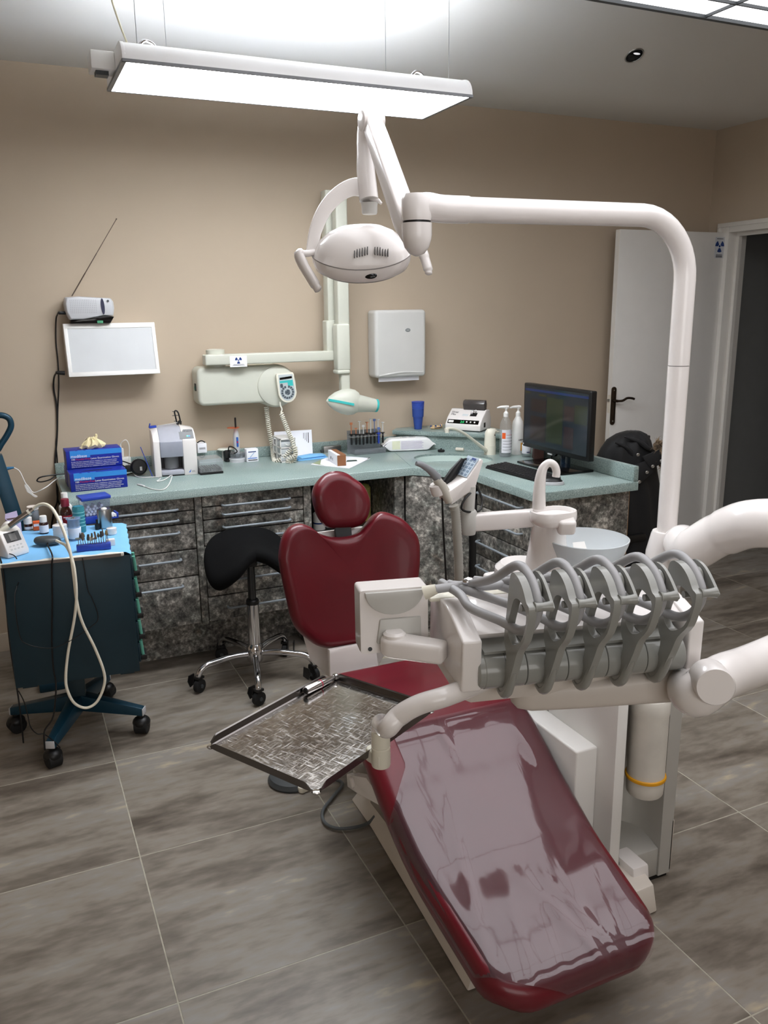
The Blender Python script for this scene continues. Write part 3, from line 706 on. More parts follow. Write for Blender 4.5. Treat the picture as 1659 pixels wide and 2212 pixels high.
def saddle(u, v, h):
    a = min(1.3, abs(u) / 0.2)
    front = max(0.0, min(1.0, (0.13 - v) / 0.29))
    drop = (0.035 + 0.135 * front) * a ** 1.75
    lift = 0.035 * max(0.0, v) / 0.16 - 0.015 * front
    n_in = -u * 0.18 * (a if h < 0 else 0)
    return V((SX + u + (0.5 * h * (1 if u > 0 else -1) * min(1, a) if h < 0 else 0), SY + v, zs0 - drop + lift + h))
ol = []
for k in range(56):
    a = 2 * math.pi * k / 56; cu, su = math.cos(a), math.sin(a)
    u = 0.205 * (abs(cu) ** 0.8) * (1 if cu > 0 else -1); v = 0.165 * (abs(su) ** 0.8) * (1 if su > 0 else -1)
    if su < 0: v *= (0.62 + 0.38 * min(1, abs(u) / 0.1))
    ol.append((u, v))
part('seat', MB().pad(ol, 0.055, saddle, 0.027, 8), SEATB, t)
part('seat_mount', MB().box(SX - 0.05, SX + 0.05, SY - 0.06, SY + 0.07, zst + 0.02, zst + 0.045).cyl((SX, SY, zst - 0.02), (SX, SY, zst + 0.03), 0.03), BLACK, t, 0.004)
part('lever', MB().tube([(SX + 0.03, SY, zst + 0.03), (SX + 0.11, SY - 0.02, zst + 0.02)], 0.005, 8), BLACK, t)

# ================================================================ INSTRUMENT TROLLEY (body)
CT = V((0.119, 3.2, 0)); CTR = rad(-5.4); MC = rotz(CTR, CT)
cart = thing('instrument_trolley', 'dark teal steel trolley on a four-legged caster base', 'trolley', M=MC)
bx0, bx1, by0, by1, bz0, bz1 = -0.188, 0.236, -0.21, 0.20, 0.305, 0.755
part('body', MB().box(bx0, bx1, by0, by1, bz0, bz1), TEALDK, cart, 0.003, local=True)
mb = MB(); mb.box(bx0 + 0.02, bx0 + 0.07, by0 + 0.02, by0 + 0.05, bz0 - 0.012, bz0); mb.box(bx1 - 0.07, bx1 - 0.02, by0 + 0.02, by0 + 0.05, bz0 - 0.012, bz0)
part('under_lip', mb, TEALDK, cart, local=True)
part('top_tray', MB().box(bx0 - 0.018, bx1 - 0.02, by0 - 0.012, by1 + 0.005, bz1, bz1 + 0.014), pm('cream_trolley_top', (226, 222, 210), 0.4), cart, 0.004, local=True)
part('trim_strip', MB().box(bx0 + 0.005, bx1 - 0.03, by0 - 0.015, by0 - 0.011, bz1 + 0.001, bz1 + 0.012), pm('grey_brown_strip', (112, 102, 96), 0.45), cart, local=True)
# drawer fronts face right: mint rails with black clips
for k in range(5):
    z1 = bz1 - 0.02 - 0.082 * k
    d = part('drawer', MB().box(bx1, bx1 + 0.008, by0 + 0.02, by1 - 0.02, z1 - 0.074, z1), TEALDK, cart, 0.002, local=True)
    for yy in (by0 + 0.04, by0 + 0.09): part('rail', MB().cyl((bx1 + 0.018, yy, z1 - 0.07), (bx1 + 0.012, yy - 0.008, z1 + 0.004), 0.006, n=10), MINT, d, local=True)
    part('clip', MB().box(bx1 + 0.004, bx1 + 0.03, by0 + 0.03, by0 + 0.10, z1 - 0.072, z1 - 0.052), BLACK, d, 0.003, local=True)
part('post', MB().box(-0.032, 0.032, -0.03, 0.03, 0.10, bz0), TEALDK, cart, 0.003, local=True)
MCi = MC.inverted()
for wp, an in (((0.006, 2.964), 0.4), ((-0.11, 3.301), 2.0), ((0.335, 3.08), -0.3), ((0.245, 3.449), 1.0)):
    p = MCi @ V((wp[0], wp[1], 0)); d = V((p.x, p.y, 0)); L = d.length; d.normalize(); s = V((-d.y, d.x, 0))
    rings = []
    for r, hw, za, zb_ in ((0.0, 0.03, 0.10, 0.165), (L + 0.012, 0.018, 0.078, 0.108)):
        c = d * r; rings.append([c - s * hw + V((0, 0, za)), c + s * hw + V((0, 0, za)), c + s * hw * 0.8 + V((0, 0, zb_)), c - s * hw * 0.8 + V((0, 0, zb_))])
    part('leg', MB().loft(rings), TEALBL, cart, 0.003, local=True)
    part('leg_cap', MB().box(L + 0.012, L + 0.016, -0.017, 0.017, 0.078, 0.107, frame((0, 0, 0), d, (0, 0, 1))), SILVER, cart, 0.002, local=True)
    k = part('caster', MB().tube([V((p.x, p.y, 0.032)) + V((math.cos(an), math.sin(an), 0)) * q for q in (-0.026, -0.022, 0.022, 0.026)], [0.026, 0.032, 0.032, 0.026], 22), RUBBER, cart, local=True)
    part('caster_hood', MB().ell((p.x, p.y, 0.046), 0.034, 0.034, 0.026, lo=-0.3).cyl((p.x, p.y, 0.06), (p.x, p.y, 0.085), 0.012, n=12), BLACK, k, local=True)

# ================================================================ DENTAL CHAIR
XC = 1.022
chair = thing('dental_chair', 'burgundy upholstered dental chair with white base', 'dental chair', (XC, 1.8, 0))
prof = cr([(1.195, 0.150), (1.225, 0.196), (1.33, 0.232), (1.53, 0.288), (1.67, 0.36), (1.795, 0.445), (1.88, 0.487), (1.98, 0.505), (2.12, 0.485), (2.26, 0.458), (2.36, 0.452)], 8) if False else None
PR = [V((0, y, z)) for y, z in ((1.19, 0.168), (1.25, 0.205), (1.36, 0.240), (1.53, 0.292), (1.67, 0.365), (1.795, 0.447), (1.88, 0.487), (1.98, 0.503), (2.12, 0.485), (2.26, 0.458), (2.36, 0.452))]
PC = cr(PR, 12); SL = [0.0]
for a, b in zip(PC, PC[1:]): SL.append(SL[-1] + (b - a).length)
def prof_at(s):
    s = max(0.0, min(SL[-1], s))
    for i in range(len(SL) - 1):
        if s <= SL[i + 1] + 1e-9:
            t = (s - SL[i]) / (SL[i + 1] - SL[i]); p = PC[i].lerp(PC[i + 1], t); d = (PC[i + 1] - PC[i]).normalized()
            return p, V((0, -d.z, d.y))
    return PC[-1], V((0, 0, 1))
SLEN = SL[-1]
def seat_half(s):
    """half width of the upholstery along its length from the foot end"""
    k = [(0.0, 0.232), (0.12, 0.236), (0.28, 0.248), (0.42, 0.260), (0.58, 0.264), (0.78, 0.262), (1.0, 0.262), (1.4, 0.24)]
    for (a, x), (b, y) in zip(k, k[1:]):
        if s <= b: return x + (y - x) * (s - a) / (b - a)
    return k[-1][1]
SEAT_TH = 0.085
def rounded_strip(s0, s1, inset, ra, rb, n=40):
    """closed outline (u, s) of the cushion between two stations with rounded corners"""
    right = []
    for k in range(n + 1):
        s = s0 + (s1 - s0) * (0.5 - 0.5 * math.cos(math.pi * k / n)); hw = seat_half(s) - inset
        for (e, r) in ((s - s0, ra), (s1 - s, rb)):
            if e < r: hw = hw - r + math.sqrt(max(0.0, r * r - (r - e) ** 2))
        right.append((hw, s))
    end0 = [(right[0][0] * (1 - 2 * k / 14), s0) for k in range(1, 14)]
    end1 = [(-right[-1][0] * (1 - 2 * k / 14), s1) for k in range(1, 14)]
    left = [(-h, s) for h, s in right]
    return right + [(-p[0], p[1]) for p in end1] + list(reversed(left)) + [(-p[0], p[1]) for p in end0]
def seat_map(u, s, h):
    p, n = prof_at(s)
    return V((XC + u, p.y, p.z)) + n * h
uph = part('seat_cushion', MB().pad(rounded_strip(0.0, SLEN, 0.0, 0.11, 0.12), SEAT_TH, seat_map, 0.04, 22), WINE, chair, angle=60, label='burgundy seat and leg rest cushion')
# clear plastic protector stretched over the leg rest
def film():
    rings = []
    for k in range(70):
        s = 0.004 + (0.76 - 0.004) * (k / 69) ** 1.15; p, n = prof_at(s); hw = seat_half(s) + 0.002
        lo_, hi_ = -hw, hw
        if s < 0.11:                                    # leaves both foot corners bare
            e = s / 0.11; rc_ = hw - 0.11 + math.sqrt(max(0.0, 0.11 ** 2 - (0.11 - s) ** 2)); lo_ = -min(rc_, hw - (hw - 0.05) * (1 - e) ** 1.5); hi_ = min(rc_ - 0.002, 0.165 + (hw - 0.165) * e)
        if s > 0.52: lo_ = -hw + 0.09 * min(1, (s - 0.52) / 0.12)   # and the left knee
        row = []
        for q in range(49):
            u = lo_ + (hi_ - lo_) * q / 48; a = max(0.0, (abs(u) - (hw - 0.042)) / 0.042)
            h = 0.0035 - (0.040 * (1 - math.sqrt(max(0.0, 1 - min(1, a) ** 2))))
            if s < 0.042: h -= 0.041 * (1 - math.sqrt(max(0.0, 1 - ((0.042 - s) / 0.042) ** 2)))
            x = u / hw
            wr = 0.0022 * math.sin(9 * x - 10 * s + 0.6) ** 5 * max(0, 0.42 - s) * 2.2 + 0.003 * math.exp(-((x - 0.02 + 1.1 * (s - 0.2)) / 0.05) ** 2) * max(0, 0.34 - s) * 3 + 0.0028 * math.exp(-((x - 0.2 + 1.1 * (s - 0.2)) / 0.045) ** 2) * max(0, 0.30 - s) * 3
            wr += 0.006 * math.exp(-((x - 0.72 + 0.5 * (s - 0.6)) / 0.06) ** 2) * math.exp(-((s - 0.60) / 0.05) ** 2) + 0.006 * math.exp(-((x + 0.12) / 0.035) ** 2) * math.exp(-((s - 0.69) / 0.045) ** 2) + 0.004 * math.exp(-((x + 0.62 - 1.2 * (s - 0.3)) / 0.05) ** 2) * math.exp(-((s - 0.3) / 0.16) ** 2)
            row.append(V((XC + u, p.y, p.z)) + n * (h + wr))
        rings.append(row)
    bm = bmesh.new(); vs = [[bm.verts.new(p) for p in r] for r in rings]
    for i in range(len(vs) - 1):
        for j in range(48): bm.faces.new((vs[i][j], vs[i][j + 1], vs[i + 1][j + 1], vs[i + 1][j]))
    mb = MB(); mb.bm.free(); mb.bm = bm; return mb
part('plastic_cover', film(), FILM, uph, angle=180, label='clear wrinkled plastic cover over the leg rest')
# backrest, headrest
TB = rad(11); BP = V((XC, 2.53, 0.62)); BS = V((0, math.sin(TB), math.cos(TB))); BN = V((0, -math.cos(TB), math.sin(TB)))
def bproj(px, py, p0=BP):
    p = hit(px, py, p0, BN) - V((XC, p0.y, p0.z)); return (p.x, p.dot(BS))
bo = [(649, 1131), (672, 1137), (690, 1151), (730, 1161), (775, 1155), (800, 1133), (818, 1111), (836, 1106), (869, 1119), (890, 1140), (904, 1165), (907, 1204), (903, 1260), (893, 1310), (875, 1350), (845, 1378), (812, 1392), (760, 1400), (705, 1402), (668, 1383), (637, 1351), (621, 1295), (606, 1225), (604, 1197), (611, 1163), (627, 1140)]
bo2 = [(p.x, p.y) for p in cr([V((*bproj(*q), 0)) for q in reversed(bo)], 5, True)]
def bmap(u, v, h):
    return V((XC + u, BP.y, BP.z)) + BS * v + BN * (h + 0.028 * (abs(u) / 0.25) ** 2)
back = part('backrest', MB().pad(bo2, 0.075, bmap, 0.036, 9, crown=-0.008), WINE, chair, angle=60, label='burgundy backrest with raised shoulders')
HP = V((XC, 2.60, 0.93))
ho = [(733, 1017), (755, 1021), (772, 1032), (790, 1047), (800, 1066), (805, 1088), (802, 1112), (794, 1129), (780, 1139), (755, 1143), (730, 1143), (712, 1139), (698, 1124), (688, 1102), (682, 1075), (684, 1057), (692, 1041), (710, 1023)]
ho2 = [(p.x, p.y) for p in cr([V((*bproj(px, py, HP), 0)) for px, py in reversed(ho)], 4, True)]
def hmap(u, v, h): return V((XC + u, HP.y, HP.z)) + BS * v + BN * (h + (0.02 * (u / 0.1) ** 2 - 0.01 if h > -0.03 else 0))
part('headrest', MB().pad(ho2, 0.075, hmap, 0.037, 8), WINE, chair, angle=60, label='oval burgundy headrest')
zb_ = BP + BS * 0.28
mb = MB(); mb.box(-0.03, 0.03, -0.03, -0.012, 0.18, 0.42, frame(V((XC - 0.005, BP.y + 0.07, BP.z)), (1, 0, 0), BS))
mb.box(-0.024, 0.02, -0.036, -0.03, 0.265, 0.30, frame(V((XC - 0.005, BP.y + 0.07, BP.z)), (1, 0, 0), BS))
part('headrest_stem', mb, DGREY, chair, 0.003)
# white shell behind and under the backrest
rings = []
for s, hw, off in ((-0.30, 0.075, 0.10), (-0.2, 0.16, 0.095), (0.0, 0.2, 0.088), (0.15, 0.18, 0.088), (0.24, 0.1, 0.086)):
    c = V((XC, BP.y, BP.z)) + BS * s - BN * off
    rings.append([c + V((x, 0, 0)) + BN * y for x, y in ((-hw, 0.01), (hw, 0.01), (hw * 0.9, -0.02), (-hw * 0.9, -0.02))])
part('back_shell', MB().loft(rings), WHITE, chair, 0.004)
brp = [V((0, 2.49, 0.47)), V((0, 2.475, 0.38)), V((0, 2.45, 0.31)), V((0, 2.40, 0.27)), V((0, 2.30, 0.25))]
bc = cr(brp, 6); rings = []
for i, p in enumerate(bc):
    hw = 0.085 + 0.006 * math.sin(i / 6); tdir = (bc[min(i + 1, len(bc) - 1)] - bc[max(i - 1, 0)]).normalized(); nrm = V((0, tdir.z, -tdir.y))
    rings.append([p + V((XC - 0.035 + x, 0, 0)) + nrm * y for x, y in ((-hw, -0.012), (hw, -0.012), (hw, 0.012), (-hw, 0.012))])
part('back_bracket', MB().loft(rings), WHITE, chair, 0.003)
# seat frame and lifting arm, base
rings = []
for y, z0, z1, hw in ((1.60, 0.235, 0.262, 0.10), (1.75, 0.25, 0.33, 0.15), (1.9, 0.27, 0.39, 0.17), (2.15, 0.27, 0.385, 0.17), (2.33, 0.29, 0.365, 0.15)):
    rings.append([V((XC - hw, y, z0)), V((XC + hw, y, z0)), V((XC + hw, y, z1)), V((XC - hw, y, z1))])
part('seat_frame', MB().loft(rings), WHITE, chair, 0.008)
# left side bracket with pivot button
bl = az(760, 1692, 0.36); 
br_pts = [(748, 1672), (790, 1680), (850, 1765), (815, 1738), (772, 1715), (750, 1700)]
px_ = 0.80
bpoly = [ax(*q, px_) for q in br_pts]
part('side_bracket', MB().loft([[V((px_ + dx_, p.y, p.z)) for p in bpoly] for dx_ in (0.0, 0.03)]), WHITE, chair, 0.003)
pv = ax(762, 1690, px_)
part('pivot_button', MB().cyl((px_ - 0.006, pv.y, pv.z), (px_ + 0.004, pv.y, pv.z), 0.016, n=20), WHITE, chair, 0.002)
# cross arm that joins the brackets under the cushion
part('cross_bar', MB().box(px_ + 0.02, XC + 0.2, pv.y + 0.0, pv.y + 0.05, pv.z - 0.025, pv.z + 0.015), LGREY, chair, 0.004)
mb = MB()
rings = []
for y, z0, z1, hw in ((1.72, 0.075, 0.12, 0.12), (1.78, 0.08, 0.30, 0.13), (2.12, 0.08, 0.30, 0.13), (2.2, 0.075, 0.12, 0.12)):
    rings.append([V((XC + 0.02 - hw, y, z0)), V((XC + 0.02 + hw, y, z0)), V((XC + 0.02 + hw, y, z1)), V((XC + 0.02 - hw, y, z1))])
part('lift_column', MB().loft(rings), LGREY, chair, 0.006)
mb = MB()
x0, x1, y0, y1, h = 0.848, 1.470, 1.436, 2.30, 0.085
bot = [(x0, y0), (x1, y0 + 0.11), (x1, y1), (x0 + 0.05, y1), (x0 + 0.048, 2.13)]
mb.loft([[V((x0, y0, 0.004)), V((x0 + 0.09, y0, 0.004)), V((x1 - 0.02, y0 + 0.02, 0.004)), V((x1, y0 + 0.11, 0.004)), V((x1, y1, 0.004)), V((x0 + 0.05, y1, 0.004)), V((x0 + 0.048, 2.13, 0.004))],
         [V((x0 + 0.028, y0 + 0.006, h)), V((x0 + 0.10, y0 + 0.006, h)), V((x1 - 0.03, y0 + 0.03, h)), V((x1 - 0.006, y0 + 0.115, h)), V((x1 - 0.006, y1 - 0.02, h)), V((x0 + 0.11, y1 - 0.02, h)), V((x0 + 0.105, 2.11, h))]])
bs = part('base_plate', mb, pm('cream_base_enamel', (222, 214, 204), 0.35, var=0.015), chair, 0.005)
part('end_cap', MB().cyl((x0 + 0.06, y0 - 0.0015, 0.03), (x0 + 0.06, y0 + 0.004, 0.03), 0.011, n=18), WHITEM, bs)
rings = [[V((x1 - 0.055, 1.505, 0.003)), V((x1, 1.505, 0.003)), V((x1, 1.70, 0.003)), V((x1 - 0.055, 1.70, 0.003))], [V((x1 - 0.062, 1.512, 0.11)), V((x1 - 0.008, 1.512, 0.11)), V((x1 - 0.008, 1.70, 0.11)), V((x1 - 0.062, 1.70, 0.11))]]
part('side_block', MB().loft(rings), WHITE, chair, 0.006)
part('hinge_plate', MB().box(0.90, 0.96, 1.95, 2.14, 0.086, 0.15), pm('taupe_metal', (150, 140, 130), 0.45), chair, 0.003)

# ================================================================ CUSPIDOR UNIT
unit = thing('cuspidor_unit', 'white dental water unit with frosted spittoon bowl and cup filler tap', 'dental unit', (1.45, 1.9, 0))
cx0, cx1, cy0, cy1 = 1.366, 1.588, 1.56, 2.25
PEARL = pm('pearl_grey_lacquer', (186, 184, 178), 0.28, 0.15, var=0.02)
npoly = [(cx0, cy0), (1.398, cy0), (1.408, cy0 + 0.012)]
for k in range(9):
    a = rad(180 - 180 * k / 8); npoly.append((1.477 + 0.067 * math.cos(a), cy0 + 0.045 + 0.075 * math.sin(a)))
npoly += [(1.545, cy0 + 0.0), (cx1, cy0), (cx1, cy1), (cx0, cy1)]
part('column', MB().prism(npoly, 0.012, 0.70), PEARL, unit, angle=30)
part('column_foot', MB().loft([[V((1.409, cy0 + 0.004, 0.012)), V((1.545, cy0 + 0.004, 0.012)), V((1.545, cy0 + 0.12, 0.012)), V((1.409, cy0 + 0.12, 0.012))], [V((1.409, cy0 + 0.004, 0.10)), V((1.545, cy0 + 0.004, 0.10)), V((1.545, cy0 + 0.12, 0.135)), V((1.409, cy0 + 0.12, 0.135))]]), PEARL, unit, 0.004)
part('floor_gap', MB().box(cx0 + 0.006, cx1 - 0.006, cy0 + 0.006, cy1 - 0.006, 0, 0.012), BLACK, unit)
part('side_cheek', MB().box(cx0 - 0.004, cx0 + 0.03, cy0 - 0.003, cy0 + 0.3, 0.012, 0.70), WHITEM, unit, 0.003)
part('service_cover', MB().box(cx1 - 0.004, cx1 + 0.004, cy0 + 0.0, cy0 + 0.05, 0.02, 0.18), pm('taupe_cover', (190, 180, 170), 0.4), unit, 0.001)
part('side_box', MB().box(1.290, 1.362, 1.628, 2.05, 0.09, 0.432), WHITEM, unit, 0.006, 3)
part('screw_cap', MB().cyl((1.2885, 1.76, 0.37), (1.2905, 1.76, 0.37), 0.012, n=18), LGREY, unit)
part('head_block', MB().box(cx0 - 0.006, cx1 + 0.008, cy0 - 0.012, cy1, 0.70, 0.75), WHITE, unit, 0.012, 3)
cc = ay(1405, 1630, 1.55); ccx = 1.477
c = part('filter_canister', MB().lathe([(0.046, 0.300), (0.049, 0.305), (0.0505, 0.33), (0.0505, 0.535), (0.052, 0.545), (0.052, 0.575), (0.047, 0.585), (0.03, 0.59)], (ccx, cy0 + 0.005, 0)), pm('canister_white', (216, 212, 203), 0.4), unit, label='white canister with a yellow ring')
part('yellow_ring', MB().loft([[V((ccx + (0.0515 + 0.004 * math.cos(b)) * math.cos(a), cy0 + 0.005 + (0.0515 + 0.004 * math.cos(b)) * math.sin(a), 0.352 + 0.006 * math.sin(b))) for b in [2 * math.pi * j / 8 for j in range(8)]] for a in [2 * math.pi * k / 36 for k in range(36)]], False, close=True), pm('yellow_rubber_ring', (226, 160, 24), 0.45), c)
part('canister_neck', MB().cyl((ccx, cy0 + 0.005, 0.585), (ccx, cy0 + 0.03, 0.70), 0.03), WHITE, unit)
# spittoon base and tower
tb = az(1118, 1225, 0.83)
part('spittoon_base', MB().lathe([(0.085, 0.745), (0.092, 0.76), (0.086, 0.83), (0.07, 0.846), (0.0, 0.85)], (1.37, 2.02, 0), sx=1.0, sy=1.1).box(1.37, 1.585, 1.93, 2.12, 0.745, 0.82), WHITE, unit, 0.0)
tw = az(1180, 1235, 0.835)
tp = V((tw.x, tw.y, 0))
rings = []
for z, rx, ry, sx_ in ((0.82, 0.075, 0.062, 0.0), (0.84, 0.07, 0.058, 0.0), (0.93, 0.055, 0.05, 0.002), (1.0, 0.047, 0.046, 0.004), (1.008, 0.046, 0.046, 0.004)):
    rings.append([tp + V((sx_ + rx * math.cos(2 * math.pi * k / 30), ry * math.sin(2 * math.pi * k / 30), z)) for k in range(30)])
part('tower', MB().loft(rings), WHITE, unit)
dp = az(1195, 1112, 1.03)
dm = V((dp.x, dp.y, 0))
dish = [dm + V((p[0], p[1], 0)) for p in rrect(0.135, 0.1, 0.045, 6)]
def ringz(k, z, src=dish): return [dm + (p - dm) * k + V((0, 0, z)) for p in src]
part('cup_shelf', MB().loft([ringz(0.86, 1.005), ringz(0.96, 1.012), ringz(1.0, 1.022), ringz(1.0, 1.035), ringz(0.97, 1.043), ringz(0.86, 1.043), ringz(0.80, 1.032), ringz(0.1, 1.032)]), WHITE, unit)
nz = az(1222, 1140, 1.0)
part('rinse_nozzle', MB().prism(rrect(0.05, 0.05, 0.012), -0.012, 0.03, frame(V((nz.x, nz.y, 1.0)), (0.91, -0.4, 0), (0, -0.3, 1))), WHITE, unit, 0.008, 3)
gp = [az(1178, 1098, 1.05), None]
gx, gy = gp[0].x, gp[0].y
def gpt(px, py):  # in the vertical plane through the tap facing the camera
    return hit(px, py, (gx, gy, 0), (math.sin(rad(24)), math.cos(rad(24)), 0))
neck = cr([gpt(1164, 1098), gpt(1165, 1060), gpt(1168, 1030), gpt(1174, 1010), gpt(1186, 1000), gpt(1197, 1005), gpt(1202, 1018), gpt(1201, 1030)], 5)
nr = [0.0195 - 0.0085 * min(1, i / 18) for i in range(len(neck))]
part('cup_filler_tap', MB().tube(neck, nr, 18), WHITE, unit)
bc_ = az(1268, 1164, 0.935)
bcen = V((bc_.x, bc_.y, 0)); R0 = 0.122
bw = part('spittoon_bowl', MB().lathe([(0.03, 0.835), (0.05, 0.838), (0.085, 0.862), (0.108, 0.895), (0.119, 0.925), (R0, 0.938), (R0 - 0.004, 0.939), (R0 - 0.008, 0.925), (0.1, 0.893), (0.08, 0.868), (0.045, 0.846), (0.0, 0.845)], bcen, 40), FROST, unit, label='frosted glass spittoon bowl')
part('drain_insert', MB().lathe([(0.034, 0.8475), (0.03, 0.851), (0.0, 0.851)], bcen), WHITE, bw)
part('crumpled_filter', MB().prism([(-0.02, -0.02), (0.03, -0.012), (0.035, 0.02), (-0.005, 0.026)], 0, 0.002, frame(bcen + V((0.01, 0.055, 0.885)), (1, 0, 0.1), (0, -0.75, 0.6))), WHITEM, bw)
part('bowl_stem', MB().lathe([(0.045, 0.74), (0.04, 0.80), (0.03, 0.836)], bcen), WHITE, unit)
# pillar that carries lamp and delivery arm
PP = az(1440, 1150, 0.92)
part('pillar', MB().cyl((PP.x, PP.y, 0.62), (PP.x, PP.y, 0.85), 0.052), PEARL, unit)
part('pillar_bracket', MB().box(1.5, PP.x, PP.y - 0.05, PP.y + 0.05, 0.62, 0.72), WHITE, unit, 0.015, 3)
rings = []
for z, r in ((0.78, 0.062), (0.86, 0.058), (0.915, 0.046), (0.925, 0.042)):
    rings.append([V((PP.x + r * math.cos(2 * math.pi * k / 28), PP.y + r * math.sin(2 * math.pi * k / 28), z)) for k in range(28)])
part('pillar_head', MB().loft(rings), WHITE, unit)
# assistant arm
az0 = az(1150, 1128, 0.985); ah = 0.985
e0 = V((tp.x - 0.02, tp.y + 0.02, ah)); e1p = hit(1012, 1128, (0, tp.y + 0.06, 0), (0, 1, 0))
ahz = e1p.z
e0.z = ahz
dirv = (V((e1p.x, e1p.y, ahz)) - e0).normalized()
Ma = frame(e0, dirv, (0, 0, 1)); La = (V((e1p.x, e1p.y, ahz)) - e0).length
mb = MB(); mb.box(0, La, -0.018, 0.018, -0.026, 0.024, Ma)
part('assistant_arm', mb, WHITE, unit, 0.006, 3)
E2 = V((e1p.x, e1p.y, ahz))
part('arm_elbow', MB().lathe([(0.02, -0.035), (0.024, -0.02), (0.024, 0.03), (0.02, 0.036)], E2), LGREY, unit)
part('arm_post', MB().cyl(E2 + V((0, 0, 0.03)), E2 + V((0.004, 0, 0.105)), 0.0165), LGREY, unit)
# keypad head: bent white box leaning back
ad = E2.y
def ap(px, py, dy=0.0): return ay(px, py, ad + dy)
side = [(968, 1066), (975, 1092), (1026, 1056), (1044, 994), (1037, 988), (1008, 1037)]
side = [(970, 1062), (976, 1091), (1027, 1055), (1045, 995), (1040, 991), (1009, 1036)]
base_ = [ap(*q, -0.015) for q in side]
mb = MB(); mb.loft([[p + V((0, dy, 0)) for p in base_] for dy in (0.0, 0.075)])
kp = part('keypad_head', mb, WHITE, unit, 0.004)
a0, a1 = ap(1010, 1034.5, -0.015), ap(1039.5, 991.5, -0.015)
up = (a1 - a0); nrm = V((0, 1, 0)).cross(up).normalized()
if nrm.dot(CAMP - a0) < 0: nrm = -nrm
Mk = face_m(a0 + V((0, 0.006, 0)) + nrm * 0.0025, (0, 1, 0), up)
if (Mk.to_3x3() @ V((0, 0, 1))).dot(nrm) < 0: Mk = face_m(a0 + V((0, 0.068, 0)) + nrm * 0.0025, (0, -1, 0), up)
part('keypad', MB().box(0, 0.062, 0.002, up.length - 0.002, -0.001, 0.0006, Mk), pm('pale_blue_keypad', (184, 200, 214), 0.4), kp)
mb = MB()
for i in range(3):
    for j in range(5): mb.box(0.006 + i * 0.019, 0.018 + i * 0.019, 0.005 + j * 0.0115, 0.012 + j * 0.0115, 0.0006, 0.0012, Mk)
part('key', mb, pm('keypad_symbols', (120, 140, 160), 0.5), kp)
part('keypad_logo', MB().box(0.03, 0.052, up.length - 0.012, up.length - 0.005, 0.0007, 0.0014, Mk), NAVYTXT, kp)
# suction handpieces and hoses
part('suction_tip', MB().tube(cr([ap(899, 1001, -0.02), ap(912, 1005, -0.02), ap(930, 1017, -0.02), ap(946, 1034, -0.02)], 5), [0.006, 0.0065, 0.007, 0.0075, 0.008, 0.008, 0.0085, 0.009, 0.009, 0.0095, 0.010, 0.0105, 0.011, 0.0115, 0.012, 0.012], 14), pm('mid_grey_suction_tip', (136, 138, 142), 0.4), unit)
part('suction_handle', MB().tube([ap(942, 1034, -0.02), ap(953, 1050, -0.02), ap(970, 1084, -0.02)], [0.012, 0.014, 0.011], 16), pm('beige_grey_handle', (188, 184, 174), 0.4), unit)
part('saliva_ejector_handle', MB().tube([ap(956, 1046, 0.0), ap(965, 1060, 0.0), ap(974, 1078, 0.0)], [0.009, 0.0095, 0.008], 14), pm('beige_grey_handle', (188, 184, 174), 0.4), unit)
part('holder_clip', MB().lathe([(0.018, 0.0), (0.02, 0.01), (0.02, 0.03), (0.016, 0.034)], (0, 0, 0), 20, frame(ap(948, 1068, -0.01), (1, 0, 0.3), (-0.5, 0, 1))), WHITE, unit)
part('syringe', MB().tube([ap(962, 1044, 0.045), ap(980, 1020, 0.045), ap(1000, 992, 0.045)], [0.012, 0.0135, 0.007], 14), BLACK, unit, label='black hand syringe')
part('syringe_cable', MB().tube(cr([ap(1000, 993, 0.045), ap(1010, 992, 0.05), ap(1022, 1002, 0.06)], 6), 0.003, 8), BLACK, unit)
hz = [ap(980, 1092, -0.02), ap(984, 1110, -0.02), ap(987, 1150, -0.02), ap(990, 1200, -0.02), ap(991, 1250, -0.02), ap(990, 1310, 0.0)]
hp = cr(hz, 14); part('suction_hose', MB().tube(hp, [0.0125 if i % 2 else 0.0138 for i in range(len(hp))], 12), pm('ribbed_grey_hose', (168, 166, 158), 0.5), unit, angle=80)
hz2 = [ap(984, 1092, 0.02), ap(989, 1150, 0.02), ap(994, 1240, 0.02), ap(995, 1310, 0.02)]
hp = cr(hz2, 22); part('suction_hose', MB().tube(hp, [0.0075 if i % 2 else 0.0084 for i in range(len(hp))], 10), pm('ribbed_grey_hose', (168, 166, 158), 0.5), unit, angle=80)
part('black_cable', MB().tube(cr([ap(955, 1075, 0.03), ap(958, 1150, 0.03), ap(962, 1220, 0.05), ap(965, 1290, 0.06)], 6), 0.003, 8), BLACK, unit)
part('black_cable', MB().tube(cr([ap(1030, 1048, 0.03), ap(1041, 1080, 0.02), ap(1036, 1103, 0.0), ap(1012, 1106, -0.02), ap(997, 1098, -0.02), ap(1004, 1078, -0.02), ap(1022, 1060, -0.01)], 6), 0.0032, 8), BLACK, unit)
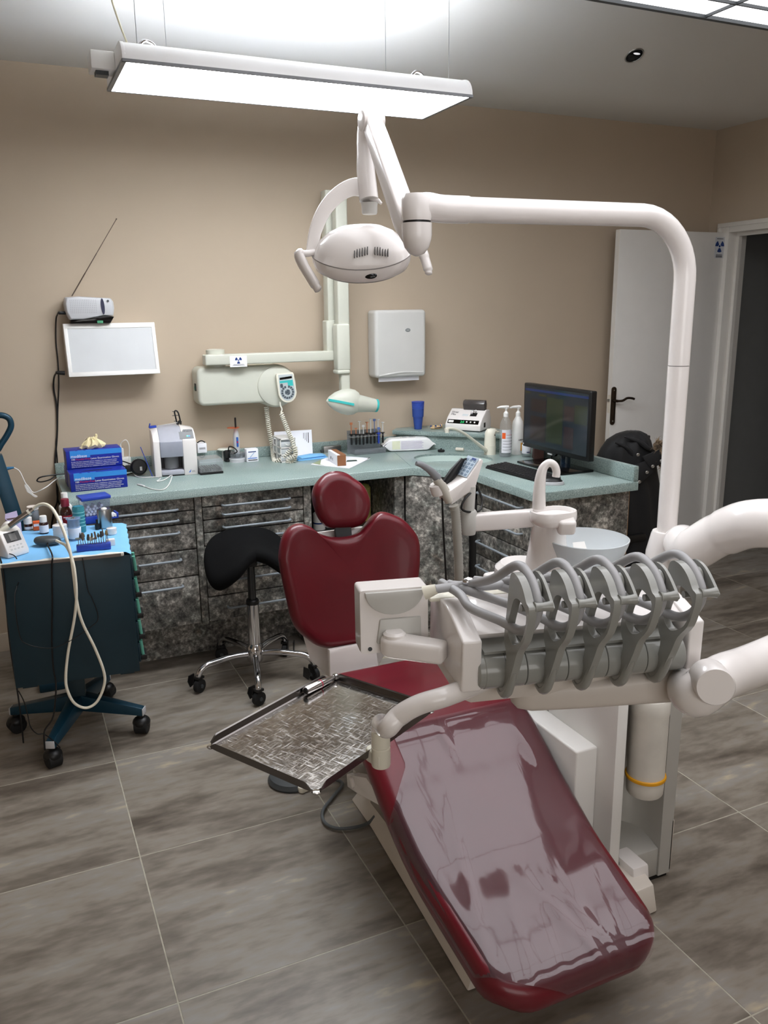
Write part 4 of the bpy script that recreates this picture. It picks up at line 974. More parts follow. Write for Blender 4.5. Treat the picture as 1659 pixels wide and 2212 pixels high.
# ================================================================ OPERATING LAMP
lamp = thing('operating_lamp', 'white dental operating lamp on a tall bent pole', 'lamp', (PP.x, PP.y, 0.925))
ZA = 1.838
J = V((0.925, 1.853, 1.827))
Rb = 0.17
pole = [V((PP.x, PP.y, z)) for z in (0.90, 1.2, 1.376)]
part('pole', MB().cyl((PP.x, PP.y, 0.90), (PP.x, PP.y, 1.425), 0.0295, 0.0305), WHITE, lamp)
bend = [V((PP.x, PP.y, 1.427)), V((PP.x, PP.y, ZA - Rb))]
for k in range(1, 11):
    a = rad(90 * k / 10); bend.append(V((PP.x - Rb * (1 - math.cos(a)), PP.y, ZA - Rb + Rb * math.sin(a))))
bend += [lerp((PP.x - Rb, PP.y, ZA), J, 0.3), lerp((PP.x - Rb, PP.y, ZA), J, 0.7), lerp((PP.x - Rb, PP.y, ZA), J, 0.84)]
part('boom', MB().tube(bend, 0.0305, 24), WHITE, lamp, angle=60)
s0 = lerp((PP.x - Rb, PP.y, ZA), J, 0.80)
part('boom_sleeve', MB().tube(cr([s0, lerp(s0, J, 0.5), J + V((0.02, 0, 0.004)), J + V((0.0, 0, -0.012))], 6), [0.0325] * 19, 24), WHITE, lamp, angle=60)
part('joint', MB().lathe([(0.034, -0.028), (0.036, -0.02), (0.036, 0.02), (0.03, 0.032)], J), WHITE, lamp)
j2 = part('joint_cup', MB().lathe([(0.004, -0.108), (0.018, -0.102), (0.029, -0.088), (0.0345, -0.07), (0.036, -0.06), (0.036, -0.033)], J), WHITE, lamp)
part('joint_ring', MB().cyl(J + V((0, 0, -0.0335)), J + V((0, 0, -0.028)), 0.033), BLACK, lamp)
T = CAMP + ray(803, 262) * 2.215
S0 = J + V((-0.012, 0.01, -0.055))
dd = (T - S0).normalized()
Ms = frame(S0, dd, (0, -0.7, 0.7))
L2 = (T - S0).length
sx_ = 0.026
mb = MB(); mb.loft([[Ms @ V((d, y, z)) for y, z in ((-w_, -h_), (w_, -h_), (w_, h_), (-w_, h_))] for d, w_, h_ in ((-0.02, 0.02, 0.018), (0.04, 0.0265, 0.024), (L2 * 0.7, 0.0255, 0.023), (L2, 0.0235, 0.02))])
part('spring_arm', mb, WHITE, lamp, 0.008, 3)
part('arm_pivot', MB().cyl(T + V((-0.032, 0.0, 0.0)), T + V((0.03, 0.0, 0.0)), 0.026), WHITE, lamp, 0.004)
# hanger
HD = T + V((-0.018, 0.012, 0)); hd = 2.25
def lp(px, py, d=2.255): return CAMP + ray(px, py) * d
hang = [lp(789, 268), lp(786, 300), lp(788, 330), lp(790, 365), lp(793, 400), lp(797, 432)]
hr = [0.02, 0.019, 0.022, 0.025, 0.0265, 0.0265]
hc = cr(hang, 5); part('hanger', MB().tube(hc, [hr[min(5, i // 5)] + (hr[min(5, i // 5 + 1)] - hr[min(5, i // 5)]) * (i % 5) / 5 for i in range(len(hc))], 20), WHITE, lamp, angle=60)
part('hanger_knob', MB().lathe([(0.019, -0.03), (0.021, -0.026), (0.022, -0.006), (0.024, 0.0)], lp(798, 438), 18), LGREY, lamp)
part('knob_lever', MB().tube([lp(800, 428), lp(818, 434), lp(824, 440)], [0.007, 0.006, 0.004], 10), WHITE, lamp)
# yoke arc on the left
yk_ = cr([lp(786, 405), lp(760, 405), lp(730, 421), lp(702, 452), lp(683, 493), lp(675, 530), lp(672, 552)], 7)
rings = []
for i, p in enumerate(yk_):
    tdir = (yk_[min(i + 1, len(yk_) - 1)] - yk_[max(i - 1, 0)]).normalized(); nrm = tdir.cross(FWD).normalized(); bn = V((0.2, 1, 0)).normalized()
    hw = 0.026 - 0.013 * i / len(yk_)
    rings.append([p + nrm * x + bn * y for x, y in ((-hw, -0.008), (hw, -0.008), (hw, 0.008), (-hw, 0.008))])
part('yoke', MB().loft(rings), WHITE, lamp, 0.003)
# lamp head: wide shell seen from behind
HC = lp(781, 553, 2.26)
Mh = frame(HC, (0.93, -0.30, 0.04), (-0.05, -0.30, 0.95))
rings = []
N = 44
def headring(k, z, front=1.0):
    out = []
    for i in range(N):
        a = 2 * math.pi * i / N; cu, su = math.cos(a), math.sin(a)
        x = 0.135 * k * (abs(cu) ** 0.85) * (1 if cu > 0 else -1); y = 0.095 * k * (abs(su) ** 0.85) * (1 if su > 0 else -1)
        out.append(Mh @ V((x, y, z + (0.02 * (x / 0.135) ** 2 if z < 0.0 else 0))))
    return out
for k, z in ((0.80, -0.052), (0.93, -0.046), (0.99, -0.03), (1.0, -0.012), (0.985, 0.0), (0.93, 0.02), (0.83, 0.042), (0.66, 0.062), (0.42, 0.076), (0.15, 0.081), (0.02, 0.0815)): rings.append(headring(k, z))
head = part('lamp_head', MB().loft(rings), WHITE, lamp, angle=50)
part('seam', MB().loft([headring(1.002, -0.0135), headring(1.004, -0.012), headring(1.002, -0.0105)], False), pm('grey_seam_line', (150, 146, 144), 0.5), head)
part('reflector', MB().loft([headring(0.78, -0.0535), headring(0.05, -0.048)], False), CHROME, head)
# vents
def onhead(px, py, d): return hit(px, py, HC, FWD)
for g, (xa_, xb_, ya_, yb_) in enumerate(((766, 794, 548, 541), (810, 838, 541, 545))):
    for k in range(6):
        px = xa_ + (xb_ - xa_) * k / 5; py = ya_ + (yb_ - ya_) * k / 5
        # cast onto the head shell
        p = None
        o = CAMP; dr_ = ray(px, py).normalized(); Mi = Mh.inverted(); lo_ = Mi @ o; ld = Mi.to_3x3() @ dr_
        best = None
        for st in range(400):
            q = lo_ + ld * (1.9 + st * 0.002)
            z = q.z
            if -0.05 < z < 0.082:
                kk = 1.0 if z < 0.0 else math.sqrt(max(0, 1 - (z / 0.0825) ** 2)) ** 0.9
                if (q.x / (0.135 * kk)) ** 2 + (q.y / (0.095 * kk)) ** 2 < 1.0: best = q; break
        if best is None: continue
        W = Mh @ best; U = V((0, 0.1, 1)); 
        part('vent_slot', MB().box(-0.0010, 0.0010, -0.003, 0.003, -0.012, 0.010, frame(W + dr_ * 0.001, RGT, UPV - FWD * -0.35)), BLACK, head)
sp = HC
def cast_head(px, py):
    dr_ = ray(px, py).normalized(); Mi = Mh.inverted(); lo_ = Mi @ CAMP; ld = Mi.to_3x3() @ dr_
    for st in range(600):
        q = lo_ + ld * (1.9 + st * 0.001)
        if -0.055 < q.z < 0.02 and (q.x / 0.135) ** 2 + (q.y / 0.095) ** 2 < 1.0: return Mh @ q, dr_
    return HC, dr_
W, dr_ = cast_head(801, 596)
part('sensor_window', MB().ell((0, 0, 0), 0.0165, 0.008, 0.004, frame(W + dr_ * 0.001, RGT + UPV * 0.08, -FWD)), BLACKG, head)
# handles
part('handle', MB().tube(cr([lp(678, 545, 2.25), lp(662, 548, 2.24), lp(646, 549, 2.235), lp(655, 572, 2.235), lp(668, 594, 2.235), lp(681, 615, 2.235), lp(689, 628, 2.235)], 5), [0.013] * 8 + [0.019] * 8 + [0.018] * 10 + [0.015] * 4 + [0.009], 14, flat=0.7), WHITE, lamp, angle=60)
part('handle', MB().tube(cr([lp(893, 540, 2.2), lp(903, 530, 2.18), lp(912, 543, 2.18), lp(919, 562, 2.18), lp(925, 583, 2.18), lp(926, 593, 2.18)], 5), [0.013] * 6 + [0.0175] * 8 + [0.0155] * 7 + [0.012] * 4 + [0.008], 14, flat=0.7), WHITE, lamp, angle=60)

# ================================================================ DELIVERY UNIT (dentist element)
DO = CAMP + ray(1000, 1527) * 1.4
DU = V((0.974, -0.2265, 0)); DV = V((0.2265, 0.974, 0))
MD = frame(DO, DU, (0, 0, 1))            # local x along the roll, y to the back, z up
deli = thing('delivery_unit', 'white instrument delivery unit with five grey holders above the leg rest', 'dental unit', M=Matrix.Translation(DO))
def D(a, b, z): return MD @ V((a, b, z - DO.z))
def B(a, b, z): return D(a * 1.03 + 0.018, b + 0.045, z - 0.022)
def dbox(a0, a1, b0, b1, z0, z1, mb=None): return (mb or MB()).box(a0 * 1.03 + 0.018, a1 * 1.03 + 0.018, b0 + 0.045, b1 + 0.045, z0 - 0.022 - DO.z, z1 - 0.022 - DO.z, MD)
# under tray
low = [(-0.004, 0.19, 0.96), (-0.004, 0.0, 0.975)]
rings = []
for a, zlo, b0 in ((-0.002, 0.955, 0.004), (0.02, 0.945, 0.0), (0.35, 0.945, 0.0), (0.39, 0.955, 0.01), (0.405, 0.985, 0.03)):
    rings.append([B(a, b0 + 0.034, zlo - 0.013), B(a, b0 + 0.028, zlo + 0.002), B(a, b0 + 0.026, 0.975), B(a, 0.20, 0.985), B(a, 0.20, zlo - 0.005), B(a, 0.19, zlo - 0.013)])
part('underside', MB().loft(rings), pm('warm_white_underside', (214, 206, 198), 0.4, var=0.01), deli, angle=50)
# cheeks and cover
def cheek(a0, a1):
    pr = [(-0.018, 0.978), (-0.02, 1.072), (-0.006, 1.076)]
    for k in range(7):
        t_ = k / 6; pr.append((0.0 + 0.11 * t_, 1.078 + 0.022 * math.sin(t_ * math.pi / 2)))
    pr += [(0.20, 1.092), (0.205, 1.0), (0.195, 0.978)]
    return MB().loft([[B(a, b, z) for b, z in pr] for a in (a0, a1)])
part('end_cheek', cheek(-0.012, 0.022), WHITE, deli, 0.004, 3)
part('end_cheek', cheek(0.398, 0.425), WHITE, deli, 0.004, 3)
pr = [(0.018, 1.06)]
for k in range(7):
    t_ = k / 6; pr.append((0.005 + 0.11 * t_, 1.073 + 0.026 * math.sin(t_ * math.pi / 2)))
pr += [(0.20, 1.092), (0.20, 1.0), (0.06, 1.0), (0.05, 1.05)]
part('cover', MB().loft([[B(a, b, z) for b, z in pr] for a in (0.022, 0.40)]), WHITE, deli, 0.002)
part('recess', dbox(0.02, 0.40, 0.045, 0.06, 0.985, 1.062), BLACK, deli)
for k in range(5):
    a0 = 0.028 + 0.0726 * k
    part('lid_strip', MB().loft([[B(a, b, z) for b, z in ((-0.012, 1.047), (0.04, 1.054), (0.04, 1.05), (-0.012, 1.0425))] for a in (a0, a0 + 0.0715)]), MGREY, deli)
    part('roll_segment', MB().tube([B(a0, 0.006, 1.008), B(a0 + 0.001, 0.006, 1.008), B(a0 + 0.0705, 0.006, 1.008), B(a0 + 0.0715, 0.006, 1.008)], [0.0335, 0.0345, 0.0345, 0.0335], 30), MGREY, deli)
    part('roll_groove', MB().tube([B(a0 + 0.035, 0.006, 1.008), B(a0 + 0.0358, 0.006, 1.008)], 0.0347, 30), DGREY, deli)
part('roll_end', MB().tube([B(0.016, 0.006, 1.008), B(0.019, 0.006, 1.008), B(0.028, 0.006, 1.008)], [0.030, 0.033, 0.0335], 30), MGREY, deli)
part('roll_bed', dbox(0.016, 0.396, 0.008, 0.045, 0.968, 0.985), MGREY, deli, 0.003)
# the five holders
HOLO = [(0.045, 0.966), (0.035, 0.957), (0.018, 0.953), (-0.002, 0.962), (-0.018, 0.985), (-0.042, 1.03), (-0.058, 1.062), (-0.085, 1.092), (-0.10, 1.13), (-0.103, 1.152), (-0.098, 1.157), (-0.09, 1.16), (-0.075, 1.176), (-0.055, 1.187), (-0.033, 1.190), (-0.018, 1.183), (-0.011, 1.16), (-0.004, 1.12), (0.006, 1.07), (0.004, 1.053), (-0.006, 1.035), (0.0, 1.005), (0.008, 0.985), (0.016, 0.977), (0.028, 0.977), (0.045, 0.982)]
HOLI = [(-0.050, 1.072), (-0.074, 1.089), (-0.089, 1.116), (-0.092, 1.140), (-0.078, 1.149), (-0.056, 1.153), (-0.036, 1.145), (-0.022, 1.12), (-0.010, 1.092), (-0.014, 1.074), (-0.032, 1.066)]
HOOK = [(-0.103, 1.150), (-0.098, 1.157), (-0.075, 1.176), (-0.055, 1.187), (-0.033, 1.190), (-0.018, 1.183), (-0.011, 1.16), (-0.04, 1.158), (-0.075, 1.155), (-0.092, 1.145)]
def smooth2(L, n=3): return [(p.x, p.y) for p in cr([V((*q, 0)) for q in L], n, True)]
def Hd(a, b, z): return D(a + 0.008, b + 0.02, z - 0.010)
for k in range(5):
    a = 0.078 + 0.0713 * k
    Mp = face_m(V((Hd(a, 0, 0).x, Hd(a, 0, 0).y, -0.010)), DV, (0, 0, 1))
    h = part('holder', plate(smooth2(HOLO), [smooth2(HOLI)], 0.013, Mp), MGREY, deli, 0.0)
    Mp2 = face_m(V((Hd(a + 0.034, 0, 0).x, Hd(a + 0.034, 0, 0).y, -0.010)), DV, (0, 0, 1))
    part('hook_plate', plate(smooth2(HOOK), [], 0.005, Mp2), MGREY, h)
    part('hook_tube', MB().tube(cr([Hd(a, 0.046, 0.984), Hd(a, 0.045, 0.972), Hd(a, 0.036, 0.957), Hd(a, 0.019, 0.952), Hd(a, 0.001, 0.963), Hd(a, -0.013, 0.985), Hd(a, -0.03, 1.015)], 5), [0.0085] * 26 + [0.008, 0.0075, 0.007, 0.006, 0.005], 12), MGREY, h)
    part('crossbar', MB().tube([Hd(a + 0.005, -0.095, 1.152), Hd(a + 0.009, -0.095, 1.152), Hd(a + 0.018, -0.095, 1.152), Hd(a + 0.028, -0.095, 1.152), Hd(a + 0.034, -0.095, 1.152)], [0.0095, 0.0075, 0.0068, 0.0078, 0.0095], 16), MGREY, h)
    part('pulley', MB().tube([Hd(a + 0.008, -0.048, 1.166), Hd(a + 0.011, -0.048, 1.166), Hd(a + 0.023, -0.048, 1.166), Hd(a + 0.030, -0.048, 1.166)], [0.016, 0.012, 0.012, 0.016], 20), MGREY, h)
    part('guide_pin', MB().cyl(Hd(a - 0.004, -0.062, 1.14), Hd(a + 0.03, -0.062, 1.14), 0.006, n=12), MGREY, h)
    ah_ = a + 0.017
    pts = [Hd(ah_ - 0.085 - 0.012 * k, 0.17, 1.112), Hd(ah_ - 0.06, 0.13, 1.118), Hd(ah_ - 0.028, 0.065, 1.148), Hd(ah_ - 0.005, 0.005, 1.190), Hd(ah_, -0.04, 1.185), Hd(ah_, -0.072, 1.164), Hd(ah_, -0.082, 1.14), Hd(ah_ - 0.004, -0.066, 1.108), Hd(ah_ - 0.01, -0.03, 1.088), Hd(ah_ - 0.03, 0.01, 1.092), Hd(ah_ - 0.07, 0.05, 1.104), Hd(ah_ - 0.12, 0.10, 1.113), Hd(ah_ - 0.15, 0.16, 1.112)]
    if k == 0: pts[0] = Hd(-0.02, 0.125, 1.116); pts[-1] = Hd(ah_ - 0.09, 0.17, 1.112); pts[-2] = Hd(ah_ - 0.075, 0.10, 1.112)
    part('hose', MB().tube(cr(pts, 8), 0.0082, 12), HOSE, h, angle=80)
for k in range(4):
    b = 0.165 + 0.008 * (k % 2); a0 = 0.02 + 0.085 * k
    part('hose_loop', MB().tube(cr([D(a0, b, 1.106), D(a0 + 0.05, b - 0.03, 1.108), D(a0 + 0.11, b - 0.02, 1.107), D(a0 + 0.16, b + 0.02, 1.104)], 8), 0.008, 12), HOSE, deli, angle=80)
part('hose_coupling', MB().tube([D(-0.03, 0.152, 1.098), D(-0.008, 0.146, 1.106)], [0.013, 0.009], 16), IVORY, deli)
part('cable_ledge', dbox(-0.03, 0.12, 0.13, 0.17, 1.092, 1.1), IVORY, deli, 0.003)
part('chrome_ring', MB().ell(D(0.05, 0.14, 1.118), 0.012, 0.008, 0.008), CHROME, deli)
# display panel on its arm, seen from behind
dpd = 1.56
Dc = CAMP + ray(846, 1330) * dpd
Mq = frame(Dc, DU, (0.02, 0.02, 1))
pw, ph = 0.065, 0.062
rings = []
for y, k in ((0.03, 1.0), (-0.012, 1.0), (-0.026, 0.985)):
    rings.append([Mq @ V((x * k, y, z * k)) for x, z in rrect(pw * 2, ph * 2, 0.006, 3)])
dp_ = part('display', MB().loft(rings), WHITE, deli, label='white display seen from behind')
half = [(0.055 * math.cos(rad(a)), ph - 0.004 - 0.045 * abs(math.sin(rad(a)))) for a in range(180, 361, 12)]
part('back_boss', MB().loft([[Mq @ V((x, y, z)) for x, z in half] for y in (-0.033, -0.018)]), LGREY, dp_, 0.002)
part('back_rib', MB().loft([[Mq @ V((x, y, z)) for x, z in ((-0.028, 0.005), (0.05, 0.005), (0.05, -ph + 0.004), (-0.035, -ph + 0.02))] for y in (-0.031, -0.018)]), LGREY, dp_, 0.003)
part('back_screw', MB().cyl(Mq @ V((-0.047, -0.0275, -0.052)), Mq @ V((-0.047, -0.025, -0.052)), 0.004, n=14), DGREY, dp_)
E1 = CAMP + ray(852, 1392) * 1.53
E0 = D(0.0, 0.11, E1.z)
ed = (E0 - E1).normalized(); es = V((-ed.y, ed.x, 0))
Le = (E0 - E1).length
outl_ = [(0.026 * math.cos(rad(a_)), 0.026 * math.sin(rad(a_))) for a_ in range(90, 271, 15)] + [(Le, -0.021), (Le, 0.021)]
part('display_arm', MB().prism(outl_, -0.019, 0.017, frame(E1, ed, (0, 0, 1))), WHITE, deli, 0.008, 3)
part('arm_joint', MB().lathe([(0.021, 0.010), (0.021, 0.022), (0.016, 0.026), (0.0, 0.027)], E1, 24), WHITE, deli)
# swing arm under the unit
SZ = 0.922
P1 = D(0.155, 0.13, 0.896); P2 = D(0.450, 0.075, 0.914)
ring_c = []
rings = []
dirn = (P2 - P1).normalized(); sd = V((-dirn.y, dirn.x, 0))
for t_, w_, h_ in ((-0.022, 0.02, 0.016), (-0.012, 0.036, 0.025), (0.012, 0.045, 0.029), (0.10, 0.046, 0.031), (0.20, 0.042, 0.033), (0.27, 0.038, 0.035), (0.296, 0.036, 0.036)):
    c = P1 + dirn * t_; rings.append([c + sd * w_ * math.copysign(abs(math.cos(a)) ** 0.6, math.cos(a)) + V((0, 0, h_ * math.copysign(abs(math.sin(a)) ** 0.6, math.sin(a)))) for a in [2 * math.pi * q / 24 for q in range(24)]])
part('swing_arm', MB().loft(rings), pm('warm_white_underside', (214, 206, 198), 0.4, var=0.01), deli, angle=50)
part('swivel_disc', MB().lathe([(0.04, 0.0), (0.046, 0.006), (0.046, 0.016)], D(0.21, 0.12, 0.92)), WHITE, deli)
PJ = P2 + dirn * 0.005
part('joint_ring', MB().tube([P2 + dirn * 0.002, P2 + dirn * 0.006], 0.0355, 26), DGREY, deli)
EL = V((1.72, 1.08, 0.985))
lowp = [P2 + dirn * 0.006, CAMP + ray(1500, 1500) * 1.47, CAMP + ray(1560, 1462) * 1.51, CAMP + ray(1659, 1424) * 1.60, EL]
part('lower_arm', MB().tube(cr(lowp, 8), [0.036] * 4 + [0.038] * 4 + [0.041] * 25, 28), WHITE, deli, angle=60)
jc = CAMP + ray(1545, 1483) * 1.415
vd = (CAMP - jc); vd.z = 0; vd = (vd.normalized() * 0.85 + V((0.12, -0.25, 0.10))).normalized()
part('joint_cap', MB().tube([jc - vd * 0.05, jc, jc + vd * 0.004], [0.0335, 0.0335, 0.0315], 36), WHITE, deli)
upp = [V((PP.x, PP.y, 0.865)), V((PP.x + 0.01, PP.y - 0.05, 0.90)), CAMP + ray(1490, 1190) * 2.42, CAMP + ray(1560, 1152) * 2.34, CAMP + ray(1659, 1130) * 2.22, V((1.95, 1.3, 1.03)), V((1.9, 1.13, 1.02)), EL + V((0.03, 0.03, 0.01)), EL]
part('upper_arm', MB().tube(cr(upp, 8), [0.05] * 9 + [0.056] * 8 + [0.062] * 8 + [0.066] * 24 + [0.06] * 16, 30), WHITE, deli, angle=60)
part('elbow', MB().ell(EL, 0.065, 0.065, 0.07), WHITE, deli)
# ================================================================ TRAY
ZTR = 0.752
ta, tb_, tcn = az(450, 1612, ZTR), az(690, 1708, ZTR), az(715, 1465, ZTR)
ex = (tcn - ta); Lx = ex.length; ex.normalize(); ey = V((-ex.y, ex.x, 0)); Ly = (tb_ - ta).length
if (tb_ - ta).dot(ey) < 0: ey = -ey
o_ = ta
Mt = Matrix(((ex.x, ey.x, 0, o_.x), (ex.y, ey.y, 0, o_.y), (0, 0, 1, o_.z), (0, 0, 0, 1)))
tr = thing('instrument_tray', 'scratched stainless steel instrument tray with raised rim', 'tray', M=Mt)
part('tray_plate', MB().box(0.004, Lx - 0.004, 0.004, Ly - 0.004, -0.003, 0), TRAYM, tr, local=True)
def rim(p, q, nm='rim'):
    p = V(p); q = V(q); d = (q - p).normalized(); i_ = V((0, 0, 1)).cross(d)
    if i_.dot(V((Lx / 2, Ly / 2, 0)) - p) < 0: i_ = -i_
    sec = [(0.0, -0.003), (-0.004, 0.001), (-0.006, 0.014), (-0.0085, 0.016), (-0.008, 0.013), (-0.0055, -0.002), (0.0, -0.0055)]
    c = 0.022
    part(nm, MB().loft([[p + d * t + i_ * a + V((0, 0, z * s)) for a, z in sec] for t, s in ((c * 0.25, 0.25), (c * 0.7, 0.8), (c, 1.0), ((q - p).length - c, 1.0), ((q - p).length - c * 0.7, 0.8), ((q - p).length - c * 0.25, 0.25))]), pm('dull_steel_rim', (120, 116, 114), 0.25, 1.0), tr, local=True)
rim((0.004, 0.004, 0), (Lx - 0.004, 0.004, 0)); rim((0.004, Ly - 0.004, 0), (Lx - 0.004, Ly - 0.004, 0)); rim((0.004, 0.004, 0), (0.004, Ly - 0.004, 0)); rim((Lx - 0.004, 0.004, 0), (Lx - 0.004, Ly - 0.004, 0))
for cx_, cy_ in ((0.004, 0.004), (Lx - 0.004, 0.004), (0.004, Ly - 0.004), (Lx - 0.004, Ly - 0.004)):
    part('corner_lip', MB().lathe([(0.0, -0.003), (0.008, -0.003), (0.009, -0.001), (0.006, 0.0003), (0.0, 0.0)], (cx_, cy_, 0), 16), TRAYM, tr, local=True)
# tray arm belongs to the delivery unit
hb = az(823, 1650, ZTR - 0.012)
hbp = V((hb.x, hb.y, 0))
TA = pm('warm_white_underside', (214, 206, 198), 0.4, var=0.01)
part('tray_hub', MB().lathe([(0.0175, ZTR - 0.015), (0.0185, ZTR - 0.012), (0.0185, ZTR + 0.024), (0.017, ZTR + 0.026), (0.0185, ZTR + 0.028), (0.0178, ZTR + 0.06)], hbp), IVORY, deli)
arm = cr([hbp + V((0, 0, ZTR + 0.055)), hbp + V((0.001, 0, ZTR + 0.075)), CAMP + ray(836, 1573) * 1.45, CAMP + ray(862, 1546) * 1.44, CAMP + ray(905, 1522) * 1.43, CAMP + ray(960, 1505) * 1.43, D(0.035, 0.07, 0.945), D(0.07, 0.09, 0.945)], 7)
part('tray_arm', MB().tube(arm, 0.0178, 20), WHITE, deli, angle=60)
tcl = hbp + V((0, 0, ZTR - 0.013)); td = (V((o_.x, o_.y, 0)) + ex * Lx * 0.5 + ey * Ly * 0.5 - hbp).normalized()
part('tray_clamp', MB().prism([(-0.012, -0.017), (0.03, -0.013), (0.036, -0.004), (0.036, 0.004), (0.03, 0.013), (-0.012, 0.017)], 0, 0.028, frame(tcl, td, (0, 0, 1))), IVORY, deli, 0.004, 3)
# handpiece lying along the far rim
h0, h1 = az(660, 1492, ZTR + 0.012), az(722, 1463, ZTR + 0.008)
hh = thing('handpiece', 'chrome dental handpiece lying along the tray rim', 'handpiece', h0)
hdx = (h1 - h0).normalized()
part('body', MB().tube([h0, h0 + hdx * 0.004, h0 + hdx * 0.05, h0 + hdx * 0.075, h1], [0.0085, 0.0098, 0.0098, 0.0078, 0.005], 20), CHROME, hh)
part('red_band', MB().tube([h0 + hdx * 0.047, h0 + hdx * 0.0495], 0.0099, 20), REDTXT, hh)
part('head', MB().lathe([(0.004, -0.006), (0.0065, -0.004), (0.0065, 0.006), (0.004, 0.008)], h1 + hdx * 0.004), CHROME, hh)
part('coupling', MB().cyl(h0 - hdx * 0.002, h0 + hdx * 0.001, 0.006, n=16), BLACK, hh)
# foot pedal with its cable
p0 = az(655, 1697, 0.0)
fp = thing('foot_pedal', 'dark foot pedal on the floor under the tray with a grey cable', 'foot pedal', (p0.x, p0.y, 0))
part('pedal_body', MB().lathe([(0.085, 0.0), (0.088, 0.008), (0.08, 0.022), (0.05, 0.03), (0.0, 0.032)], (p0.x - 0.02, p0.y + 0.05, 0)), DGREY, fp)
part('pedal_bumper', MB().prism(rrect(0.06, 0.03, 0.012), 0.0, 0.02, rotz(0.3, (p0.x, p0.y - 0.03, 0.002))), IVORY, fp, 0.004)
part('cable', MB().tube(cr([V((p0.x + 0.05, p0.y + 0.03, 0.012)), az(738, 1690, 0.01), az(720, 1720, 0.01), az(698, 1750, 0.01), az(700, 1775, 0.01), az(725, 1789, 0.01), az(762, 1788, 0.01), az(795, 1778, 0.01), az(810, 1763, 0.03)], 7), 0.0055, 10), pm('grey_rubber_cable', (92, 96, 98), 0.5), fp)
# ================================================================ ON THE BACK WALL
# film viewer (light box)
TL = ay(137, 700, 4.13); TR = ay(333, 697, 4.13); BL = ay(148, 815, 4.07)
x0, x1 = (TL.x + BL.x) / 2, TR.x; zt, zb2 = TL.z, BL.z
SIDE = [(WB - 0.001, zb2), (4.07, zb2), (4.13, zt), (WB - 0.001, zt)]
t = thing('film_viewer', 'white wall-mounted film viewer with a blank frosted screen', 'light box', ((x0 + x1) / 2, WB - 0.03, zb2))
part('housing', MB().loft([[V((x, y, z)) for y, z in SIDE] for x in (x0, x1)]), WHITEM, t, 0.002)
fy = lambda z: 4.07 + 0.06 * (z - zb2) / (zt - zb2)
upv = V((0, 0.06, zt - zb2)).normalized(); outn = V((0, -upv.z, upv.y))
Mv = Matrix(((1, 0, 0, x0), (0, upv.y, outn.y, 4.07), (0, upv.z, outn.z, zb2), (0, 0, 0, 1)))
H_ = math.hypot(0.06, zt - zb2); W_ = x1 - x0
part('screen', MB().box(0.016, W_ - 0.016, 0.02, H_ - 0.022, 0.0, 0.002, Mv), pm('frosted_screen', (200, 202, 203), 0.25, var=0.03, scale=5), t)
for b in ((0, W_, 0, 0.02), (0, W_, H_ - 0.023, H_), (0, 0.0165, 0.02, H_ - 0.022), (W_ - 0.0165, W_, 0.02, H_ - 0.022)): part('frame_bar', MB().box(*b, 0.0, 0.005, Mv), WHITEM, t, 0.0012)
pp = ay(140, 806, 4.13)
part('plug', MB().tube([pp + V((-0.04, 0, 0.004)), pp + V((-0.028, 0, 0.003)), pp + V((0.0, 0, 0))], [0.005, 0.009, 0.010], 12), BLACK, t)
def wl(px, py, d=0.008): return ay(px, py, WB - d)
part('cable', MB().tube(cr([pp + V((-0.035, 0, 0.004)), wl(117, 815, 0.03), wl(116, 840), wl(122, 875), wl(124, 920), wl(122, 960), wl(119, 1000), wl(123, 1035), wl(124, 1080), wl(118, 1100), wl(112, 1130), wl(110, 1160)], 5), 0.0042, 8), BLACK, t)
# radio
ry = 4.10
rl = ay(142, 690, ry); rr_ = ay(249, 690, ry); rt = ay(195, 640, ry)
rw = rr_.x - rl.x; rz0 = zt + 0.001; rh = rt.z - rz0
t = thing('radio', 'silver portable radio with a long raised antenna on the film viewer', 'radio', ((rl.x + rr_.x) / 2, ry + 0.04, rz0))
def radio_ring(k, y): return [V((rl.x + rw / 2 + (p[0]) * k, y, rz0 + rh * 0.55 + p[1] * k)) for p in [(rw * u, rh * v) for u, v in ((-0.49, -0.12), (-0.5, 0.2), (-0.47, 0.42), (-0.2, 0.45), (0.2, 0.40), (0.44, 0.38), (0.49, 0.25), (0.5, 0.0), (0.47, -0.28), (0.3, -0.26), (0.1, -0.32), (-0.15, -0.40), (-0.42, -0.40))]]
part('body', MB().loft([radio_ring(0.93, ry - 0.012), radio_ring(1.0, ry), radio_ring(1.0, ry + 0.07), radio_ring(0.95, ry + 0.08)]), SILVER, t, 0.003)
part('stand', MB().loft([[V((rl.x + rw * u, y, rz0 + rh * v)) for u, v in ((0.08, 0.0), (0.9, 0.0), (0.985, 0.24), (0.8, 0.30), (0.55, 0.24), (0.1, 0.14))] for y in (ry + 0.004, ry + 0.075)]), BLACKG, t, 0.002)
dl_ = ay(222, 662, ry - 0.013)
part('tuning_dial', MB().prism(ellp(0.008, 0.036, 20), 0, 0.003, face_m((dl_.x, ry - 0.0115, dl_.z), (1, 0, 0.04), (-0.1, 0, 1))), pm('navy_dial', (20, 26, 60), 0.25), t)
rk = ay(233, 650, ry - 0.013); part('power_button', MB().cyl((rk.x, ry - 0.012, rk.z), (rk.x, ry - 0.016, rk.z), 0.005, n=14), DGREY, t)
mb = MB()
for r_ in range(8):
    for c_ in range(15):
        gx_ = rl.x + 0.025 + c_ * 0.0078; gz_ = rz0 + rh * 0.40 + r_ * 0.0078; mb.box(gx_ - 0.0012, gx_ + 0.0012, ry - 0.0128, ry - 0.0118, gz_ - 0.0012, gz_ + 0.0012)
